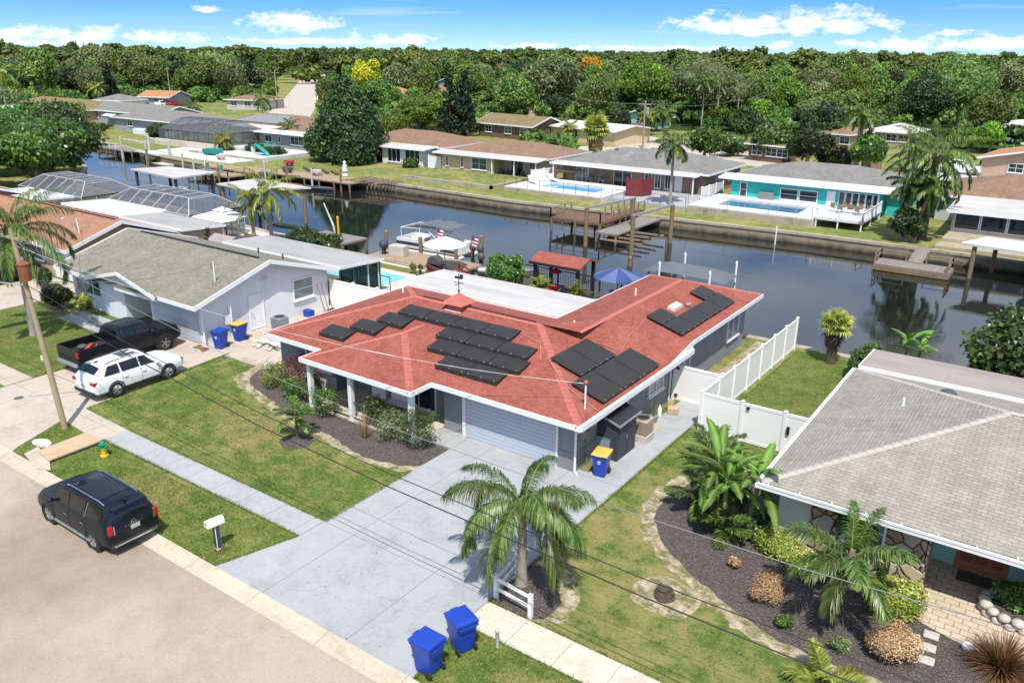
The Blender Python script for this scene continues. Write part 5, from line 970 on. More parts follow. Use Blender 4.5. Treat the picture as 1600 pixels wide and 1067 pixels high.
for i,(px,py,w_,h_,l)in enumerate([(245,214,6,2.2,'hedge and flowers left of the dark screen enclosure'),(400,240,4,1.6,'dark shrub under the magnolia, left'),(430,246,4,1.6,'dark shrub under the magnolia, right'),(640,262,3,1.2,'shrub beside the white side gate'),(1140,245,7,3.2,'broad glossy shrubs beside the pale driveway'),(1300,262,7,2.8,'dark shrubs behind the grey ridge')]):
 p=G(px,py);bush('far_shrub',l,(p[0],p[1],0),w_,h_,'leaf_dark' if 'dark' in l else 'leaf_shrub',190+i,1000,.22,9)
p0,p1=G(125,208),G(190,199);t=thing('clipped_hedge','long clipped hedge along the far left lawn','hedge',tuple((p0+p1)/2));L_=np.linalg.norm(p1-p0);V,Fq,val,_=crown_data(200,.7,L_/2,.75,16,.16,2200,True,'ball',.5,(.3,.4));a=math.atan2(p1[1]-p0[1],p1[0]-p0[0])-math.pi/2
o=npmesh('foliage',V+[0,0,.7],Fq,'leaf_shrub',t,val);o.rotation_euler=(0,0,a)
# the woods: about 200 single trees, then one mass
PROTO=[]
for i,(m_,h_,w_,kw)in enumerate([('leaf_oak',12,13,{}),('leaf_olive',12.5,15,{}),('leaf_dark',11.5,12,{}),('leaf_bright',10,11,{}),('leaf_oak',13,12,{}),('leaf_oak2',11,14,{}),('leaf_olive',10.5,13,{})]):
 PROTO.append((m_,h_,w_,210+i))
HSP=[tuple(G(*q)[:2])for q in[(225,160),(370,165),(133,112),(160,168),(575,158),(690,140),(765,207),(800,172),(855,208),(975,194),(1570,262),(1285,163),(1570,145),(1550,212),(1590,185),(1250,228),(1175,246),(1490,272),(70,146),(312,139),(425,146),(650,148),(915,148),(1072,156),(1412,164),(1355,228),(1192,147),(222,125),(512,154)]]
LBL={'leaf_oak2':('oak_tree','mid green oak in the dense woods beyond the houses'),'leaf_oak':('oak_tree','mid green oak in the dense woods beyond the houses'),'leaf_olive':('live_oak','grey-green live oak in the dense woods beyond the houses'),'leaf_dark':('dark_oak','dark green oak in the dense woods beyond the houses'),'leaf_bright':('shade_tree','bright green round tree in the dense woods beyond the houses')}
rnd=random.Random(77);made=[];built={}
AVOID=[(-205,84,-150,112),(-165,80,-92,104),(-100,82,-50,102),(-60,80,20,104),(-112,112,-52,162),(-52,104,20,150),(-235,100,-150,150),(-155,100,-112,128)]
tries=0
while len(made)<235 and tries<30000:
 tries+=1;a=R(rnd.uniform(-69.5,-1.5));d_=110+(rnd.random()**.8)*330;x=d_*math.sin(a);y=d_*math.cos(a)
 if y<92 or(x<-150 and y<88):continue
 if any(b[0]-3<x<b[2]+3 and b[1]-3<y<b[3]+3 for b in AVOID):continue
 px=px_of((x,y,0));py=py_of((x,y,0))
 if 392<px<505 and py>108 and x<-100 and abs(px-(470+(150-py)*.35))<26+max(0,py-150)*.9:continue
 near=False
 for hx_,hy_ in HSP:
  hl=math.hypot(hx_,hy_);al=(x*hx_+y*hy_)/hl;pe=abs(x*hy_-y*hx_)/hl
  if pe<15 and-16<hl-al<(26 if hl<300 else 18)-0:near=True
  if math.hypot(x-hx_,y-hy_)<15:near=True
 for(fa,fb)in zip(FS,FS[1:]):
  ab=np.array(fb)-fa;tt=min(1,max(0,np.dot(np.array([x,y])-fa,ab)/np.dot(ab,ab)));near=near or math.hypot(x-fa[0]-ab[0]*tt,y-fa[1]-ab[1]*tt)<17
 if near:continue
 sp=6.2+d_*.01
 if any((x-q[0])**2+(y-q[1])**2<sp*sp for q in made):continue
 made.append((x,y));m_,h_,w_,sd=PROTO[rnd.randrange(7)];nm,lb=LBL[m_]
 s=rnd.uniform(.78,1.12)*(.62 if d_<190 else.8 if d_<280 else.95);key=sd
 if key not in built:t=built[key]=tree(nm,lb,'tree',(x,y,0),h_,w_,m_,sd,nl=17,nleaf=3200,ls=.46,trunk=.35,clear=.12 if sd==211 else.1,bark='bark_grey' if m_=='leaf_olive' else 'bark',core=sd!=211,group=lb.replace(' in the','s in the').replace('oaks','oaks'));t.scale=(s,s,s)
 else:dup(built[key],(x,y,0),rnd.uniform(0,6.28),s=(s,s*rnd.uniform(.8,1.2),s*rnd.uniform(.7,1.3)))
rng=np.random.default_rng(5);PV=[];PF_=[];PA=[];off=0
lob=[crown_data(300+i,6,6,4.2,7,1.0,170,True,'dome',.6)for i in range(6)]
cnt=0
for k in range(9000):
 a=R(rng.uniform(-71,1));d_=400*(10**(rng.random()*.95));
 if rng.random()>min(1,900/d_):continue
 s=rng.uniform(.9,1.5)*(1+max(0,d_-900)/2500);x=d_*math.sin(a);y=d_*math.cos(a);V,Fq,val,_=lob[k%6];ang=rng.uniform(0,6.28);c,s_r=math.cos(ang),math.sin(ang)
 W=np.empty_like(V);W[:,0]=(V[:,0]*c-V[:,1]*s_r)*s+x;W[:,1]=(V[:,0]*s_r+V[:,1]*c)*s+y;W[:,2]=V[:,2]*s*.9+rng.uniform(4.5,11)+(rng.random()<.12)*3.5
 PV.append(W);PF_.append(Fq+off);PA.append(val*.45+rng.random()*.6);off+=len(V);cnt+=1
 if cnt>1700:break
FWV,FWF,FWA=PV,PF_,PA;PV,PF_,PA,off2=[],[],[],0
for k in range(5200):
 a=R(rng.uniform(-70,-1));d_=105+330*rng.random()**.75;x=d_*math.sin(a);y=d_*math.cos(a);px,py=px_of((x,y,0)),py_of((x,y,0))
 if y<106 or any(b[0]-2<x<b[2]+2 and b[1]-2<y<b[3]+2 for b in AVOID)or(392<px<505 and py>108 and x<-100)or(y<128 and d_<190 and rng.random()<.5):continue
 if any((x-h[0])**2+(y-h[1])**2<15**2 or(abs(x*h[1]-y*h[0])/math.hypot(*h)<13 and 0<math.hypot(*h)-(x*h[0]+y*h[1])/math.hypot(*h)<24)for h in HSP):continue
 s=rng.uniform(.28,.6);V,Fq,val,_=lob[k%6];ang=rng.uniform(0,6.28);c,s_r=math.cos(ang),math.sin(ang)
 W=np.empty_like(V);W[:,0]=(V[:,0]*c-V[:,1]*s_r)*s+x;W[:,1]=(V[:,0]*s_r+V[:,1]*c)*s+y;W[:,2]=np.maximum(V[:,2]*s*1.1+rng.uniform(.6,2.4),.02);PV.append(W);PF_.append(Fq+off2);PA.append(val*.45+rng.random()*.6);off2+=len(V)
o=npmesh('undergrowth',np.vstack(PV),np.vstack(PF_),'leaf_oak2',None,np.concatenate(PA));tag(o,'thick undergrowth filling the woods between the background trees','undergrowth',kind='stuff')
PV,PF_,PA=FWV,FWF,FWA
o=npmesh('far_wood',np.vstack(PV),np.vstack(PF_),'leaf_oak',None,np.concatenate(PA));tag(o,'distant tree canopy stretching to the horizon beyond the houses','woods',kind='stuff')
# vehicles (front towards +x, wheels on z = 0)
def paint(name,c,rough=0.35,coat=0.15,metal=0.0):return plain(name,c,rough,metal,0.03,1.0,coat=coat,spec=.3)
paint('paint_navy',(0.004,0.007,0.013));paint('paint_white',(0.72,0.73,0.74),0.3,.6,0.0);paint('paint_black',(0.007,0.008,0.01));paint('paint_red',(0.25,0.02,0.02));paint('paint_silver',(0.4,0.41,0.43),0.3,.6,.4)
plain('tail_red',(0.38,0.012,0.012),0.15,amt=.02);plain('cladding',(0.02,0.021,0.022),0.6);plain('plate_pale',K(190,205,190),0.5,amt=.1,scale=8);glassy('car_glass',(0.008,0.01,0.012),0.03,.1)
def sec_fn(keys):
 X=[k[0]for k in keys]
 def f(x):
  zb,zm,zl,zr,wm,wl,wr=[float(np.interp(x,X,[k[i]for k in keys]))for i in range(1,8)]
  return[(0,zb),(wm*.86,zb),(wm*.985,zb+.10),(wm,zm),(wm*.99,(zm+zl)/2),(wl,zl),(wr+(wl-wr)*.12,zr-.09*min(1,max(.1,zr-zl))),(wr*.88,zr-.015),(0,zr+.02*min(1,max(0,zr-zl)*3))]
 return f
def car(name,label,cat,loc,rz,keys,paintm,wb,wr_=.36,ty=.82,wins=(),shield=None,rear=None,rails=True,rail_m='black_metal',rim='rim_silver',group=None,detail=True,clad=True,arch=.07,roof_dark=None,pickup=False,handles=(),mirror=None,lights=None,seams=()):
 t=thing(name,label,cat,loc,rz,group);f=sec_fn(keys);x0,x1=keys[0][0],keys[-1][0];n=56
 xs=sorted(set([x0+(x1-x0)*i/n for i in range(n+1)]+[k[0]for k in keys]));vs=[];fs=[]
 for x in xs:
  p=f(x);ring=[(x,y,z)for y,z in p]+[(x,-y,z)for y,z in p[-2:0:-1]];vs+=ring
 m_=16
 for i in range(len(xs)-1):
  for k in range(m_):fs.append((i*m_+k,i*m_+(k+1)%m_,(i+1)*m_+(k+1)%m_,(i+1)*m_+k))
 fs.append(tuple(range(m_))[::-1]);fs.append(tuple(range((len(xs)-1)*m_,len(xs)*m_)))
 MB().add(vs,fs).build('body',paintm,t,smooth=32,uv=False)
 def side(xa,xb,xat,xbt,s0=.1,s1=.9,m=9,off=.012,nm='side_window',mat='car_glass'):
  for sg in(1,-1):
   def g(u,v):
    s=s0+(s1-s0)*v;xx=(xa+(xat-xa)*v)+((xb+(xbt-xb)*v)-(xa+(xat-xa)*v))*u;p=f(xx);a,b=p[5],p[6];d=(b[1]-a[1],a[0]-b[0]);l=math.hypot(*d)+1e-6
    return(xx,sg*(a[0]+(b[0]-a[0])*s+d[0]/l*off),a[1]+(b[1]-a[1])*s+d[1]/l*off)
   mb=MB().grid(g,m,3)
   if sg>0:mb.f=[q[::-1]for q in mb.f]
   mb.build(nm,mat,t,uv=False)
 for w_ in wins:side(*w_)
 def top(xa,xb,nm,off=.012,mat='car_glass',v0=-1,v1=1,insetx=0):
  def g(u,v):
   xx=xa+(xb-xa)*u;p=f(xx);q=v0+(v1-v0)*v;a=abs(q)*2;P3=[p[8],p[7],p[6]];i=min(1,int(a));fr=a-i;y=P3[i][0]+(P3[i+1][0]-P3[i][0])*fr;z=P3[i][1]+(P3[i+1][1]-P3[i][1])*fr
   e=.03;z2=f(xx+e)[8][1];z1=f(xx-e)[8][1];sl=(z2-z1)/(2*e);l=math.hypot(1,sl);return(xx-sl/l*off,math.copysign(y,q),z+off/l+.003)
  mb=MB().grid(g,10,10);mb.build(nm,mat,t,uv=False,smooth=60)
 if shield:top(shield[0],shield[1],'windscreen',v0=-.93,v1=.93)
 if rear:top(rear[0],rear[1],'rear_window',v0=-.9,v1=.9)
 if roof_dark:top(roof_dark[0],roof_dark[1],'glass_roof',.008,'car_glass',-.62,.62)
 W=max(k[5]for k in keys)
 for sx,wx in((1,wb/2),(-1,-wb/2)):
  for sy in(1,-1):
   y=sy*(W-.13)
   if clad:MB().lathe([(wr_+.02,-.2),(wr_+arch,-.2),(wr_+arch,.147),(wr_+.015,.147)],28,(wx,y,wr_),'y',False).build('wheel_arch','cladding',t,smooth=40,uv=False)if sy>0 else MB().lathe([(wr_+.02,.2),(wr_+arch,.2),(wr_+arch,-.147),(wr_+.015,-.147)],28,(wx,y,wr_),'y',False).build('wheel_arch','cladding',t,smooth=40,uv=False)
   w_=thing_part('wheel',t,(wx,sy*(W-.11),wr_));MB().lathe([(wr_*.62,-.11),(wr_*.93,-.12),(wr_,-.09),(wr_,.09),(wr_*.93,.12),(wr_*.62,.11)],30,(0,0,0),'y',False).build('tyre','rubber',w_,smooth=45,uv=False)
   mb=MB();o=sy*.10;mb.lathe([(wr_*.66,o*.55),(wr_*.66,o),(wr_*.60,o*1.06),(wr_*.58,o*.6)],28,(0,0,0),'y',False);mb.lathe([(.001,o*.75),(wr_*.2,o*.85),(wr_*.2,o*.4)],12,(0,0,0),'y')
   for k in range(5):
    for dd in(-.14,.14):a=k*2*math.pi/5;mb.bar((math.cos(a)*wr_*.12,o*.8,math.sin(a)*wr_*.12),(math.cos(a+dd)*wr_*.62,o*.98,math.sin(a+dd)*wr_*.62),.03,.035,up=(0,1,0))
   mb.build('rim',rim,w_,smooth=40,uv=False);MB().lathe([(.001,o*.3),(wr_*.6,o*.3),(wr_*.6,o*.28)],20,(0,0,0),'y').build('brake_disc','dark_grey',w_,uv=False)
 if rails:
  a,b=rails
  for sg in(1,-1):
   pts=[]
   for i in range(9):xx=a+(b-a)*i/8;p=f(xx);pts.append((xx,sg*(p[7][0]+.0),p[7][1]+(.055 if 0<i<8 else.0)))
   MB().tube(pts,.022,6).build('roof_rail',rail_m,t,smooth=50,uv=False)
 for q_ in seams:
  for sg in(1,-1):
   P_=f(q_);MB().tube([(q_,sg*(P_[i][0]+.003),P_[i][1])for i in(2,3,4,5)],.007,4).build('door_seam','black_metal',t,uv=False)
 for hx in handles:
  for sg in(1,-1):p=f(hx)[4];MB().box(hx-.1,sg*(p[0]+.002),p[1]+.0,hx+.1,sg*(p[0]+.035),p[1]+.035).build('door_handle','chrome' if rail_m=='chrome' else paintm,t,uv=False)
 if mirror:
  for sg in(1,-1):p=f(mirror)[5];MB().ball((mirror+.02,sg*(p[0]+.13),p[1]+.06),.11,10,7,(1,1,.75)).bar((mirror,sg*(p[0]-.02),p[1]),(mirror+.02,sg*(p[0]+.1),p[1]+.04),.05).build('mirror',paintm,t,smooth=60,uv=False)
 if lights:lights(t,f)
 return t
def thing_part(name,parent,loc):
 o=bpy.data.objects.new(name,None);C.objects.link(o);o.location=loc;o.empty_display_size=.1;adopt(o,parent);return o
plain('rim_silver',(0.5,0.5,0.51),0.3,metal=.7);plain('rim_dark',(0.2,0.2,0.2),0.35,metal=.6);plain('rim_tan',K(180,165,130),0.4,metal=.4)
SUV=[(-2.49,.45,.75,.98,1.0,.80,.74,.60),(-2.44,.36,.75,1.05,1.14,.91,.82,.66),(-2.36,.33,.72,1.13,1.40,.95,.86,.66),(-2.2,.31,.68,1.16,1.66,.975,.9,.66),(-1.9,.3,.66,1.15,1.72,.985,.91,.67),(0.0,.28,.62,1.10,1.76,.985,.91,.68),(.55,.28,.62,1.08,1.74,.985,.91,.66),(.75,.28,.62,1.07,1.69,.985,.91,.64),(1.42,.28,.62,1.04,1.13,.98,.89,.74),(1.9,.3,.6,.98,1.06,.96,.85,.70),(2.25,.32,.56,.90,.99,.92,.78,.62),(2.42,.36,.52,.80,.86,.84,.70,.54),(2.49,.42,.5,.70,.74,.72,.6,.45)]
def suv_lights(t,f):
 for sg in(1,-1):
  MB().box(-2.50,sg*.74,.86,-2.40,sg*.9,1.2).build('tail_lamp','tail_red',t,bevel=.03,uv=False);MB().box(-2.475,sg*.60,.48,-2.44,sg*.8,.56).build('reflector','tail_red',t,uv=False);MB().box(-2.52,sg*.70,.86,-2.46,sg*.735,1.18).build('lamp_trim','chrome',t,uv=False)
  MB().box(2.30,sg*.66,.62,2.40,sg*.84,.78).build('headlight','chrome',t,bevel=.02,uv=False)
 MB().box(-2.515,-.19,.80,-2.49,.13,.95).build('number_plate','plate_pale',t,uv=False)
 for(a,b)in((-.15,-.12),(-.09,-.03),(.0,.03),(.06,.09)):pass
 MB().box(-2.53,-.78,.38,-2.46,.78,.46).build('bumper_trim','chrome',t,bevel=.02,uv=False);MB().box(-2.50,-.86,.30,-2.40,.86,.52).build('bumper','cladding',t,bevel=.03,uv=False)
 mb=MB()
 mb.lathe([(.075,-.0),(.085,.012),(.095,0)],20,(-2.49,.0,1.04),'x');mb.bar((-2.505,-.035,1.0),(-2.505,-.02,1.08),.014);mb.bar((-2.505,.035,1.08),(-2.505,.02,1.0),.014);mb.bar((-2.505,-.028,1.04),(-2.505,.03,1.04),.012);mb.build('emblem','chrome',t,uv=False)
 fc=bpy.data.curves.new('lettering','FONT');fc.body='PALISADE';fc.size=.085;fc.space_character=1.9;fc.align_x='CENTER';fc.extrude=.004
 o0=bpy.data.objects.new('lettering_curve',fc);C.objects.link(o0);bpy.context.view_layer.update();me=bpy.data.meshes.new_from_object(o0.evaluated_get(bpy.context.evaluated_depsgraph_get()));bpy.data.objects.remove(o0);o=bpy.data.objects.new('lettering',me);C.objects.link(o);o.data.materials.append(MATS['chrome']);o.location=(-2.515,.0,.965);o.rotation_euler=(R(84),0,R(-90));adopt(o,t)
 for sg in(1,-1):MB().box(-1.3,sg*.975,.27,1.25,sg*1.0,.37).build('sill_trim','galvanised',t,uv=False);MB().bar((-1.02,sg*.915,1.13),(-1.12,sg*.73,1.62),.035,.02).build('pillar_trim','chrome',t,uv=False)
 MB().box(-2.42,-.6,1.665,-2.2,.6,1.70).build('spoiler','paint_navy',t,bevel=.015,uv=False);MB().box(-2.19,-.03,1.71,-2.0,.03,1.78).build('antenna_fin','paint_navy',t,bevel=.01,uv=False)
p1,p2=G(80,815),G(153.7,857.5);mid=(p1+p2)/2
car('parked_suv','dark navy SUV with chrome roof rails parked on the street by the kerb','car',(float(mid[0]),float(mid[1])+.86,.01),math.pi,SUV,'paint_navy',2.90,.375,.82,wins=[(.98,.02,.62,.02),(-.06,-1.0,-.06,-1.04),(-1.16,-2.08,-1.2,-1.95)],shield=(.72,1.36),rear=(-2.41,-2.2),rails=(-1.9,.45),rail_m='chrome',roof_dark=(-1.5,.3),handles=(.12,-.95),mirror=.98,lights=suv_lights,seams=(1.02,-.02,-1.12)).scale=(.97,.96,.96)
WAG=[(-2.43,.45,.72,.92,.94,.76,.70,.55),(-2.36,.34,.72,1.0,1.06,.88,.79,.62),(-2.22,.31,.7,1.06,1.26,.92,.83,.6),(-1.85,.3,.66,1.07,1.56,.93,.85,.6),(-1.5,.3,.64,1.06,1.6,.935,.86,.61),(.1,.29,.62,1.03,1.64,.935,.86,.62),(.4,.29,.62,1.02,1.6,.935,.86,.6),(1.15,.29,.6,1.0,1.06,.93,.84,.68),(1.8,.31,.58,.95,1.02,.91,.8,.65),(2.2,.33,.54,.87,.93,.87,.72,.56),(2.36,.38,.5,.76,.8,.78,.62,.48),(2.43,.44,.5,.66,.7,.66,.52,.4)]
def wag_lights(t,f):
 for sg in(1,-1):
  MB().box(-2.44,sg*.55,.82,-2.2,sg*.885,.98).build('tail_lamp','tail_red',t,bevel=.03,uv=False);MB().box(2.16,sg*.62,.68,2.34,sg*.82,.82).build('headlight','glass_light',t,bevel=.03,uv=False)
  MB().box(-1.0,sg*.925,.27,.95,sg*.95,.4).build('sill_trim','cladding',t,uv=False)
 MB().box(-2.46,-.8,.3,-2.3,.8,.5).build('bumper','cladding',t,bevel=.04,uv=False);MB().box(-2.455,-.17,.62,-2.43,.17,.76).build('number_plate','plate_pale',t,uv=False);MB().box(2.38,-.45,.42,2.46,.45,.62).build('grille','cladding',t,uv=False)
 MB().box(-.62,-.35,1.625,.15,.35,1.652).build('sunroof','car_glass',t,bevel=.01,uv=False);MB().box(-1.75,-.03,1.57,-1.55,.03,1.66).build('antenna_fin','cladding',t,bevel=.01,uv=False)
p1,p2=G(184,621),G(261,590);mid=(p1+p2)/2
car('parked_wagon','white wagon with black roof rails parked on the neighbour\'s driveway','car',(float(mid[0])-.83,float(mid[1]),.03),math.pi/2+R(2),WAG,'paint_white',2.745,.36,.8,wins=[(.82,.0,.36,.0),(-.06,-.95,-.06,-.98),(-1.05,-1.85,-1.05,-1.55)],shield=(.42,1.1),rear=(-2.2,-1.88),rails=(-1.6,.2),handles=(.1,-.85),mirror=.8,lights=wag_lights,seams=(.9,-.03,-1.0))
PK=[(-2.9,.5,.7,.84,.9,.93,.91,.88),(-2.85,.45,.7,.86,.9,.97,.95,.9),(-.72,.42,.7,.9,.92,.98,.95,.9),(-.7,.42,.7,1.28,1.3,.98,.93,.8),(-.62,.42,.7,1.3,1.80,.98,.92,.7),(-.4,.42,.7,1.3,1.88,.98,.92,.71),(.8,.42,.7,1.28,1.9,.98,.92,.71),(1.0,.42,.7,1.27,1.84,.98,.92,.69),(1.6,.42,.7,1.24,1.32,.98,.9,.76),(2.3,.44,.7,1.18,1.28,.97,.88,.74),(2.75,.46,.7,1.1,1.2,.94,.84,.7),(2.9,.5,.7,.98,1.05,.88,.78,.66)]
def pk_lights(paintm,cargo):
 def g(t,f):
  for sg in(1,-1):MB().box(-2.88,sg*.90,.86,-.7,sg*.985,1.36).build('bed_side',paintm,t,bevel=.02,uv=False);MB().box(-2.93,sg*.84,.95,-2.86,sg*.99,1.28).build('tail_lamp','tail_red',t,bevel=.015,uv=False);MB().box(2.78,sg*.66,.9,2.9,sg*.9,1.06).build('headlight','glass_light',t,bevel=.02,uv=False)
  MB().box(-2.93,-.9,.78,-2.86,.9,1.36).build('tailgate',paintm,t,bevel=.02,uv=False);MB().box(-2.85,-.89,.9,-.72,.89,.93).build('bed_liner','cladding',t,uv=False);MB().box(-3.04,-.88,.48,-2.9,.88,.66).build('bumper','galvanised' if cargo else 'chrome',t,bevel=.03,uv=False);MB().box(-.74,-.6,1.36,-.66,.6,1.7).build('rear_window','car_glass',t,uv=False)
  MB().box(2.86,-.6,.62,2.93,.6,1.0).build('grille','cladding',t,uv=False)
 return g
PK3=[tuple([k[0]]+[k[1]+.1]+[v+.08 for v in k[2:5]]+list(k[5:]))for k in PK]
t=car('parked_pickup','black crew-cab pickup truck with open bed beside the white wagon','pickup truck',(-40.15,21.25,.03),math.pi/2+R(1),PK,'paint_black',3.7,.43,.8,wins=[(1.12,.32,.95,.32),(.22,-.5,.22,-.46)],shield=(1.02,1.58),rails=None,rim='rim_tan',handles=(.35,-.4),mirror=1.15,seams=(1.1,.26,-.55),lights=pk_lights('paint_black',True),clad=True,arch=.09)
tg=thing('hand_truck','orange and black hand tools lying in the pickup bed','tools',(-40.15,19.4,.98));MB().bar((-.5,.5,.05),(.4,-.3,.12),.16,.08).bar((-.3,.7,.05),(.5,.1,.1),.05).build('handle','orange_sign',tg,uv=False);MB().ball((-.3,-.1,.12),.25,10,6,(1,1,.5)).build('bag','dark_grey',tg,uv=False)
p=G(1497,273);car('far_pickup','white pickup truck on the pale driveway beyond the teal house','pickup truck',(float(p[0]),float(p[1])+1,.03),R(168),PK,'paint_white',3.7,.42,.8,wins=[(1.12,.32,.95,.32),(.22,-.5,.22,-.46)],shield=(1.02,1.58),rails=None,lights=pk_lights('paint_white',False),clad=False,arch=.05)
w0=None
def farcar(px,py,rz,m_,label):
 p=G(px,py);return car('far_car',label,'car',(float(p[0]),float(p[1]),.03),rz,WAG,m_,2.745,.35,.8,wins=[(.82,.0,.36,.0),(-.06,-1.85,-.06,-1.55)],shield=(.42,1.1),rear=(-2.2,-1.88),rails=None,clad=False)
farcar(256,167,R(100),'paint_white','white car parked in front of the brown gabled house, far left');farcar(229,169,R(80),'paint_silver','silver car beside the white one, far left background');farcar(274,167,R(95),'paint_red','dark red car beside the white one, far left background')
farcar(505,121,R(40),'paint_silver','silver car parked far up the distant street');farcar(601,172,R(20),'paint_white','white van by the white gate behind the magnolia')
p=G(3,448);car('neighbour_car','dark car cut off by the left edge of the photo','car',(float(p[0])-1.2,float(p[1])+.6,.03),R(90),SUV,'paint_black',2.9,.37,.8,wins=[(.98,.02,.62,.02),(-.06,-1.0,-.06,-1.04)],shield=(.72,1.36),rear=(-2.41,-2.2),rails=None)
# things near the camera
# wheeled bins
def bin_(label,x,y,rz,lid='blue_plastic',s=1.0,open_=False,decal=True,group='blue wheeled bins'):
 t=thing('wheeled_bin',label,'bin',(x,y,.03),rz,group)
 def ring(hw,hd,z,y0=0):return[(-hw,-hd+y0,z),(hw,-hd+y0,z),(hw,hd+y0,z),(-hw,hd+y0,z)]
 lv=[(.22,.24,.0),(.235,.26,.12),(.26,.29,.45),(.27,.30,.47),(.285,.33,.72),(.31,.35,.86),(.33,.37,.88),(.335,.375,.98)];vs=[];fs=[]
 for hw,hd,z in lv:vs+=ring(hw*s,hd*s,z*s,.01*z)
 for i in range(len(lv)-1):
  for k in range(4):fs.append((4*i+k,4*i+(k+1)%4,4*i+4+(k+1)%4,4*i+4+k))
 fs.append((3,2,1,0));fs.append((len(vs)-4,len(vs)-3,len(vs)-2,len(vs)-1));MB().add(vs,fs).build('body','blue_plastic',t,bevel=.025)
 mb=MB();a=.35*s;b=.40*s
 mb.add([(-a,-b,.985*s),(a,-b,.985*s),(a,b,.985*s),(-a,b,.985*s),(-a*.96,-b*.96,1.03*s),(a*.96,-b*.96,1.03*s),(a*.96,b*.96,1.05*s),(-a*.96,b*.96,1.05*s),(-a*.7,-b*.72,1.07*s),(a*.7,-b*.72,1.07*s),(a*.7,b*.72,1.09*s),(-a*.7,b*.72,1.09*s)],[(0,1,5,4),(1,2,6,5),(2,3,7,6),(3,0,4,7),(4,5,9,8),(5,6,10,9),(6,7,11,10),(7,4,8,11),(8,9,10,11),(3,2,1,0)])
 mb.box(-.12,-b-.04,.99*s,.12,-b+.01,1.02*s);mb.build('lid',lid,t,bevel=.02)
 MB().tube([(-.28,.36*s,.93*s),(-.28,.46*s,.95*s),(.28,.46*s,.95*s),(.28,.36*s,.93*s)],.018,6).build('handle','blue_plastic',t)
 for sx in(-1,1):MB().lathe([(.001,-.03),(.11,-.03),(.125,0),(.11,.03),(.001,.03)],18,(sx*.27*s,.27*s,.12),'x').build('wheel','rubber',t,smooth=50,uv=False)
 if decal:
  MB().box(-.05,-.345*s,.62*s,.05,-.325*s,.74*s).build('decal','paper_white',t,uv=False)
  f=MB();f.lathe([(.02,-.001),(.035,.004),(.02,.009)],12,(0,-.352*s,.68*s),'y');f.build('decal_mark','blue_plastic',t,uv=False)
 return t
p=G(663,1052);bin_('blue wheeled bin standing closest to the camera at the driveway edge',float(p[0]),float(p[1])+.15,R(-92),s=1.0)
p=G(716,1016);bin_('blue wheeled bin a step behind the nearest one, on the grass',float(p[0]),float(p[1])+.15,R(-112),s=1.0)
p=G(935,745);bin_('blue bin with a yellow lid by the side wall of the red-roofed house',float(p[0]),float(p[1])+.2,R(10),'yellow_plastic',.96)
p=G(342,545);bin_('blue bin in front of the white garage corner',float(p[0]),float(p[1])+.15,R(15));p=G(372,533);bin_('blue bin with a yellow lid beside the plain blue one, white garage corner',float(p[0]),float(p[1])+.15,R(5),'yellow_plastic')
p=G(938,722);t=thing('recycling_tub','open teal-rimmed tub leaning behind the yellow-lidded bin','tub',(float(p[0])-.1,float(p[1])+.55,.03));MB().add([(-.25,-.2,0),(.25,-.2,0),(.25,.2,0),(-.25,.2,0),(-.32,-.28,.95),(.32,-.28,.95),(.32,.28,.95),(-.32,.28,.95)],[(0,1,5,4),(1,2,6,5),(2,3,7,6),(3,0,4,7),(3,2,1,0)]).build('body','bluegrey_wall',t);MB().tube([(-.32,-.28,.95),(.32,-.28,.95),(.32,.28,.95),(-.32,.28,.95),(-.32,-.28,.95)],.02,6).build('rim','teal_plastic',t)
# letterbox
p=G(342,857);t=thing('letterbox','white letterbox on a post with a dark panel at the kerb','letterbox',(p[0],p[1],0),R(-8))
MB().box(-.08,-.08,0,.08,.08,.95).build('post','white_paint',t,bevel=.01);MB().box(.081,-.06,.1,.1,.06,.9).box(-.06,-.1,.1,.06,-.081,.9).build('number_panel','slate_board',t)
mb=MB();prof=[(-.13,.95),(-.13,1.08),(-.10,1.15),(0,1.19),(.10,1.15),(.13,1.08),(.13,.95)];n=len(prof)
mb.add([(x,-.33,z)for x,z in prof]+[(x,.25,z)for x,z in prof],[(i,(i+1)%n,n+(i+1)%n,n+i)[::-1]for i in range(n)]+[tuple(range(n)),tuple(range(n,2*n))[::-1]]);mb.build('box','paper_white',t,smooth=40)
MB().box(-.045,-.345,1.06,.045,-.331,1.10).build('flag','red_plastic',t);MB().lathe([(.04,0),(.04,.03),(.02,.05)],8,(-.05,-.15,0)).build('foot_cap','stone_light',t)
p=G(342,862);blades('grass_tuft','pale dry grass tuft round the letterbox foot',(p[0],p[1]+.02,0),70,.32,.006,'leaf_dead',230,(.5,1.4),.3,'grass tuft',rad=.1)
# hydrant
p=G(163.5,712);t=thing('fire_hydrant','small fire hydrant, yellow below and green above, on the verge','hydrant',(p[0],p[1],0),R(20))
MB().lathe([(.16,0),(.16,.05),(.11,.06),(.10,.3),(.12,.31),(.12,.36)],18).build('barrel','yellow_paint',t,smooth=40);MB().lathe([(.12,.36),(.12,.5),(.15,.51),(.15,.54),(.10,.56),(.09,.62),(.05,.66),(.035,.67),(.035,.72),(.01,.73)],18).build('bonnet','green_paint',t,smooth=40)
for a in(0,2.0,-2.0):MB().tube([(.08*math.cos(a),.08*math.sin(a),.43),(.2*math.cos(a),.2*math.sin(a),.43)],.06,10).build('nozzle','green_paint',t,smooth=50)
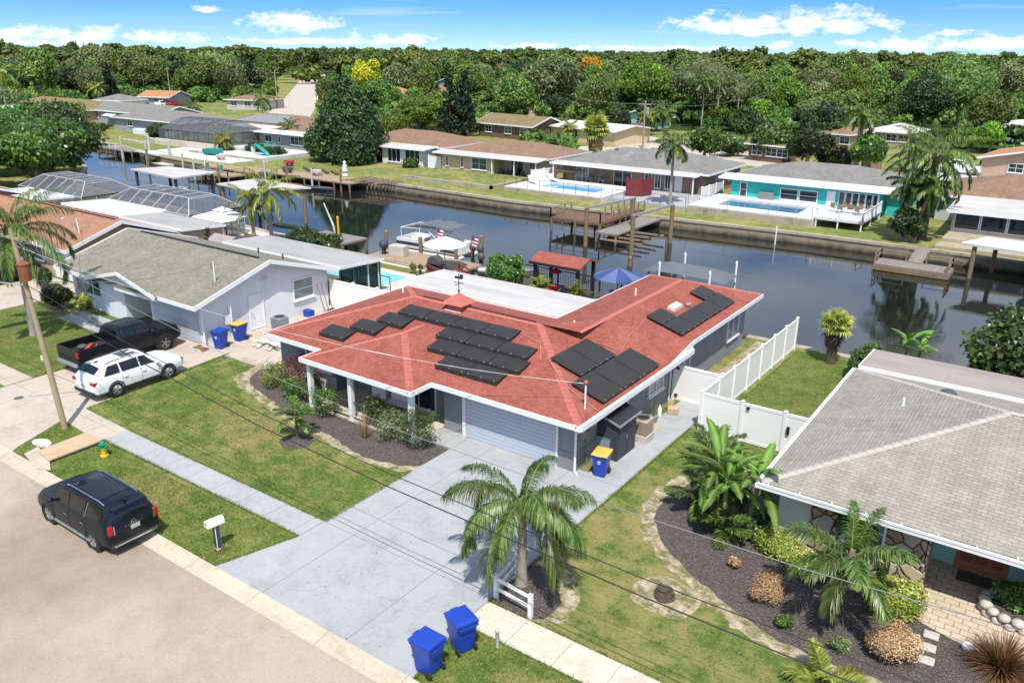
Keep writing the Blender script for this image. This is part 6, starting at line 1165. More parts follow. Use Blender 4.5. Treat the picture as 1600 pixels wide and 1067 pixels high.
# storm inlet slab, splash of white paint
q=[G(59,704,.16),G(136.5,674.5,.16),G(159,687.5,.16),G(76,719,.16)];c=sum(q)/4;t=thing('storm_drain','tan concrete lid over a storm drain opening at the kerb','drain',(c[0],c[1],0))
MB().prism([(v[0],v[1])for v in q],.09,.17).build('lid','slab_tan',t,world=True,uv=False,bevel=.01);MB().prism([(v[0]*.93+c[0]*.07,v[1]*.93+c[1]*.07)for v in q],-.1,.088).build('chamber','dark_grey',t,world=True,uv=False)
sheet('kerb_inlet',[tuple(G(*v)[:2])for v in[(38,712),(60,700),(78,722),(80,738),(58,735)]],.09,'curb')
c=G(67,691);sheet('white_spill',organic([(c[0]+.55*math.cos(a)-.1*math.sin(a*2),c[1]+.28*math.sin(a))for a in np.arange(0,6.2,.8)],.06,.1,3),.012,'paper_white')
# ranch-rail corner fence, white bollard, stump coil, stones
def rail_fence():
 a,b,c=np.array([-12.25,17.9]),np.array([-12.1,16.55]),np.array([-10.75,16.4]);t=thing('corner_rail_fence','low white rail fence wrapping the corner of the palm bed','fence',(b[0],b[1],0))
 for q in(a,b,c):mb=MB();mb.box(q[0]-.06,q[1]-.06,-.05,q[0]+.06,q[1]+.06,.82);mb.add([(q[0]-.06,q[1]-.06,.82),(q[0]+.06,q[1]-.06,.82),(q[0]+.06,q[1]+.06,.82),(q[0]-.06,q[1]+.06,.82),(q[0],q[1],.88)],[(0,1,4),(1,2,4),(2,3,4),(3,0,4)]);mb.build('post','white_paint',t,world=True)
 for q,r in((a,b),(b,c)):
  for z in(.36,.7):MB().bar((q[0],q[1],z),(r[0],r[1],z),.035,.11).build('rail','white_paint',t,world=True)
rail_fence()
p=G(777,1010);t=thing('marker_post','short round white-green marker post beside the cream pavement','post',(p[0],p[1],0));MB().lathe([(.055,-.05),(.055,.5),(.062,.51),(.062,.56),(.03,.6)],14).build('tube','pale_wall',t,smooth=40)
p=G(1035,935);t=thing('palm_stump','coiled fibrous palm stump in a bare sandy patch','stump',(p[0],p[1]+.1,0));mb=MB();rnd=random.Random(3)
for k in range(46):a=rnd.uniform(0,6.28);r=.33*(1-.45*k/46)+rnd.uniform(-.03,.03);z=.03+.34*k/46;mb.tube([(r*math.cos(a+j*.35),r*math.sin(a+j*.35),z+rnd.uniform(-.02,.02))for j in range(5)],.018,5)
mb.lathe([(.3,0),(.26,.2),(.16,.33),(.05,.35)],14);mb.build('root_ball','bark_dark',t)
for i,(x,y)in enumerate([(1455,993),(1450,1012),(1447,1032)]):
 p=G(x,y);t=thing('stepping_stone',['square pale stepping stone nearest the paver patio','middle one of three pale stepping stones','square pale stepping stone farthest from the patio'][i],'stepping stone',(p[0],p[1],0),R(3),'stepping stones in the mulch');MB().box(-.2,-.17,-.02,.2,.17,.05).build('slab','stone_light',t,bevel=.015)
p=G(1511,1015);t=thing('garden_frog','small white-painted rock ornament at the patio corner','ornament',(p[0],p[1],0));MB().ball((0,0,.12),.17,12,8,(1,1,.8)).ball((.1,-.1,.2),.09,10,6).ball((-.08,-.1,.2),.08,10,6).build('rock','paper_white',t,smooth=60)
p=G(1580,965);t=thing('stone_planter','round dry-stone planter at the patio edge, lower right','planter',(p[0]+.1,p[1]+.1,0));rnd=random.Random(9)
for lv in range(2):
 mb=MB()
 for k in range(15):a=k*2*math.pi/15+lv*.2;mb.ball((.85*math.cos(a),.72*math.sin(a),.1+.19*lv),rnd.uniform(.17,.21),8,5,(1,1,.62))
 mb.build('stone_ring','stone_light',t,smooth=50)
MB().lathe([(.8,.0),(.78,.3),(.01,.32)],18).build('soil','mulch',t)
t=thing('wicker_chair','round-backed wicker armchair beside the carved wooden door','chair',(1.35,25.75,.03),R(0));MB().lathe([(.3,.3),(.32,.36),(.05,.4)],16).build('seat','pile_wood',t);MB().grid(lambda u,v:(.42*math.sin((u-.5)*2.6)*(.75+.25*math.sin(v*math.pi)),.28-.05*v+.1*(1-math.cos((u-.5)*2.6))*-1,.38+v*.85*math.cos((u-.5)*1.7)),12,8).build('back','pile_wood',t)
for a in(.8,2.3,3.9,5.5):MB().tube([(.25*math.cos(a),.25*math.sin(a),.3),(.28*math.cos(a),.28*math.sin(a),0)],.025,6).build('leg','pile_wood',t)
t=thing('door_mat','black mat in front of the carved wooden door','mat',(-.35,26.1,.03));MB().box(-.55,-.35,.004,.55,.3,.02).build('mat','dark_grey',t)
# side yard of the red-roofed house
t=thing('garden_shed','narrow dark grey lean-to shed against the side wall','shed',(-13.6,27.0,0));MB().add([(-14.15,26.3,0),(-13.25,26.3,0),(-13.25,27.9,0),(-14.15,27.9,0),(-14.15,26.3,1.95),(-13.25,26.3,1.62),(-13.25,27.9,1.62),(-14.15,27.9,1.95)],[(0,1,5,4),(1,2,6,5),(2,3,7,6),(3,0,4,7),(4,5,6,7)]).build('body','slate_board',t,world=True)
MB().add([(-14.18,26.2,2.02),(-13.12,26.2,1.66),(-13.12,28.0,1.66),(-14.18,28.0,2.02),(-14.18,26.2,1.97),(-13.12,26.2,1.61),(-13.12,28.0,1.61),(-14.18,28.0,1.97)],[(0,1,2,3),(7,6,5,4),(0,4,5,1),(1,5,6,2),(2,6,7,3),(3,7,4,0)]).build('lid','black_metal',t,world=True);MB().bar((-13.1,26.18,1.66),(-13.1,28.02,1.66),.05,.07).bar((-14.18,26.17,2.0),(-13.1,26.17,1.65),.04,.07).build('trim','galvanised',t,world=True)
MB().box(-13.248,26.36,.05,-13.235,27.08,1.55).box(-13.248,27.12,.05,-13.235,27.84,1.55).build('door','slate_board',t,world=True);MB().box(-13.236,27.05,.8,-13.21,27.08,.95).build('handle','galvanised',t,world=True)
def ac(label,x,y,z,col='white_metal',s=1.0,rz=0):
 t=thing('air_conditioner',label,'air conditioner',(x,y,0),rz);MB().box(-.42*s,-.42*s,0,.42*s,.42*s,z).build('base','stone_light',t,bevel=.01);MB().box(-.36*s,-.36*s,z,.36*s,.36*s,z+.72*s).build('casing',col,t,bevel=.04)
 mb=MB()
 for k in range(11):mb.box(-.372*s,-.372*s,z+.06+k*.058*s,.372*s,.372*s,z+.072+k*.058*s)
 mb.build('louvre','mid_grey',t);MB().lathe([(.33*s,z+.72*s),(.34*s,z+.76*s),(.29*s,z+.765*s),(.28*s,z+.70*s)],22).build('fan_ring','mid_grey',t,smooth=40);MB().lathe([(.28*s,z+.722*s),(.1*s,z+.726*s),(.08*s,z+.77*s),(.01,z+.775*s)],16).build('fan','black_metal',t);return t
ac('beige air conditioner on concrete blocks behind the dark shed',-13.35,28.75,.35,'slab_tan',.95)
p=G(432,525);ac('grey air conditioner on a stand by the white house side wall',p[0]+.1,p[1]+.25,.4,'galvanised',1.0)
t=thing('planter_bag','pale pot with dead sticks leaning on the side wall','plant pot',(-13.7,30.6,.03));MB().lathe([(.14,0),(.2,.3),(.18,.31),(.02,.28)],12).build('pot','mid_grey',t,smooth=40);rnd=random.Random(4)
mb=MB()
for k in range(9):a=rnd.uniform(0,6.28);mb.tube([(0,0,.25),(.12*math.cos(a),.12*math.sin(a),.7),(.3*math.cos(a),.3*math.sin(a),rnd.uniform(.9,1.4))],[.015,.01,.004],5)
mb.build('sticks','bark',t)
t=thing('barrow','upturned tan crate on the side path','crate',(-13.4,32.0,.03),R(20));MB().box(-.25,-.2,0,.25,.2,.3).build('box','slab_tan',t,bevel=.03);MB().box(-.27,.1,.3,.0,.2,.55).build('flap','slab_tan',t)
t=thing('door_rug','small pale mat on the side path by the side door','mat',(-13.55,29.9,.03));MB().box(-.3,-.45,.002,.35,.45,.012).build('mat','slab_tan',t)
t=thing('white_jug','small white bottle standing on the path by the pot','bottle',(-13.75,31.3,.03));MB().lathe([(.09,0),(.1,.05),(.09,.4),(.03,.5),(.03,.56)],12).build('bottle','paper_white',t,smooth=50)
# vinyl fences
def vinyl(name,label,pts,h=1.8,step=1.83,m='vinyl',z=0,curve_end=False):
 t=thing(name,label,'fence',(pts[0][0],pts[0][1],z));
 for(a,b)in zip(pts,pts[1:]):
  a=np.array(a,float);b=np.array(b,float);L_=np.linalg.norm(b-a);n=max(1,round(L_/step));d=(b-a)/L_
  for i in range(n):
   p=a+(b-a)*i/n;q=a+(b-a)*(i+1)/n;MB().bar((p[0],p[1],z+h*.5),(q[0],q[1],z+h*.5),.03,h-.14).build('panel',m,t,world=True);[MB().bar((p[0],p[1],z+e_),(q[0],q[1],z+e_),.06,.13).build('rail',m,t,world=True)for e_ in(h-.06,.1)]
  for i in range(n+1):
   p=a+(b-a)*i/n;mb=MB();w=.065;mb.box(p[0]-w,p[1]-w,z-.05,p[0]+w,p[1]+w,z+h+.06);mb.add([(p[0]-.085,p[1]-.085,z+h+.06),(p[0]+.085,p[1]-.085,z+h+.06),(p[0]+.085,p[1]+.085,z+h+.06),(p[0]-.085,p[1]+.085,z+h+.06),(p[0],p[1],z+h+.13)],[(0,1,4),(1,2,4),(2,3,4),(3,0,4),(3,2,1,0)]);mb.build('post',m,t,world=True)
 return t
vinyl('vinyl_fence','long white vinyl fence running from the side yard towards the canal',[(-11.75,31.2),(-11.55,43.9)])
f=vinyl('vinyl_fence','white vinyl front fence between the side path and the grey-roofed house',[(-11.75,31.1),(-6.35,31.1)])
MB().box(-9.75,31.0,.35,-9.62,31.05,.47).box(-9.75,31.0,1.55,-9.62,31.05,1.67).box(-8.02,31.0,.9,-7.9,31.06,1.25).build('gate_hardware','black_metal',f,world=True)
f=vinyl('vinyl_gate','white vinyl gate closing the side path against the house wall',[(-14.1,33.5),(-11.8,33.5)],1.8,2.3)
MB().box(-14.0,33.4,1.6,-13.86,33.47,1.7).box(-14.0,33.4,.25,-13.86,33.47,.35).build('hinge','black_metal',f,world=True)
vinyl('vinyl_fence','white vinyl fence between the white house and the red-roofed house',[(-38.1,34.15),(-32.2,34.4)])
# utility pole and wires
PX,PY=-34.0,14.9;t=thing('utility_pole','leaning wooden utility pole on the verge at the left','utility pole',(PX,PY,0))
ptx,ptz=-35.4,8.6;MB().tube([(PX,PY,-.2),((PX*2+ptx)/3,PY,3),(ptx,PY,ptz)],[.13,.115,.085],12).build('pole','pole_wood',t,world=True,smooth=50)
pole=lambda z:(PX+(ptx-PX)*z/8.6,PY,z)
q=pole(7.0);MB().lathe([(.05,-.42),(.21,-.38),(.23,-.1),(.22,.28),(.25,.30),(.25,.34),(.1,.44)],18,(q[0]+.36,q[1]-.05,q[2]-.1)).build('transformer','rust',t,world=True,smooth=40);MB().bar((q[0],q[1],q[2]+.1),(q[0]+.2,q[1],q[2]+.1),.05).lathe([(.04,0),(.05,.1),(.03,.22)],8,(q[0]+.35,q[1]-.05,q[2]+.3)).build('bracket','galvanised',t,world=True)
q=pole(6.3);MB().tube([(q[0],q[1]-.1,q[2]),(q[0]-.6,q[1]-1.0,q[2]+.25),(q[0]-1.6,q[1]-2.4,q[2]+.3)],.03,6).build('lamp_arm','galvanised',t,world=True);MB().ball((q[0]-1.8,q[1]-2.7,q[2]+.27),.22,10,6,(1,1,.5)).build('lamp_head','galvanised',t,world=True)
q=pole(8.2);MB().bar((q[0]-.5,q[1],q[2]),(q[0]+.5,q[1],q[2]),.09,.11).build('crossarm','pole_wood',t,world=True);q=pole(3.2);MB().box(q[0]-.06,q[1]-.17,q[2]-.1,q[0]+.07,q[1]-.15,q[2]+.12).build('tag','paper_white',t,world=True)
def wire(pts,r,label,m_='wire_black',name='overhead_wire'):
 P_=[Vector([float(c)for c in p])for p in pts];out=[]
 for i in range(len(P_)-1):
  a,b=P_[i],P_[i+1]
  for k in range(6):out.append(a.lerp(b,k/6))
 out.append(P_[-1]);tag(MB().tube(out,r,6).build(name,m_,smooth=60,uv=False),label,'wire','overhead wires from the pole')
def sag(a,b,s,n=10):return[(a[0]+(b[0]-a[0])*i/n,a[1]+(b[1]-a[1])*i/n,a[2]+(b[2]-a[2])*i/n-4*s*(i/n)*(1-i/n))for i in range(n+1)]
wire([pole(8.1)]+[(-28,PY,6.9),(-20.3,PY,6.0),(-14.1,PY,5.62),(-7.7,PY,5.6),(-3.1,PY,5.72),(6,PY,6.4),(16,PY,7.8)],.01,'uppermost thin wire crossing above the driveway','wire_grey')
wire([pole(6.3)]+[(-28,PY,5.3),(-20.6,PY,4.5),(-14.6,PY,4.12),(-6.7,PY,4.0),(-0.8,PY,4.1),(8,PY,4.8),(16,PY,6.0)],.013,'upper one of the two thick cables across the photo')
wire([pole(5.8)]+[(-28,PY,4.8),(-20.6,PY,4.0),(-14.9,PY,3.68),(-6.7,PY,3.5),(-2.0,PY,3.5),(8,PY,4.2),(16,PY,5.5)],.017,'lowest and thickest cable across the photo')
wire(sag(pole(7.9),(-14.12,24.95,3.68),.9),.011,'pale service wire from the pole to the red roof mast','galvanised')
wire(sag(pole(6.5),(-38.9,26.4,4.3),.5),.012,'service wire from the pole to the grey-green roof mast','wire_grey')
wire(sag(pole(8.1),(-57.5,28.6,4.2),.8),.012,'service wire from the pole to the orange-brown roof mast','galvanised')
wire(sag(pole(8.2),(-75,PY,8.4),.8),.014,'wire running left from the pole out of the photo','wire_grey');wire(sag(pole(6.2),(-75,PY,6.4),.6),.02,'thick cable running left from the pole out of the photo')
# porch contents
for(x,y,w_,l,m_)in[(-26.2,25.36,.5,'round orange sign on the porch wall, leftmost','orange_sign'),(-24.4,25.36,.45,'middle orange sign on the porch wall','orange_sign'),(-22.4,25.3,.5,'orange sign on the porch wall, rightmost','orange_sign')]:
 t=thing('wall_sign',l,'sign',(x,y,1.95),0,'orange ornaments in the porch');MB().lathe([(w_*.1,0),(w_*.5,.0),(w_*.5,.03),(.01,.035)],12,(0,0,0),'y').build('disc',m_,t)
t=thing('porch_bench','white slatted bench inside the shaded porch','bench',(-23.4,24.6,.12));MB().box(-.7,-.25,.4,.7,.25,.46).build('seat','white_paint',t);MB().box(-.7,.2,.46,.7,.26,.95).build('backrest','white_paint',t)
for sx in(-.65,.65):MB().box(sx-.03,-.22,0,sx+.03,.22,.4).build('leg','white_paint',t)
t=thing('porch_cabinet','white cabinet against the porch wall','cabinet',(-25.0,25.1,.12));MB().box(-.45,-.2,0,.45,.2,.85).build('body','white_paint',t,bevel=.01);MB().box(-.43,-.215,.05,-.01,-.201,.8).build('door','white_paint',t);MB().box(.01,-.215,.05,.43,-.201,.8).build('door','white_paint',t)
# by the white house
p=G(424,478);t=thing('cool_box','small blue and white cool box on the paving by the white house','cool box',(-37.6,31.8,.02));MB().box(-.3,-.2,0,.3,.2,.34).build('body','blue_plastic',t,bevel=.02);MB().box(-.31,-.21,.34,.31,.21,.42).build('lid','blue_plastic',t,bevel=.02)
for i,(x,l)in enumerate([(33.0,'wooden oar leaning on the white house corner'),(33.3,'second long-handled tool leaning on the white house corner'),(33.6,'dark broom leaning on the white house corner')]):
 t=thing('long_handled_tool',l,'tool',(-37.6,x,.02),0,'tools leaning on the white house');MB().tube([(.15,0,0),(-.45,.05*i,1.7)],.02,6).build('handle','pile_wood',t);MB().box(.05,-.12,0,.22,.12,.1).build('head','dark_grey' if i else 'galvanised',t)
p=G(318,545);t=thing('skateboard_pile','small orange-brown boards lying by the bins','boards',(p[0],p[1]-.1,.03),R(-20));MB().box(-.6,-.12,0,.5,.1,.06).build('board','rust',t);MB().bar((-.5,-.3,.03),(.4,.25,.12),.16,.03).build('plank','old_wood',t)
p=G(391,515);t=thing('rusty_cart','rust-red little pump on a stake beside the bins','pump',(p[0],p[1],.02));MB().lathe([(.14,.3),(.18,.42),(.12,.6)],12).build('tank','red_plastic',t);MB().tube([(0,0,0),(0,0,.9)],.025,6).build('stake','black_metal',t)
p=G(420,545);t=thing('rubble_heap','low heap of stones and boards at the left corner of the red roof','rubble',(p[0]-.2,p[1]+.2,0));rnd=random.Random(11)
for k in range(3):
 mb=MB();[mb.ball((rnd.uniform(-.9,.9),rnd.uniform(-.5,.5),.08),rnd.uniform(.08,.18),7,5,(1,1,.6))for _ in range(9)];mb.build('stone','stone_light',t)
MB().bar((-1,-.3,.3),(1.1,.1,.34),.12,.04).bar((-.9,.2,.25),(1.0,-.3,.38),.12,.04).build('board','white_paint',t)
rng=np.random.default_rng(8)
def inside(x,y,pts):
 c=np.zeros(len(x),bool);n=len(pts)
 for i in range(n):
  x1,y1=pts[i];x2,y2=pts[(i+1)%n];c^=((y1>y)!=(y2>y))&(x<(x2-x1)*(y-y1)/((y2-y1)if y2!=y1 else 1e-9)+x1)
 return c
LAWNS=[([(-31.9,16.5),(-19.55,16.5),(-19.55,20.6),(-21.4,20.0),(-24,20.4),(-27.2,20.9),(-30.4,21.5),(-33.2,22.6),(-33.2,25),(-35.0,25),(-35.2,17),(-31.9,16.6)],42000),([(-33.6,12.6),(-20.4,12.6),(-19.6,15.2),(-31.6,15.0),(-34.8,15.2)],24000),([(-11.8,12.6),(6,12.6),(6,14.95),(-12.1,14.95)],22000),([(-10.0,16.4),(6,16.4),(6,19.1),(-1,18.8),(-4,18.6),(-6.2,19.2),(-8.2,20.2),(-9.9,21.5),(-11.1,23.3),(-11.3,25.2),(-10.8,27.1),(-9,29),(-6.5,28.6),(-6.5,31),(-12,31),(-12.05,19),(-10.4,18.8),(-9.8,17.6)],36000),([(-11.4,31.4),(-6.9,31.4),(-6.9,38),(-3,43.8),(-11.3,43.8)],24000),([(-54,12.7),(-43,12.7),(-41.1,15.3),(-54,15.5)],6000),([(-53.8,17),(-41.1,17),(-41.1,22.4),(-49.7,22.4),(-53.8,24)],15000)]
Vs=[];va=[]
for pts,n in LAWNS:
 xs=[p[0]for p in pts];ys=[p[1]for p in pts];x=rng.uniform(min(xs),max(xs),n);y=rng.uniform(min(ys),max(ys),n);k=inside(x,y,pts);pc=G(1035,930);k&=((x-pc[0])**2+(y-pc[1])**2)>1.1**2;pc=G(462,690);k&=((x-pc[0])**2+(y-pc[1])**2)>.7**2
 x=x[k];y=y[k];n=len(x);a=rng.uniform(0,6.28,n);l=rng.uniform(.03,.075,n);w_=rng.uniform(.006,.016,n);ln=rng.uniform(.2,1.1,n);b=rng.uniform(0,6.28,n)
 dx,dy=np.cos(a)*w_,np.sin(a)*w_;z0_=np.full(n,.003);l=l*(.6+.9*(np.sin(x*2.1+np.sin(y*1.7)*2)*np.cos(y*2.6+np.cos(x*1.3)*2)*.5+.5));Vs.append(np.stack([np.stack([x-dx,y-dy,z0_],1),np.stack([x+dx,y+dy,z0_],1),np.stack([x+np.cos(b)*l*ln,y+np.sin(b)*l*ln,l],1)],1).reshape(-1,3));va.append(np.repeat(rng.random(n),3))
for(a,b_,n)in[((-31.6,16.42),(-19.5,16.42),2600),((-31.6,15.28),(-19.5,15.28),2600),((-20.35,12.5),(-19.47,15.25),700),((-19.38,16.4),(-19.38,20.8),1200),((-33.5,12.5),(-20.4,12.5),2800),((-12.15,16.3),(-12.13,24),1600),((-12.1,24),(-12.1,31),1600),((-12.1,15.02),(6,15.02),2600),((-12.1,16.28),(6,16.28),2600),((-35.3,16.6),(-36.1,24.8),1500),((-11.85,12.6),(-12.15,15),600),((-41.05,17),(-41.05,24),900),((-11.6,31.3),(-6.8,31.3),900),((-11.4,31.4),(-11.3,43.8),1500)]:
 t_=rng.random(n);x=a[0]+(b_[0]-a[0])*t_+rng.normal(0,.035,n);y=a[1]+(b_[1]-a[1])*t_+rng.normal(0,.035,n);q=rng.uniform(0,6.28,n);l=rng.uniform(.05,.11,n);w_=rng.uniform(.006,.014,n);c2=rng.uniform(0,6.28,n)
 Vs.append(np.stack([np.stack([x-np.cos(q)*w_,y-np.sin(q)*w_,np.full(n,.003)],1),np.stack([x+np.cos(q)*w_,y+np.sin(q)*w_,np.full(n,.003)],1),np.stack([x+np.cos(c2)*l*.8,y+np.sin(c2)*l*.8,l],1)],1).reshape(-1,3));va.append(np.repeat(rng.random(n),3))
V=np.vstack(Vs);leafmat('grass_blade',K(96,118,54,.8),K(168,172,96,.8),0.3,.7,.2);o=npmesh('lawn_grass',V,np.arange(len(V)).reshape(-1,3),'grass_blade',None,np.concatenate(va));tag(o,'short patchy lawn grass around the houses','grass',kind='stuff')
n=1500;x=rng.uniform(-36,3,n);y=12.6+rng.random(n)**1.3*17;k=~inside(x,y,[(-31.6,24.6),(-31.6,22.4),(-13.4,22.4),(-13.4,40),(-31.6,40)])&((x<-6.5)|(y<23.6));x,y=x[k],y[k];n=len(x)
c_=np.stack([x,y,np.full(n,.055)],1);nn=np.stack([rng.normal(0,.25,n),rng.normal(0,.25,n),np.ones(n)],1);nn/=np.linalg.norm(nn,axis=1,keepdims=True);V,Fq=cards(c_,nn,rng.uniform(.012,.035,n),.5,rng);o=npmesh('fallen_leaves',V,Fq,'leaf_dead',None,np.repeat(rng.random(n),4));tag(o,'dry leaves and bits scattered over lawns and paving','leaf litter',kind='stuff')
# houses across the canal
def wins(t,face,c,items,**k):
 for it in items:
  u0,u1,z0_,z1_=it[:4];kw=dict(k);kw.update(it[4]if len(it)>4 else{});window(t,face,u0,u1,z0_,z1_,c,**kw)
T=house('teal_house','turquoise house with grey hip roof and white flat porch roof on the far bank',-33.0,-14.5,88.6,101.0,2.5,.25,'hip','far_grey','teal_wall')
flat_roof(T,-33.2,-15.6,86.6,88.9,2.72,2.95,'flat_white');MB().box(-31.9,87.2,-.05,-16.6,89.3,2.5).build('porch_wall','teal_wall',T,world=True)
wins(T,'-y',87.2,[(-30.9,-30.1,.75,2.3),(-26.5,-24.6,.9,2.1),(-24.5,-22.6,.9,2.1)],cols=1,rows=2);door(T,'-y',-21.6,-20.9,.1,2.2,87.2)
for i in range(6):window(T,'-y',-20.5+i*.66,-19.9+i*.66,.15,2.3,87.2,1,1,'white_paint','glass',False,.05,'porch_screen')
posts(T,[(-16.7,87.15)],0,2.4,.14)
MB().box(-16.4,89.2,0,-16.3,96,1.6).build('side_fence','teal_wall',T,world=True);done(T)
def pool_deck(label,x0,x1,y0,y1,z,wx0,wx1,wy0,wy1,m='pool_blue',rail=True,railm='dark_grey',post_step=1.8,wall='seawall_concrete',deck='white_deck'):
 t=thing('pool_deck',label,'pool deck',(x0,y0,0));mb=MB()
 mb.box(x0,y0,-.1,x1,wy0,z).box(x0,wy1,-.1,x1,y1,z).box(x0,wy0,-.1,wx0,wy1,z).box(wx1,wy0,-.1,x1,wy1,z).build('deck',deck,t,world=True,uv=False)
 MB().box(x0-.01,y0-.03,-.1,x1+.01,y0-.003,z-.12).build('retaining_wall',wall,t,world=True,uv=False);MB().box(wx0-.01,wy0-.01,-.1,wx1+.01,wy1+.01,z-.12).build('pool_water',m,t,world=True,uv=False)
 if rail:
  n=int((x1-x0)/post_step)
  for i in range(n+1):x=x0+.05+(x1-x0-.1)*i/n;MB().box(x-.02,y0+.03,z,x+.02,y0+.07,z+1.1).build('rail_post',railm,t,world=True)
  MB().box(x0,y0+.035,z+1.06,x1,y0+.065,z+1.1).build('top_rail',railm,t,world=True)
 return t
pool_deck('white pool deck with dark blue pool in front of the turquoise house',-33.2,-20.6,78.6,87.2,.8,-30.8,-22.6,80.6,84.4,'pool_dark',True,'galvanised',3.2)
t=thing('sun_deck','white timber deck with baluster railing beside the turquoise house','deck',(-20.5,80.6,0));MB().box(-20.5,79.2,.72,-16.2,87.1,.86).build('deck','white_deck',t,world=True)
for(a,b)in(((-20.5,79.25),(-16.25,79.25)),((-16.25,79.25),(-16.25,86.9))):
 a=np.array(a);b=np.array(b);n=int(np.linalg.norm(b-a)/.2);mb=MB()
 mb.bar((*a,1.75),(*b,1.75),.1,.06).bar((*a,1.0),(*b,1.0),.05,.05);mb.build('top_rail','white_paint',t,world=True);mb=MB()
 for i in range(n+1):q=a+(b-a)*i/n;mb.box(q[0]-.02,q[1]-.02,.86,q[0]+.02,q[1]+.02,1.73)
 o=mb.build('balusters','white_paint',t,world=True);o['kind']='stuff'
posts(t,[(-20.4,79.3),(-18.4,79.3),(-16.3,79.3),(-16.3,83),(-16.3,86.8)],-.1,1.85,.12,'white_paint','post')
for i,(x,l)in enumerate([(-19.2,'brown patio table with chairs on the white deck'),(-17.6,'second brown patio set on the white deck')]):
 q=thing('patio_table',l,'table',(x,83.5,.86));MB().lathe([(.5,.68),(.5,.72),(.01,.72)],14).build('top','pile_wood',q);MB().tube([(0,0,0),(0,0,.68)],.05).build('leg','dark_grey',q)
 for a in(0,1.6,3.1,4.7):MB().box(.75*math.cos(a)-.2,.75*math.sin(a)-.2,.4,.75*math.cos(a)+.2,.75*math.sin(a)+.2,.45).box(.92*math.cos(a)-.2,.92*math.sin(a)-.03,.45,.92*math.cos(a)+.2,.92*math.sin(a)+.03,.9).build('seat','bark',q)
t=thing('pool_cabinet','grey cabinet by the turquoise house pool','cabinet',(-27.8,86.8,.8));MB().box(-.8,-.25,0,.8,.25,.7).build('body','mid_grey',t,bevel=.02)
T=house('taupe_house','taupe house with pale hip roof and pool deck on the far bank, centre',-55.2,-35.0,88.2,100.5,2.5,.26,'hip','far_grey','taupe_wall')
flat_roof(T,-55.2,-35.8,86.6,88.4,2.5,2.62,'flat_roof');MB().box(-53.6,88.0,-.05,-36.9,89.3,2.45).build('rear_wall','taupe_wall',T,world=True)
wins(T,'-y',88.0,[(-52.2,-50.4,.1,2.3,{'gm':'glass_light'}),(-46.9,-44.5,.1,2.3),(-42.8,-41.9,.6,2.2),(-41.5,-40.7,.5,2.2),(-40.2,-39.4,.5,2.2)],cols=2,rows=1);door(T,'-y',-38.9,-38.1,.1,2.2,88.0);posts(T,[(-54.8,86.8),(-36.2,86.8)],0,2.4,.14)
wins(T,'+x',-36.9+1.9-.6,[(92,93,1,2),(96,97,1,2)]);t=thing('skylight','long bluish skylight on the pale hip roof','skylight',(-47.2,92,3.42));MB().add([(-.5,-.8,-.2),(.3,-.8,-.2),(.5,.8,.22),(-.3,.8,.22),(-.5,-.8,-.08),(.3,-.8,-.08),(.5,.8,.34),(-.3,.8,.34)],[(4,5,6,7),(0,1,5,4),(1,2,6,5),(2,3,7,6),(3,0,4,7)]).build('glass','glass_light',t)
for(x,y,z,l)in[(-49.4,93.2,3.85,'small dark vent on the pale hip roof ridge')]:t=thing('vent_turtle',l,'roof vent',(x,y,z));MB().lathe([(.25,0),(.22,.12),(.1,.2)],10).build('cap','dark_grey',t)
pool_deck('pool deck with a kidney blue pool and wire railing before the taupe house',-56.0,-43.0,78.0,86.5,.55,-52.5,-45.2,80.4,83.6,'pool_blue',True,'dark_grey',1.6)
t=thing('paved_terrace','grey stone terrace with railing right of the red screen','terrace',(-43,79,0));MB().box(-42.95,79.6,-.1,-33.6,87.9,.3).build('paving','walk_grey',t,world=True,uv=False)
for i in range(7):MB().box(-42.6+i*1.45,79.7,.3,-42.56+i*1.45,79.74,1.3).build('rail_post','dark_grey',t,world=True)
MB().box(-42.6,79.7,1.27,-33.8,79.74,1.31).build('top_rail','dark_grey',t,world=True)
t=thing('privacy_screen','dark red folding privacy screen on the pool deck','screen',(-41.6,81.5,.3))
for(a,b)in(((-42.7,83.6),(-42.0,81.8)),((-42.0,81.8),(-40.4,82.6)),((-40.4,82.6),(-40.0,84.2))):MB().bar((*a,1.3),(*b,1.3),.06,1.9).build('panel','maroon',t,world=True)
def lounger(label,x,y,z,rz,m='white_paint',w='white_paint',group='sun loungers by the far pools'):
 t=thing('sun_lounger',label,'lounger',(x,y,z),rz,group);MB().box(-.3,-.9,.28,.3,.35,.34).build('seat',m,t);MB().add([(-.3,.35,.28),(.3,.35,.28),(.3,.95,.75),(-.3,.95,.75),(-.3,.35,.34),(.3,.35,.34),(.3,.92,.8),(-.3,.92,.8)],[(4,5,6,7),(3,2,1,0),(0,1,5,4),(1,2,6,5),(2,3,7,6),(3,0,4,7)]).build('backrest',m,t)
 for sx in(-.25,.25):
  for sy in(-.8,.3):MB().box(sx-.02,sy-.02,0,sx+.02,sy+.02,.28).build('leg',w,t)
 return t
lounger('white sun lounger at the left end of the taupe house deck',-54.6,81.8,.55,R(50));lounger('white sun lounger nearest the hanging kayak',-53.4,84.6,.55,R(60))
for i,x in enumerate((-49.6,-47.9)):
 t=thing('adirondack_chair',['left','right'][i]+' grey garden chair between the sliding doors of the taupe house','chair',(x,86.9,.55),R(180),'grey chairs before the taupe house');MB().box(-.3,-.3,.3,.3,.3,.36).build('seat','dark_grey',t);MB().box(-.3,-.34,.36,.3,-.28,1.05).build('backrest','dark_grey',t)
 for sx in(-.3,.3):MB().box(sx-.05,-.3,0,sx+.05,.3,.55).build('arm','dark_grey',t)
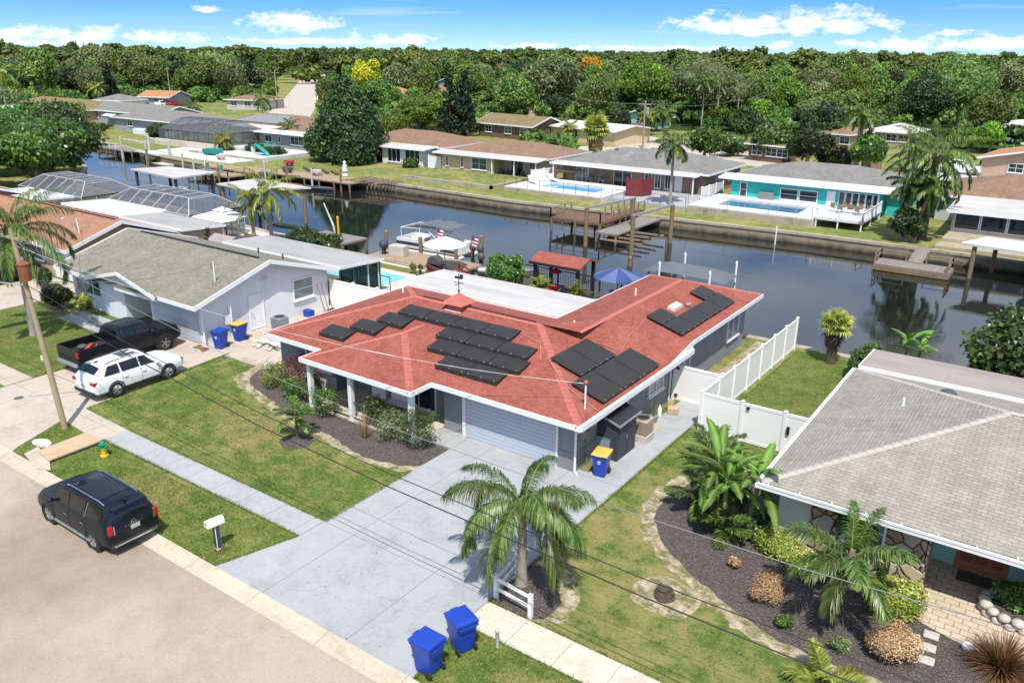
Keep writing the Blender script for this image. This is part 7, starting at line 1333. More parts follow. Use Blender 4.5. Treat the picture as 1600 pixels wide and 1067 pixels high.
def hull(name,label,cat,loc,rz,L,W,Hh,m,deck=None,group=None,n=18,keel=.35,flat=.6,inner=True):
 t=thing(name,label,cat,loc,rz,group)
 def s(u):x=-L/2+L*u;w=W/2*(1-max(0,(u-flat)/(1-flat))**2.0*.97)*(.86+.14*min(1,u*5));return x,w
 mb=MB();vs=[];fs=[]
 for i in range(n+1):
  x,w=s(i/n);z=Hh*(1+.25*max(0,i/n-.5));kz=keel*Hh*max(0,(i/n-.6)/.4)**2
  vs+=[(x,-w,z),(x,-w*.86,Hh*.45+kz*.5),(x,-w*.35,.03+kz),(x,0,kz),(x,w*.35,.03+kz),(x,w*.86,Hh*.45+kz*.5),(x,w,z)]
 for i in range(n):
  for k in range(6):fs.append((7*i+k,7*i+k+1,7*i+8+k,7*i+7+k))
 fs.append(tuple(range(7)));mb.add(vs,fs).build('hull',m,t,smooth=50,uv=False)
 d=MB();vs=[];
 for i in range(n+1):x,w=s(i/n);z=Hh*(1+.25*max(0,i/n-.5))-(.0 if not inner else Hh*.35);vs+=[(x,-w*.93,z),(x,w*.93,z)]
 d.add(vs,[(2*i,2*i+1,2*i+3,2*i+2)[::-1]for i in range(n)]).build('deck',deck or m,t,uv=False);mb=MB()
 for sg in(0,1):mb.tube([(vs[2*i+sg][0],vs[2*i+sg][1]*1.06,Hh*(1+.25*max(0,i/n-.5)))for i in range(n+1)],.035,5)
 mb.build('gunwale',deck or m,t,smooth=60,uv=False);return t
t=hull('kayak','tan kayak hung on the taupe house wall','kayak',(-53.0,87.3,1.3),R(8),3.6,.75,.3,'old_wood',inner=False)
T=house('cream_house','cream house with brown hip roof and white eave strip on the far bank',-73.5,-56.6,88.0,99.5,2.5,.24,'hip','far_brown','yellow_wall')
flat_roof(T,-73.6,-56.6,85.8,88.2,2.5,2.66,'flat_roof');MB().box(-72.6,86.6,-.05,-63.9,89,2.42).build('rear_wall','yellow_wall',T,world=True);wins(T,'-y',86.6,[(-72.0,-71.5,.7,2.0,{'cols':1}),(-69.4,-68.9,.7,2.1,{'cols':1}),(-67.5,-65.0,.6,2.1)],cols=2,rows=2,gm='glass_teal')
wins(T,'-y',88.6,[(-62.5,-60.5,.1,2.2),(-59.6,-58.6,.1,2.2)],cols=2,rows=1);posts(T,[(-63.8,86.1),(-60.3,86.1),(-57.0,86.1)],0,2.4,.14)
t=thing('patio_set','dark wicker seats and grill under the cream house porch','seating',(-61.5,86.9,.05))
for i in range(4):MB().box(-2+i*1.1,0,0,-1.3+i*1.1,.6,.42).box(-2+i*1.1,.5,.42,-1.3+i*1.1,.62,.85).build('seat','dark_grey',t,bevel=.03)
t=hull('paddle_board','pale green kayak lying on the cream house lawn','kayak',(-69.5,84.6,.02),R(-12),3.2,.8,.28,'kayak_green',inner=False)
t=thing('garden_terrace','raised lawn terrace with low concrete wall below the cream house','terrace',(-72,77.5,0));MB().box(-72.2,77.6,-.05,-57.6,77.9,.42).box(-57.9,77.6,-.05,-57.6,84,.42).build('wall','seawall_concrete',t,world=True,uv=False);MB().box(-72.2,77.9,-.05,-57.9,86.4,.36).build('lawn','far_grass',t,world=True,uv=False)
vinyl('white_fence','white fence between the cream and the taupe house',[(-56.2,84.0),(-55.4,88.4)],1.7);vinyl('white_fence','white fence between the taupe and the turquoise house',[(-34.2,84.6),(-33.9,90.0)],1.7);vinyl('white_fence','white gate panel left of the cream house',[(-75.6,87.2),(-73.2,87.0)],1.7)
T=house('brown_hip_house','low house with big brown hip roof right of the magnolia',-93,-75,89.5,101,2.5,.27,'hip','far_brown','taupe_wall');flat_roof(T,-92.5,-76,86.6,89.7,2.45,2.66,'flat_roof');MB().box(-84.5,87.3,-.05,-76.8,90,2.35).build('sunroom','white_wall',T,world=True)
wins(T,'-y',87.3,[(-83.4,-80.9,.3,2.2),(-80.0,-77.3,.3,2.2)],cols=3,rows=1);t=thing('window_awning','white louvred awning on the brown hip house','awning',(-86.5,89.6,1.9));MB().add([(-1.5,0,.3),(1.5,0,.3),(1.5,-1.3,-.1),(-1.5,-1.3,-.1),(-1.5,0,.25),(1.5,0,.25),(1.5,-1.3,-.15),(-1.5,-1.3,-.15)],[(0,3,2,1),(4,5,6,7),(3,7,6,2)]).build('slats','white_metal',t)
wins(T,'-y',90.1,[(-87.3,-85.7,.9,2.0)],gm='glass_teal');vinyl('picket_fence','low white picket fence before the brown hip house',[(-91,86.2),(-85,86.4)],.9,1.5)
T=house('white_pool_house','white house with flat white eave and turquoise pool left of the magnolia',-115,-96,91.5,101,2.5,.24,'hip','far_brown','white_wall');flat_roof(T,-115.5,-95.5,88.2,91.6,2.6,2.72,'flat_white');MB().box(-114,89,-.05,-96.2,92,2.5).build('rear_wall','bluegrey_wall',T,world=True)
wins(T,'-y',89,[(-112.6,-110.9,1,2.1,{'cols':2}),(-109.3,-108.7,1,2.0,{'cols':1}),(-106.3,-103.4,.9,2.2,{'cols':3}),(-101.2,-99.4,.1,2.2)],cols=2,rows=1)
pool_deck('white pool terrace with turquoise pool left of the magnolia',-116,-98.5,76.8,87.0,.5,-111.5,-101.5,80.8,84.6,'pool_water',False)
for i,x in enumerate((-109.9,-108.2)):lounger(['left','right'][i]+' turquoise sun lounger behind the far pool',x,86.3,.5,R(-20),'teal_plastic')
t=thing('pool_slide','small grey and teal slide by the turquoise pool','slide',(-101.5,79.0,.5));MB().grid(lambda u,v:(-1.5+3.2*u,-.4+.8*v,1.3*math.sin(math.pi*(1-u)*.5)+.3*(2*v-1)**2),12,5).build('chute','teal_plastic',t);MB().box(1.3,-.3,0,1.5,.3,.1).box(-1.5,-.3,0,-1.35,.3,1.2).build('leg','white_paint',t)
T=house('solar_roof_house','house with grey solar panels on a brown roof behind the dark screen enclosure',-134,-112,96,108,2.5,.26,'hip','far_brown','taupe_wall');
MB().add([(-131,97.0,2.95),(-118,97.0,2.95),(-119.5,101,4.0),(-128.5,101,4.0)],[(0,1,2,3)]).build('solar_panels','mid_grey',T,world=True);flat_roof(T,-127,-112.5,93.4,96.1,2.55,2.66,'flat_white')
T=house('pale_hip_house','pale house with light grey hip roof, left background',-160,-137,89.5,101.5,2.5,.24,'hip','far_grey','bluegrey_wall');wins(T,'-y',90.1,[(-155,-153.4,1,2.1),(-146.5,-144.3,.2,2.1)]);MB().box(-150,88,-.05,-139,89.4,.9).build('low_wall','white_wall',T,world=True)
T=house('grey_gable_house','pale house with grey gabled roof and small awning, left background',-184,-155,96.5,107,2.6,.28,'gx','far_grey','bluegrey_wall');wins(T,'-y',97.1,[(-180,-178,1,2.1),(-166,-164.6,1,2.1)]);MB().add([(-174,97,2.2),(-170,97,2.2),(-170,95.4,1.7),(-174,95.4,1.7)],[(0,3,2,1)]).build('awning','white_metal',T,world=True)
T=house('olive_roof_house','wide house with olive shingle roof and white awning strip, far left',-212,-178,93,106,2.6,.26,'hip','far_olive','tan_wall');flat_roof(T,-214,-182,89.5,93.1,2.5,2.66,'flat_white');wins(T,'-y',93.6,[(-206+i*5,-203+i*5,.3,2.2)for i in range(4)],cols=3,rows=1)
def H2(name,label,px,py,w,d,rz,**k):
 p=G(px,py);t=house(name,label,float(p[0]),float(p[0])+w,float(p[1]),float(p[1])+d,**k);ys=float(p[1])+.6;wins(t,'-y',ys,[(float(p[0])+w*f,float(p[0])+w*f+1.8,.9,2.1)for f in(.16,.5,.76)]);t['_r']=rz;done(t);return t
H2('brown_gable_house','house with orange-brown gabled roof behind parked cars, far left',214,166,11,10,R(18),rm='far_orange',wm='bluegrey_wall',kind='gx',s=.3)
H2('pink_house','pink-beige house with rust-brown roof beside the pale driveway, left',350,171,12,12,R(20),rm='far_brown',wm='pale_wall',kind='hip',s=.24)
H2('hidden_house','small white house glimpsed between the dark oaks, left',133,117,10,10,R(10),rm='far_grey',wm='white_wall');H2('grey_roof_house','grey-roofed house below the olive tree, left',146,172,10,9,R(10),rm='far_grey',wm='white_wall')
H2('brown_roof_cottage','brown-roofed house right behind the magnolia',562,163,16,14,R(25),rm='far_orange',wm='tan_wall',kind='hip',s=.35);H2('grey_cottage','grey-roofed house half hidden behind bright green trees',668,146,20,12,R(10),rm='far_grey',wm='bluegrey_wall',kind='gy',s=.4)
H2('dark_gable_house','dark grey gabled house behind the pines',741,212,15,10,R(-8),rm='far_olive',wm='brown_wall',kind='gx',s=.3);H2('tan_roof_cottage','brown-roofed house under the central oaks',776,178,20,12,R(5),rm='far_brown',wm='tan_wall')
T=H2('white_roof_house','cream house with a white flat-pitched roof across the back lawn, centre',822,214,22,11,R(-12),rm='flat_white',wm='yellow_wall',kind='gx',s=.14);MB().box(2,.55,0,2.8,.6,2).build('shutter','white_paint',T)
H2('teal_gable_cottage','small teal gabled cottage behind the wooden fence',962,198,10,8,R(-10),rm='far_dark',wm='green_wall',kind='gy',s=.28,eave=2.2)
for px_,py_,w_,rm_,wm_,rz_,l_ in[(60,150,18,'far_grey','bluegrey_wall',10,'grey-roofed house between the dark oaks, far left'),(300,143,20,'far_brown','cream_wall',14,'cream house in front of the distant oaks, left'),(640,152,18,'far_brown','tan_wall',6,'brown-roofed house among trees left of the pines'),(905,152,20,'flat_white','pale_wall',-5,'white-roofed house deep in the central woods'),(1062,160,20,'far_brown','white_wall',-8,'brown-roofed house deep in the woods right of centre'),(1400,168,22,'far_grey','pale_wall',-10,'grey-roofed house left of the largest oak'),(1345,226,8,'flat_roof','tan_wall',-8,'pale-roofed house between the palms behind the teal house'),(1180,150,22,'far_orange','white_wall',-10,'tan-roofed house near the skyline, right'),(210,128,20,'far_orange','white_wall',12,'tan-roofed house near the skyline, left'),(1590,250,20,'far_brown','pale_wall',-5,'brown-roofed house cut by the right edge')]:
 H2('background_house',l_,px_,py_,w_,11,R(rz_),rm=rm_,wm=wm_,kind='hip',s=.28)
H2('orange_garage_house','tan house with orange roof and arched garage at the right edge',1520,276,24,13,R(-6),rm='far_orange',wm='tan_wall',kind='gy',s=.22)
p=G(1547,274);t=thing('garage_door','taupe arched garage door of the orange-roofed house','garage door',(float(p[0])+.3,float(p[1])+.25,0),R(-6));MB().add([(-1.9,0,0),(1.9,0,0),(1.9,0,1.8),(1.3,0,2.2),(-1.3,0,2.2),(-1.9,0,1.8),(-1.9,.3,0),(1.9,.3,0),(1.9,.3,1.8),(1.3,.3,2.2),(-1.3,.3,2.2),(-1.9,.3,1.8)],[(0,1,2,3,4,5),(2,8,9,3),(3,9,10,4),(4,10,11,5)]).build('door','brown_wall',t)
H2('solar_flat_house','pale house with dark solar panels among the trees, right background',1262,168,22,12,R(-15),rm='flat_white',wm='green_wall',kind='hip',s=.12);H2('tan_hip_house','pale house with tan hip roof near the right edge skyline',1535,150,30,16,R(-10),rm='far_orange',wm='white_wall',kind='hip',s=.3)
H2('solar_hip_house','house with black solar panels on a cream roof, right edge',1515,218,24,13,R(-10),rm='flat_roof',wm='green_wall',kind='hip',s=.2);H2('aqua_house','pale aqua house by the trees at the right edge',1570,190,22,12,R(-10),rm='flat_white',wm='green_wall',kind='hip',s=.2)
H2('brown_roof_bungalow','brown-roofed house hidden by palms behind the teal house',1250,228,9,9,R(-12),rm='far_brown',wm='tan_wall',kind='hip',s=.3);H2('open_shed','flat-roofed dark shed beside the pale driveway',1160,250,7,5,R(-12),rm='far_olive',wm='brown_wall',kind='gx',s=.05)
T=house('screened_porch_house','tan-roofed house with white porch roof and dark screens, right end of the far bank',-12.5,14,90,103,2.5,.27,'hip','far_brown','pale_wall');flat_roof(T,-9.8,14,81.2,90.1,2.5,2.7,'flat_roof');MB().box(-9.3,82,-.05,13.5,90.5,2.35).build('porch_wall','pale_wall',T,world=True)
for i in range(6):window(T,'-y',-9.1+i*2.1,-7.1+i*2.1,.85,2.3,82,1,1,'white_paint','glass',False,.06,'porch_screen')
t=thing('tan_canopy','small tan canopy on thin posts beside the screened porch','canopy',(-1.0,80.0,0));MB().box(-1.6,-1.4,2.2,3,1.5,2.35).build('top','slab_tan',t);posts(t,[(-1.4+t.location.x,-1.2+t.location.y),(2.6+t.location.x,-1.2+t.location.y)],0,2.2,.08,'galvanised')
t=thing('bank_steps','terraced concrete bank below the screened porch','terrace',(-9,76,0));MB().box(-9.6,76.3,-.05,14,78.4,.25).box(-9.4,78.4,-.05,14,82,.55).build('step','seawall_concrete',t,world=True,uv=False)
# pool cages
def cage(label,x0,x1,y0,y1,ze,zr,m='cage_metal',nx=7,inset=2.0,scr='screen',ny=2):
 t=thing('pool_cage',label,'screen enclosure',(x0,y0,0));ym=(y0+y1)/2;mb=MB();w=.07
 X=[x0+(x1-x0)*i/nx for i in range(nx+1)]
 def zt(x):return ze+(zr-ze)*min(1,(x-x0)/inset,(x1-x)/inset)
 for i,x in enumerate(X):
  q=zt(x);mb.bar((x,y0,0),(x,y0,ze),w,w).bar((x,y1,0),(x,y1,ze),w,w).bar((x,y0,ze),(x,ym-1.2 if q>ze+.1 else ym,q),w,w).bar((x,ym+1.2 if q>ze+.1 else ym,q),(x,y1,ze),w,w)
  if q>ze+.1:mb.bar((x,ym-1.2,q),(x,ym+1.2,q),w,w)
 for y,z in((y0,ze),(y1,ze)):mb.bar((x0,y,z),(x1,y,z),w,w)
 mb.bar((x0+inset,ym-1.2,zr),(x1-inset,ym-1.2,zr),w,w).bar((x0+inset,ym+1.2,zr),(x1-inset,ym+1.2,zr),w,w);mb.bar((x0,y0,1.0),(x1,y0,1.0),w*.7,w*.7).bar((x0,y1,1.0),(x1,y1,1.0),w*.7,w*.7)
 for xa,xb in((x0,x0+inset),(x1,x1-inset)):
  mb.bar((xa,y0,ze),(xb,ym-1.2,zr),w,w).bar((xa,y1,ze),(xb,ym+1.2,zr),w,w).bar((xa,y0,ze),(xa,y1,ze),w,w).bar((xa,ym,0),(xa,ym,ze),w,w).bar((xa,(y0+ym)/2,0),(xa,(y0+ym)/2,ze),w,w).bar((xa,(y1+ym)/2,0),(xa,(y1+ym)/2,ze),w,w).bar((xa,y0,1),(xa,y1,1),w*.7,w*.7).bar((xb,ym-1.2,zr),(xb,ym+1.2,zr),w,w)
 mb.build('frame',m,t,world=True,uv=False);s=MB();a,b=x0+inset,x1-inset
 s.add([(x0,y0,ze),(x1,y0,ze),(b,ym-1.2,zr),(a,ym-1.2,zr)],[(0,1,2,3)]).add([(x0,y1,ze),(x1,y1,ze),(b,ym+1.2,zr),(a,ym+1.2,zr)],[(3,2,1,0)]).add([(a,ym-1.2,zr),(b,ym-1.2,zr),(b,ym+1.2,zr),(a,ym+1.2,zr)],[(0,1,2,3)])
 for xa,xb in((x0,a),(x1,b)):s.add([(xa,y0,ze),(xa,y1,ze),(xb,ym+1.2,zr),(xb,ym-1.2,zr)],[(0,1,2,3)]).add([(xa,y0,0),(xa,y1,0),(xa,y1,ze),(xa,y0,ze)],[(0,1,2,3)])
 s.add([(x0,y0,0),(x1,y0,0),(x1,y0,ze),(x0,y0,ze)],[(0,1,2,3)]).add([(x0,y1,0),(x1,y1,0),(x1,y1,ze),(x0,y1,ze)],[(0,1,2,3)]);s.build('screen',scr,t,world=True,uv=False);return t
cage('white-framed pool cage nearest the white gazebo',-73.0,-60.3,39.2,44.6,2.4,3.5);cage('white-framed pool cage farther left, beside the mangroves',-87.5,-75.6,38.4,44.0,2.4,3.5)
sheet('cage_pool',rect(-71,40.5,-62,43.4),.035,'pool_dark');sheet('cage_pool',rect(-86,39.6,-77.5,42.8),.035,'pool_dark')
cage('dark screen enclosure on the far bank, left',-131,-114.5,81.5,90.5,2.5,4.2,'dark_grey',6)
T=house('cage_house','low tan-roofed house behind the farther pool cage',-98,-79,27,36.5,2.5,.3,'gx','brown_shingle','tan_wall')
# docks, piles, boats
def deck(name,label,x0,y0,x1,y1,z,m='dock_wood',piles=True,rz=0,cat='dock',step=2.4):
 t=thing(name,label,cat,(x0,y0,z),rz);MB().box(0,0,-.16,x1-x0,y1-y0,0).build('planking',m,t,uv=False)
 if piles:
  n=max(1,int((x1-x0)/step))
  for i in range(n+1):
   for y in(.1,y1-y0-.1):MB().tube([(.1+(x1-x0-.2)*i/n,y,-2.6-z),(.1+(x1-x0-.2)*i/n,y,.02)],.12,8).build('pile','pile_wood',t,smooth=60)
 return t
def pile(label,x,y,top,r=.14,m='pile_wood',grp='mooring piles'):
 t=thing('mooring_pile',label,'pile',(x,y,-1.2),0,grp);MB().tube([(0,0,-1.4),(.02,0,top+1.2)],r,10).build('post',m,t,smooth=60);MB().lathe([(r*1.08,top+1.17),(r*1.08,top+1.25),(.02,top+1.36)],10).build('cap','white_paint' if m=='white_paint' else m,t);return t
deck('dock','plank dock below the pontoon boat',-45.8,44.9,-36.6,48.2,.12,'dock_wood')
def pontoon(x,y,z,rz):
 t=thing('pontoon_boat','white pontoon boat with a folded grey bimini on a boat lift','boat',(x,y,z),rz)
 for sy in(-1.0,1.0):MB().tube([(-3.6,sy,.1),(-3.3,sy,0),(2.8,sy,0),(3.4,sy,.12),(3.7,sy,.3)],[.2,.3,.3,.24,.06],12).build('float','white_metal',t,smooth=50)
 MB().box(-3.5,-1.25,.32,3.4,1.25,.42).build('deck','flat_grey',t);
 for nm,args in(('fence_panel',[(-3.1,-1.24,.42,3.0,-1.19,1.1),(-3.1,1.19,.42,3.0,1.24,1.1),(2.95,-1.2,.42,3.0,1.2,1.1),(-3.1,-1.2,.42,-3.05,1.2,1.1)]),):
  for a in args:MB().box(*a).build(nm,'white_metal',t)
 MB().box(-3.11,-1.26,.62,1.2,-1.243,.86).box(1.5,-1.262,.5,2.9,-1.243,.72).build('stripe','slate_board',t);MB().box(-2.9,-1.1,.42,-1.4,-.4,.95).box(-2.9,.4,.42,-1.4,1.1,.95).box(1.2,-1.1,.42,2.9,-.5,.9).box(1.2,.5,.42,2.9,1.1,.9).build('seat','white_paint',t,bevel=.05);MB().box(-.4,.4,.42,.4,1.1,1.2).build('console','white_paint',t,bevel=.06)
 mb=MB()
 for sy in(-1.2,1.2):mb.tube([(-2.6,sy,1.1),(-2.6,sy,2.0)],.03,6).tube([(.2,sy,1.1),(1.8,sy,2.3)],.025,6).tube([(1.6,sy,1.1),(-.2,sy,2.35)],.025,6)
 mb.tube([(-2.6,-1.2,2.0),(-.2,-1.2,2.1)],.035,6).tube([(-2.6,1.2,2.0),(-.2,1.2,2.1)],.035,6).tube([(-2.6,-1.2,2.0),(-2.6,1.2,2.0)],.03,6).build('bimini_frame','white_metal',t,smooth=60)
 MB().grid(lambda u,v:(-1.0+3.6*u,-1.25+2.5*v,2.36+.22*math.sin(u*3.1)*(1-(2*v-1)**2*.6)+.06*math.sin(u*14)),16,8).build('bimini','canvas_grey',t,smooth=60);MB().tube([(-1.0,-1.2,2.35),(.8,-1.28,2.5),(2.6,-1.2,2.25)],[.13,.2,.1],8).build('bimini_roll','canvas_grey',t,smooth=60)
 MB().ball((3.9,0,.95),.3,10,8,(1,.9,1.3)).build('outboard_cowl','dark_grey',t,smooth=60);MB().box(3.75,-.09,-.5,4.0,.09,.7).build('outboard_leg','black_metal',t);return t
pontoon(-43.4,50.6,-.35,R(2))
for i,(x,y)in enumerate([(-47.4,49.0),(-43.6,49.0),(-39.9,49.0),(-47.4,52.4),(-39.9,52.4)]):pile(['left front','middle front','right front','left back','right back'][i]+' pile of the pontoon boat lift',x,y,1.1,.15)
def motor(label,x,y,z,rz=0):t=thing('outboard_motor',label,'outboard motor',(x,y,z),rz,'outboard motors by the dock');MB().ball((0,0,1.0),.28,10,8,(1,.8,1.3)).build('cowl','dark_grey',t,smooth=60);MB().box(-.08,-.1,-.2,.1,.1,.8).build('leg','black_metal',t)
motor('dark outboard motor behind the white umbrella',-37.8,49.5,-.1);motor('second outboard motor lower on the lift behind the umbrella',-37.2,48.8,-.5)
def umbrella(name,label,x,y,z,r,h,m,ms=None,n=8,base=True):
 t=thing(name,label,'umbrella',(x,y,z));MB().tube([(0,0,0),(0,0,h)],.03,8).build('pole','dark_grey',t,smooth=60);MB().lathe([(.3,0),(.28,.08),(.06,.12)],12).build('base','dark_grey',t)
 vs=[(0,0,h)];k=3
 for j in range(1,k+1):
  for i in range(2*n):a=math.pi*i/n;q=r*j/k*(1 if i%2==0 else.965);vs.append((q*math.cos(a),q*math.sin(a),h-(r*.36)*(j/k)**1.15-(0 if i%2==0 else.03*j/k)))
 mb=MB();fs=[(0,1+i,1+(i+1)%(2*n))for i in range(2*n)]
 for j in range(k-1):fs+=[(1+j*2*n+i,1+(j+1)*2*n+i,1+(j+1)*2*n+(i+1)%(2*n),1+j*2*n+(i+1)%(2*n))for i in range(2*n)]
 mb.v=vs;mb.f=fs;mb.mi=[0]*len(fs)
 if ms:mb.mi=[(f[1]if len(f)==3 else f[0])%4<2 and 1 or 0 for f in fs];mb.build('canopy',[m,ms],t)
 else:mb.build('canopy',m,t)
 return t
umbrella('patio_umbrella','big white umbrella on the plank dock',-38.0,45.4,.1,1.65,2.5,'canvas_white');t=thing('black_grill','black barbecue grill under the white umbrella','grill',(-37.4,43.6,.1));MB().box(-.6,-.3,.75,.6,.3,.9).box(-.5,-.25,.1,.5,.25,.7).build('body','black_metal',t);MB().lathe([(.55,-.3),(.55,.3)],14,(0,0,.95),'y').build('lid','dark_grey',t,smooth=40)
for sx in(-.45,.45):MB().box(sx-.03,-.25,0,sx+.03,.25,.12).build('leg','black_metal',t)
for i,(a,b)in enumerate([((-37.8,43.2),(-35.9,42.4)),((-36.2,44.8),(-34.4,43.8))]):
 t=thing('red_bench',['red timber railing bench beside the grill','red timber railing bench on the canal side'][i],'bench',(a[0],a[1],.1));MB().bar((*a,.95),(*b,.95),.12,.06).bar((*a,.5),(*b,.5),.45,.06).build('seat','red_wood',t,world=True)
 for q in(a,b):MB().box(q[0]-.05,q[1]-.05,.1,q[0]+.05,q[1]+.05,.98).build('leg','red_wood',t,world=True)
t=thing('dock_box','pale dock box with a dark motor cover on the plank dock','box',(-43.6,46.4,.12),R(10));MB().box(-.7,-.4,0,.7,.4,.85).build('box','stone_light',t,bevel=.03);t=thing('dark_motor','dark blue and black covered motor on the dock','outboard motor',(-44.9,46.1,.12));MB().ball((0,0,.8),.4,10,7,(1,.8,.9)).box(-.12,-.12,0,.12,.12,.6).build('cowl','slate_board',t,smooth=50)
def flag(label,x,y,z,h=2.2):
 t=thing('flag',label,'flag',(x,y,z),R(25),'small flags on the dock');MB().tube([(0,0,0),(0,0,h)],.04,6).build('pole','pile_wood',t)
 mb=MB();
 for i in range(7):mb.cur=i%2;mb.add([(.0,0,h-.1-.13*i),(.55-.03*i,.05,h-.25-.13*i),(.55-.03*i,.05,h-.38-.13*i),(.0,0,h-.23-.13*i)],[(0,1,2,3)])
 mb.cur=2;mb.add([(0,-.01,h-.1),(.24,.01,h-.17),(.24,.01,h-.6),(0,-.01,h-.5)],[(0,1,2,3)]);mb.build('cloth',['red_fabric','paper_white','towel_blue'],t,uv=False)
flag('striped flag on a post in front of the pontoon boat',-40.6,47.6,.1,2.6);flag('striped flag at the stern of the pontoon boat',-38.6,49.4,.1,1.9)
for i,(x,y,s,m_)in enumerate([(-39.2,43.2,1.0,'leaf_palm_yellow'),(-38.6,43.3,.8,'leaf_shrub')]):bush('potted_plant',['tall yellow-green potted plant by the pool corner','small green potted plant by the pool corner'][i],(x,y,.05),.6*s,1.1*s,m_,240+i,260,.07,5)
t=thing('pool_fence','folded dark pool safety fence beside the turquoise pool','fence',(-37.5,38.6,.02));MB().box(-.9,-.02,0,-.85,.02,1.1).box(.3,-.02,0,.35,.02,1.1).box(-.9,-.02,1.05,.35,.02,1.1).build('frame','black_metal',t)
t=thing('folded_umbrella','closed dark umbrella lying at the pool corner','umbrella',(-34.9,38.6,.02));MB().tube([(0,0,0),(.1,0,1.0),(.3,0,1.7)],[.1,.4,.1],8).build('cloth','dark_grey',t,smooth=60)
for i,(x,y)in enumerate([(-46.6,37.0),(-44.0,37.0),(-41.6,37.2)]):lounger(['left','middle','right'][i]+' dark lounge chair under the flat patio roof',x,y,.02,R(170),'dark_grey','dark_grey','lounge chairs under the patio roof')
t=deck('small_dock','small pale dock with a chair, left of the pontoon boat',-55.4,46.6,-50.2,49.6,.1,'dock_grey');pile('orange-topped pile on the small pale dock',-50.9,46.9,2.2,.09,'yellow_paint');t=thing('davit','slanting white davit arm on the small pale dock','davit',(-52.6,48.2,.1));MB().tube([(0,0,0),(-.3,0,1.0),(-2.2,.8,2.6)],[.1,.09,.05],7).build('arm','stone_light',t)
t=thing('garden_chair','dark metal chair on the small pale dock','chair',(-51.6,47.6,.1),R(60));MB().box(-.25,-.25,.42,.25,.25,.46).build('seat','black_metal',t);MB().box(-.25,.22,.46,.25,.26,.95).build('backrest','black_metal',t)
for sx in(-.23,.23):
 for sy in(-.23,.23):MB().box(sx-.02,sy-.02,0,sx+.02,sy+.02,.42).build('leg','black_metal',t)
hull('jon_boat','green kayak on a rack behind the wooden fence','kayak',(-55.6,45.4,.9),R(5),3.2,.7,.3,'leaf_olive',inner=False)
f=thing('board_fence','weathered board fence beside the canal palms','fence',(-52,40,0));MB().bar((-54.6,40.2,.85),(-49.0,38.6,.85),.05,1.7).build('boards','fence_wood',f,world=True);MB().bar((-54.6,40.25,1.4),(-49,38.65,1.4),.09,.09).build('rail','fence_wood',f,world=True)
t=thing('garden_shed','small grey gabled shed beside the flat patio roof','shed',(-52.5,37.0,0));MB().box(-1.1,-.9,0,1.1,.9,1.8).build('body','mid_grey',t);vs,fs=roof_faces(-1.25,1.25,-1.05,1.05,1.82,.4,'gx',.05);MB().add(vs,fs).build('roof','flat_grey',t)
p=G(348,333,2.6);t=thing('gazebo','white two-tier canopy gazebo beside the pool cage','gazebo',(p[0],p[1],0));x=2.0
for(r_,za,zb,nm)in((2.15,2.3,2.85,'canopy'),(.7,2.85,3.15,'top_canopy')):MB().add([(-r_,-r_*.8,za),(r_,-r_*.8,za),(r_,r_*.8,za),(-r_,r_*.8,za),(-.3 if r_>1 else 0,-.2 if r_>1 else 0,zb),(.3 if r_>1 else 0,-.2 if r_>1 else 0,zb),(.3 if r_>1 else 0,.2 if r_>1 else 0,zb),(-.3 if r_>1 else 0,.2 if r_>1 else 0,zb)],[(0,1,5,4),(1,2,6,5),(2,3,7,6),(3,0,4,7),(4,5,6,7),(3,2,1,0)]).build(nm,'canvas_white',t)
for sx in(-1.9,1.9):
 for sy in(-1.5,1.5):MB().box(sx-.05,sy-.05,0,sx+.05,sy+.05,2.3).build('post','dark_grey',t)
def boat_roof(label,pts,z,m='flat_white',legs=True):
 c=sum(np.array(p[:2])for p in pts)/4;t=thing('boathouse_roof',label,'boat shelter',(c[0],c[1],0));MB().prism([(p[0],p[1])for p in pts],z-.16,z).build('roof',m,t,world=True,uv=False)
 for p in pts:
  q=np.array(p[:2])*.86+c*.14;MB().tube([(q[0],q[1],-2.6),(q[0],q[1],z-.16)],.17,8).build('pile','slate_board' if legs=='dark' else 'pile_wood',t,world=True,smooth=60)
 return t
boat_roof('flat white boathouse roof on dark piles over the blue water, left',[G(203,264,2.6)[:2],G(274,278,2.6)[:2],G(340,269,2.6)[:2],G(262,260,2.6)[:2]],2.6,'flat_roof','dark');boat_roof('flat white boathouse roof beside the canal palms',[G(338,287,2.6)[:2],G(388,297,2.6)[:2],G(486,293,2.6)[:2],G(400,279,2.6)[:2]],2.6,'flat_roof')
p=G(265,302,-1.0);hull('skiff','dark covered skiff under the left boathouse roof','boat',(p[0],p[1],-1.2),R(20),5,1.9,.8,'dark_grey','white_metal')
# deck of the red-roofed house
t=deck('canal_deck','dark timber deck with railing behind the red-roofed house',-34.0,40.6,-20.6,46.9,.15,'dark_deck',True)
for i in range(9):MB().box(i*1.66+.02,6.2,0,i*1.66+.1,6.28,1.05).build('rail_post','black_metal',t)
MB().box(0,6.2,.98,13.4,6.28,1.04).build('top_rail','black_metal',t);mb=MB()
for i in range(100):mb.box(.05+i*.133,6.23,.08,.07+i*.133,6.25,.98)
o=mb.build('balusters','black_metal',t);o['kind']='stuff'
t=thing('deck_gazebo','red-roofed open gazebo on the dark deck','gazebo',(-27.3,45.0,.15));vs,fs=roof_faces(-29.3,-25.4,43.7,46.3,2.45,.32,'gx',.1);MB().add(vs,fs).build('roof','red_shingle',t,world=True);MB().box(-29.32,43.66,2.25,-25.38,43.7,2.42).build('fascia','black_metal',t,world=True);posts(t,[(-29.0,44.0),(-25.7,44.0),(-25.7,46.0),(-29.0,46.0)],.1,2.5,.2,'black_metal')
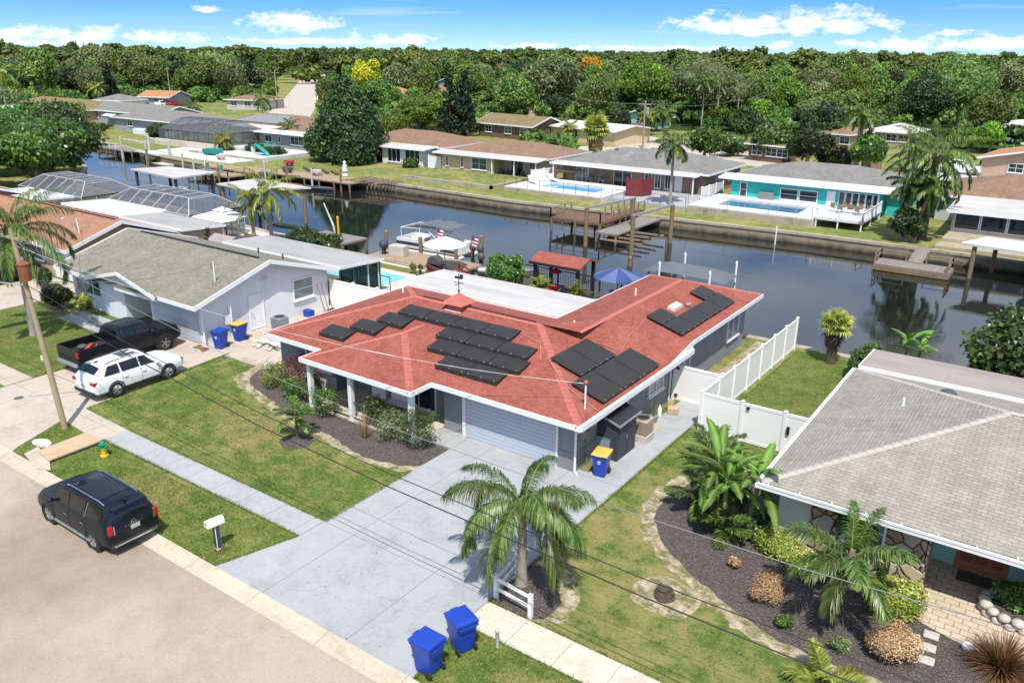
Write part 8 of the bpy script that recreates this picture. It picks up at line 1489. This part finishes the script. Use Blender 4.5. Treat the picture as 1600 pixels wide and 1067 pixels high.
umbrella('cantilever_umbrella','blue umbrella with pale segments on the dark deck',-23.0,44.4,.15,1.6,2.65,'umbrella_blue','umbrella_light')
t=lounger('white chaise with blue towel below the blue umbrella',*G(944,469,.45)[:2],.15,R(-15),'towel_blue','white_paint','deck chairs');MB().box(-.33,-1.0,.34,.33,-.4,.46).build('cushion','paper_white',t,bevel=.03)
for i,(x,y,rz,l)in enumerate([(*G(866,458,.5)[:2],200,'red wooden armchair under the gazebo edge'),(*G(873,466,.5)[:2],160,'red cushioned armchair nearest the planter'),(*G(918,466,.5)[:2],120,'red folding armchair beside the right planter')]):
 t=thing('adirondack_chair',l,'chair',(x,y,.15),R(rz),'red chairs on the dark deck');MB().add([(-.3,-.35,.4),(.3,-.35,.4),(.3,.3,.28),(-.3,.3,.28),(-.3,-.35,.45),(.3,-.35,.45),(.3,.3,.33),(-.3,.3,.33)],[(4,5,6,7),(3,2,1,0),(0,1,5,4),(1,2,6,5),(2,3,7,6),(3,0,4,7)]).build('seat','red_fabric',t);MB().bar((0,.28,.33),(0,.62,1.0),.6,.05).build('backrest','red_fabric',t)
 for sx in(-.34,.34):MB().box(sx-.05,-.4,.55,sx+.05,.35,.6).box(sx-.04,-.36,0,sx+.04,-.28,.55).build('arm','dark_grey',t)
for i,(px,py)in enumerate([(845,470),(900,480)]):
 x,y=G([845,901][i],[461,474][i],.3)[:2];t=thing('planter',['pale square planter with a yellow-green palm, left of the red chairs','pale square planter with a yellow-green palm, right of the red chairs'][i],'planter',(x,y,.15));MB().add([(-.25,-.25,0),(.25,-.25,0),(.25,.25,0),(-.25,.25,0),(-.33,-.33,.5),(.33,-.33,.5),(.33,.33,.5),(-.33,.33,.5)],[(0,1,5,4),(1,2,6,5),(2,3,7,6),(3,0,4,7),(4,5,6,7)]).build('pot','pool_deck',t)
 palm('potted_palm',['bushy yellow-green palm in the left planter','bushy yellow-green palm in the right planter'][i],(x,y,.6),.15,L=1.05,nf=16,seed=250+i,n=22,ll=.34,hang=.5,wid=.03,els=(.1,1.4),drop=1.2,mat='leaf_palm_yellow',single=True,shaft=False,trunk=(.05,.04))
for(x,y,z,l)in[(-27.8,44.7,1.5,'red tasselled lamp hanging in the gazebo')]:t=thing('hanging_lamp',l,'lamp',(x,y,z+.15));MB().lathe([(.4,0),(.3,.14),(.05,.3)],12).build('shade','red_fabric',t)
t=hull('rowing_boat','pale canoe leaning beside the deck corner','canoe',(-20.6,46.4,-.3),R(60),4.0,.8,.35,'old_wood','kayak_green')
t=hull('aluminium_skiff','small grey skiff on a rack left of the patio tree','boat',(-33.6,47.5,-.2),R(35),4.6,1.5,.55,'galvanised','mid_grey');deck('jetty','low timber jetty under the grey skiff',-36.2,46.0,-31.5,48.8,-.35,'old_wood')
for i,(x,y)in enumerate([(-35.6,48.9),(-34.2,49.9),(-33.0,51.0)]):pile(['nearest','middle','farthest'][i]+' thin post of the grey skiff rack',x,y,.7,.08,'galvanised')
t=thing('lift_canopy','grey canopy over a dark speedboat on a lift behind the rear wing','boat canopy',(-19,48,0));c0,c1=(-22.4,46.9),(-17.2,49.7)
MB().grid(lambda u,v:(-22.5+5.5*u,46.7+2.6*v,2.35+.35*math.sin(v*math.pi)*(1-(2*u-1)**6)-.18*(2*u-1)**4),18,10).build('cover','canvas_grey',t,world=True,smooth=60)
t=hull('speedboat','dark speedboat hanging under the grey canopy','boat',(-19.7,48.0,-.1),R(180),5.6,1.9,.8,'slate_board','dark_grey');MB().box(-.6,-.6,.6,.3,.6,1.15).build('console','dark_grey',t)
for i,(x,y)in enumerate([(-21.2,46.5),(-17.7,46.2),(-20.9,49.8),(-17.3,49.6)]):pile(['front left','front right','back left','back right'][i]+' white pile of the canopy boat lift',x,y,2.9,.065,'white_paint')
# far bank docks
def railing(t,pts,z,h=.95,m='red_wood',step=1.3):
 for(a,b)in zip(pts,pts[1:]):
  a=np.array(a,float);b=np.array(b,float);n=max(1,round(np.linalg.norm(b-a)/step))
  for i in range(n+1):q=a+(b-a)*i/n;MB().box(q[0]-.05,q[1]-.05,z-.5,q[0]+.05,q[1]+.05,z+h).build('rail_post',m,t,world=True)
  for zz in(h-.05,h*.5):MB().bar((*a,z+zz),(*b,z+zz),.07,.05).build('rail',m,t,world=True)
a,b=G(871,345),G(937,352)
t=deck('red_dock','reddish timber dock with railings before the taupe house',-42.2,66.5,-36.6,70.6,.25,'dock_brown');railing(t,[(-42.2,70.5),(-42.2,66.6),(-36.7,66.6),(-36.7,70.5)],.25,.95,'bark');t=deck('gangway','brown gangway from the red dock up to the far bank',-38.4,70.6,-36.8,76.0,.2,'dock_brown',False);railing(t,[(-38.4,70.6),(-38.4,76)],.25,.95,'bark');railing(t,[(-36.8,70.6),(-36.8,76)],.25,.95,'bark')
t=deck('lift_walkway','weathered grey walkway of the empty boat lift',-36.2,64.8,-34.0,75.4,-.1,'dock_grey',True)
for i,(x,y)in enumerate([(-35.9,62.6),(-31.0,62.0),(-34.9,69.6),(-30.4,68.6)]):pile(['front left','front right','back left','back right'][i]+' tall mossy pile of the empty boat lift',x,y,2.4,.2)
t=thing('lift_beams','pair of steel beams on top of the empty boat lift piles','boat lift',(-33,65,2.4));MB().bar((-35.9,62.4,2.45),(-34.9,69.9,2.45),.16,.16).build('beam','galvanised',t,world=True);MB().bar((-31.0,61.8,2.45),(-30.4,68.8,2.45),.16,.16).build('beam','galvanised',t,world=True)
for k in range(4):MB().bar((-35.2,64.0+k*1.5,-.5),(-31.0,64.0+k*1.5,-.45),.22,.14).build('bunk','old_wood',t,world=True)
t=deck('floating_dock','floating dock with grey planks and timber railings before the stout palm',-12.9,69.5,-7.4,71.9,-.45,'dock_grey',False);MB().box(-.05,-.05,-.5,5.55,2.45,-.165).build('float','pile_wood',t,uv=False);railing(t,[(-12.85,71.8),(-12.85,69.6)],-.45,.95,'old_wood');railing(t,[(-7.5,71.8),(-7.5,69.6)],-.45,.95,'old_wood');railing(t,[(-12.85,71.8),(-10.9,71.8)],-.45,.95,'old_wood');railing(t,[(-9.4,71.8),(-7.5,71.8)],-.45,.95,'old_wood')
t=thing('dock_ramp','grey ramp from the far seawall down to the floating dock','ramp',(-10.2,73.5,0));MB().bar((-10.2,71.6,-.42),(-10.2,75.4,.1),1.1,.1).build('ramp','dock_grey',t,world=True)
boat_roof('white flat boathouse roof at the right edge of the canal',[(-7.2,71.2),(6,69.2),(8,73.6),(-5.8,75.0)],1.75,'flat_white');hull('motor_yacht','white motorboat hull under the right boathouse roof','boat',(1.8,72.0,-.9),R(178),9,2.6,1.5,'umbrella_light','white_metal',keel=.9)
t=deck('lift_dock','grey dock by the boat lift at the far left of the canal',-134,72.0,-124,75.4,.0,'dock_grey');railing(t,[(-134,72.2),(-127,72.2)],0,.9,'white_paint',1.8)
for i,(x,y)in enumerate([(-123.5,70.2),(-122.2,74.0),(-115.5,69.4),(-114.3,72.4)]):pile(['first','second','third','fourth'][i]+' white-green pile of the far left boat lift',x,y,2.3,.2,'pale_wall')
t=thing('lift_cradle','white steel cradle between the far left lift piles','boat lift',(-119,71.5,.9));MB().bar((-123,70.5,2.1),(-115,69.6,2.1),.18,.18).bar((-122.2,74,2.1),(-114.5,72.4,2.1),.18,.18).build('beam','white_metal',t,world=True);MB().bar((-122.8,72,.2),(-115,71,.2),.3,.2).build('cradle','white_metal',t,world=True)
hull('cream_skiff','cream skiff moored by the white terrace, left','boat',(-110.5,69.0,-1.1),R(-6),5.0,1.6,.6,'pool_deck','pool_deck');
t=thing('terrace_wall','long white concrete terrace in front of the dark screen enclosure','terrace',(-116,72,0));MB().box(-122,72.5,-.05,-100,80.5,.12).build('paving','white_deck',t,world=True,uv=False);MB().box(-131,80.6,-.05,-108,81.0,1.0).build('wall','pool_deck',t,world=True,uv=False)
t=hull('inflatable','teal plastic pedal boat parked on the white terrace','pedal boat',(-109.5,76.8,.15),R(15),3.4,1.6,.9,'teal_plastic','teal_plastic')
deck('long_dock','long tan dock along the far seawall, left',-101,68.6,-90,71.0,.1,'dock_wood');t=deck('rail_dock','lower dock with brown railing and teal chairs, left',-100,65.5,-91,68.4,-.2,'dock_wood');railing(t,[(-100,65.6),(-91.2,65.6),(-91.2,68.2)],-.2,.9,'bark',2.0)
for i,x in enumerate((-98.0,-95.0)):t=thing('garden_chair',['left','right'][i]+' teal chair on the lower left dock','chair',(x,67.2,-.2),0,'teal chairs on the lower dock');MB().box(-.3,-.3,.3,.3,.3,.4).build('seat','teal_plastic',t);MB().box(-.3,.25,.4,.3,.3,1.0).build('backrest','teal_plastic',t)
deck('stone_dock','dock with fish table and stacked planks before the magnolia',-90,70.0,-73.5,73.2,.1,'dock_wood');
for i in range(4):t=thing('plank_rack',['first','second','third','fourth'][i]+' dark plank frame lying on the magnolia bank','frame',(-87+i*1.8,75.2,.05),R(-30),'plank frames on the bank');MB().box(-1.6,-.2,0,1.6,.2,.2).build('board','bark_dark',t)
t=thing('lighthouse','small ornamental white lighthouse on the magnolia bank','ornament',(-78.8,74.4,.05));t.scale=(.8,.8,.8);MB().lathe([(.5,0),(.32,1.6),(.4,1.62),(.4,1.7),(.2,1.72),(.2,2.1),(.28,2.12),(.02,2.45)],14).build('tower','paper_white',t,smooth=30);MB().lathe([(.455,.5),(.40,.85)],14).build('band','red_plastic',t,smooth=30)
hull('orange_canoe','orange wooden boat moored below the magnolia','boat',(-83.2,67.6,-1.15),R(8),7.0,1.7,.6,'orange_paint','orange_paint');hull('green_canoe','dark green canoe behind the orange boat','canoe',(-78.0,68.9,-1.15),R(10),4.6,1.0,.5,'slate_board','mid_grey')
t=thing('timber_crib','tangle of weathered timber beams on the bank left of the cream lawn','timber',(-72.5,73,0))
rnd=random.Random(5)
for k in range(12):MB().bar((-76+k*.55,71.2,.1+.1*(k%3)),(-75+k*.55,74.6,.2+.1*(k%2)),.16,.12).build('beam','old_wood',t,world=True)
pile('lone pile with a white cap in the middle of the canal, right',-29.3,58.5,-.3,.16);pile('thin white pole beside the far seawall',-22.3,73.6,.6,.06,'white_paint')
def far_pole(px,py,ptop,label,r=.16,m='pole_wood',can=True):
 b,h_=far_h((px,py),ptop);t=thing('utility_pole',label,'utility pole',(b[0],b[1],0));MB().tube([(0,0,0),(0,0,h_)],[r*1.2,r*.8],8).build('pole',m,t,smooth=60);MB().box(-1.1,-.07,h_-.7,1.1,.07,h_-.55).build('crossarm',m,t)
 if can:MB().lathe([(.3,h_-2.2),(.3,h_-1.2),(.1,h_-1.1)],10,(.5,0,0)).build('transformer','galvanised',t)
 return t,(b[0],b[1],h_)
_,q1=far_pole(1004,233,157,'wooden utility pole with grey transformer behind the taupe house');_,q2=far_pole(1150,200,152,'thin wooden utility pole in the right background',can=False);_,q3=far_pole(874,180,142,'short utility pole behind the white-roofed house',can=False);_,q4=far_pole(777,180,132,'utility pole right of the pines',can=False)
_,q5=far_pole(268,162,105,'slanting light utility pole behind the parked cars, left',can=False);_,q6=far_pole(434,170,110,'utility pole on the left verge of the distant street',can=False);_,q7=far_pole(1300,170,120,'utility pole between the right background trees',can=False);_,q8=far_pole(1337,268,190,'leaning pale pole behind the turquoise house',r=.2,m='bark_grey',can=False)
for a,b in((q4,q3),(q3,q1),(q1,q2),(q2,q7)):wire(sag((a[0],a[1],a[2]-.5),(b[0],b[1],b[2]-.5),.8),.03,'thin wire between the background utility poles %d'%(len(bpy.data.objects)),'wire_grey')
for o in[o for o in C.objects if o.get('label','').startswith('thin wire between')]:o['label']='thin wire strung between the background utility poles';o['group']='wires between the background poles'
f=thing('red_board_fence','bright rust-red board fence beside the dark gabled house','fence',tuple(G(786,208)));p,q=G(770,206),G(812,210);MB().bar((p[0],p[1],.95),(q[0],q[1],.95),.08,1.9).build('boards','red_wood',f,world=True);posts(f,[tuple(p[:2]),tuple(q[:2])],0,2,.12,'red_wood')
f=thing('board_fence','tan board fence behind the white-roofed house lawn','fence',tuple(G(975,210)));p,q=G(952,208),G(1000,206);MB().bar((p[0],p[1],.9),(q[0],q[1],.9),.08,1.8).build('boards','fence_wood',f,world=True);posts(f,[tuple(p[:2]),tuple(q[:2])],0,1.95,.12,'fence_wood')
f=thing('board_fence','brown board fence between the pickup and the big oaks','fence',tuple(G(1360,268)));p,q=G(1345,266),G(1376,266);MB().bar((p[0],p[1],.9),(q[0],q[1],.9),.08,1.8).build('boards','fence_wood',f,world=True);posts(f,[tuple(p[:2]),tuple(q[:2])],0,1.95,.12,'fence_wood')
sheet('far_driveway',[tuple(G(*v)[:2])for v in[(948,222),(960,214),(1000,222),(1020,232),(985,238)]],.03,'far_road');sheet('far_driveway',[tuple(G(*v)[:2])for v in[(1200,262),(1130,252),(1100,240),(1120,232),(1180,236),(1215,250)]],.028,'far_road');sheet('far_driveway',[tuple(G(*v)[:2])for v in[(1440,284),(1440,266),(1500,262),(1580,270),(1590,290),(1480,286)]],.03,'white_deck');sheet('far_driveway',[tuple(G(*v)[:2])for v in[(236,178),(262,166),(276,166),(270,178)]],.03,'far_road')
for i,(x,y,tp)in enumerate([(-97.5,65.0,1.6),(-92.5,65.2,1.2),(-88.5,69.4,1.5),(-84.0,69.2,1.8),(-79.5,69.4,1.3),(-75.2,70.2,1.6),(-106.0,69.0,1.4),(-112.5,67.6,1.5)]):
 pile(['bare pile left of the teal chairs','bare pile right of the teal chairs','leftmost pile before the magnolia bank','tall pile behind the orange boat','short pile by the dark green canoe','pile at the corner of the timber beams','pile at the right end of the cream skiff','pile at the left end of the cream skiff'][i],x,y,tp,.13,'pile_wood' if i%2 else 'pale_wall')
for i,(x,y,z,m_,l)in enumerate([(-86.5,71.5,.1,'dark_grey','dark tarpaulin heap on the magnolia dock'),(-81.5,72.0,.1,'stone_light','pale fish-cleaning table on the magnolia dock'),(-92,76.4,.05,'red_plastic','red kayak cart by the turquoise pool wall'),(-104,74.0,.12,'stone_light','tan rock pile on the white terrace')]):
 t=thing('dock_clutter',l,'dock gear',(x,y,z));MB().box(-.7,-.35,.3,.7,.35,.75).box(-.6,-.25,0,-.45,.25,.3).box(.45,-.25,0,.6,.25,.3).build('body',m_,t,bevel=.06)
pool_rail=thing('dock_handrail','white pipe handrail curving down to the water, left bank','handrail',(-103.5,71.2,.1));MB().tube([(0,0,0),(0,0,1.0),(.5,-.4,1.1),(.9,-1.0,.2),(.9,-1.2,-1)],.05,6).build('pipe','white_paint',pool_rail,smooth=60)
HS=[o for o in C.objects if o.parent is None and o.get('category')=='house']
def host(o):
 x,y=o.location.x,o.location.y
 if o.type=='MESH':x,y=-16,28
 for n,b in(('red_roof_house',(-32,22,-13,44)),('white_house',(-53,23,-37,39)),('brown_roof_house',(-77,26,-55.5,40)),('stone_front_house',(-7,23,16,40)),('taupe_house',(-56,86,-34,101))):
  if b[0]<x<b[2]and b[1]<y<b[3]:return next(h for h in HS if h.name==n)
for o in[o for o in C.objects if o.parent is None and(o.get('category')in('solar panel','cupola','skylight','roof vent','mast')or o.name.startswith('conduit'))]:
 h=host(o)
 if h is None:continue
 o.parent=h;o.location=o.location-h.location
 for k in('label','category','group'):
  if k in o.keys():del o[k]
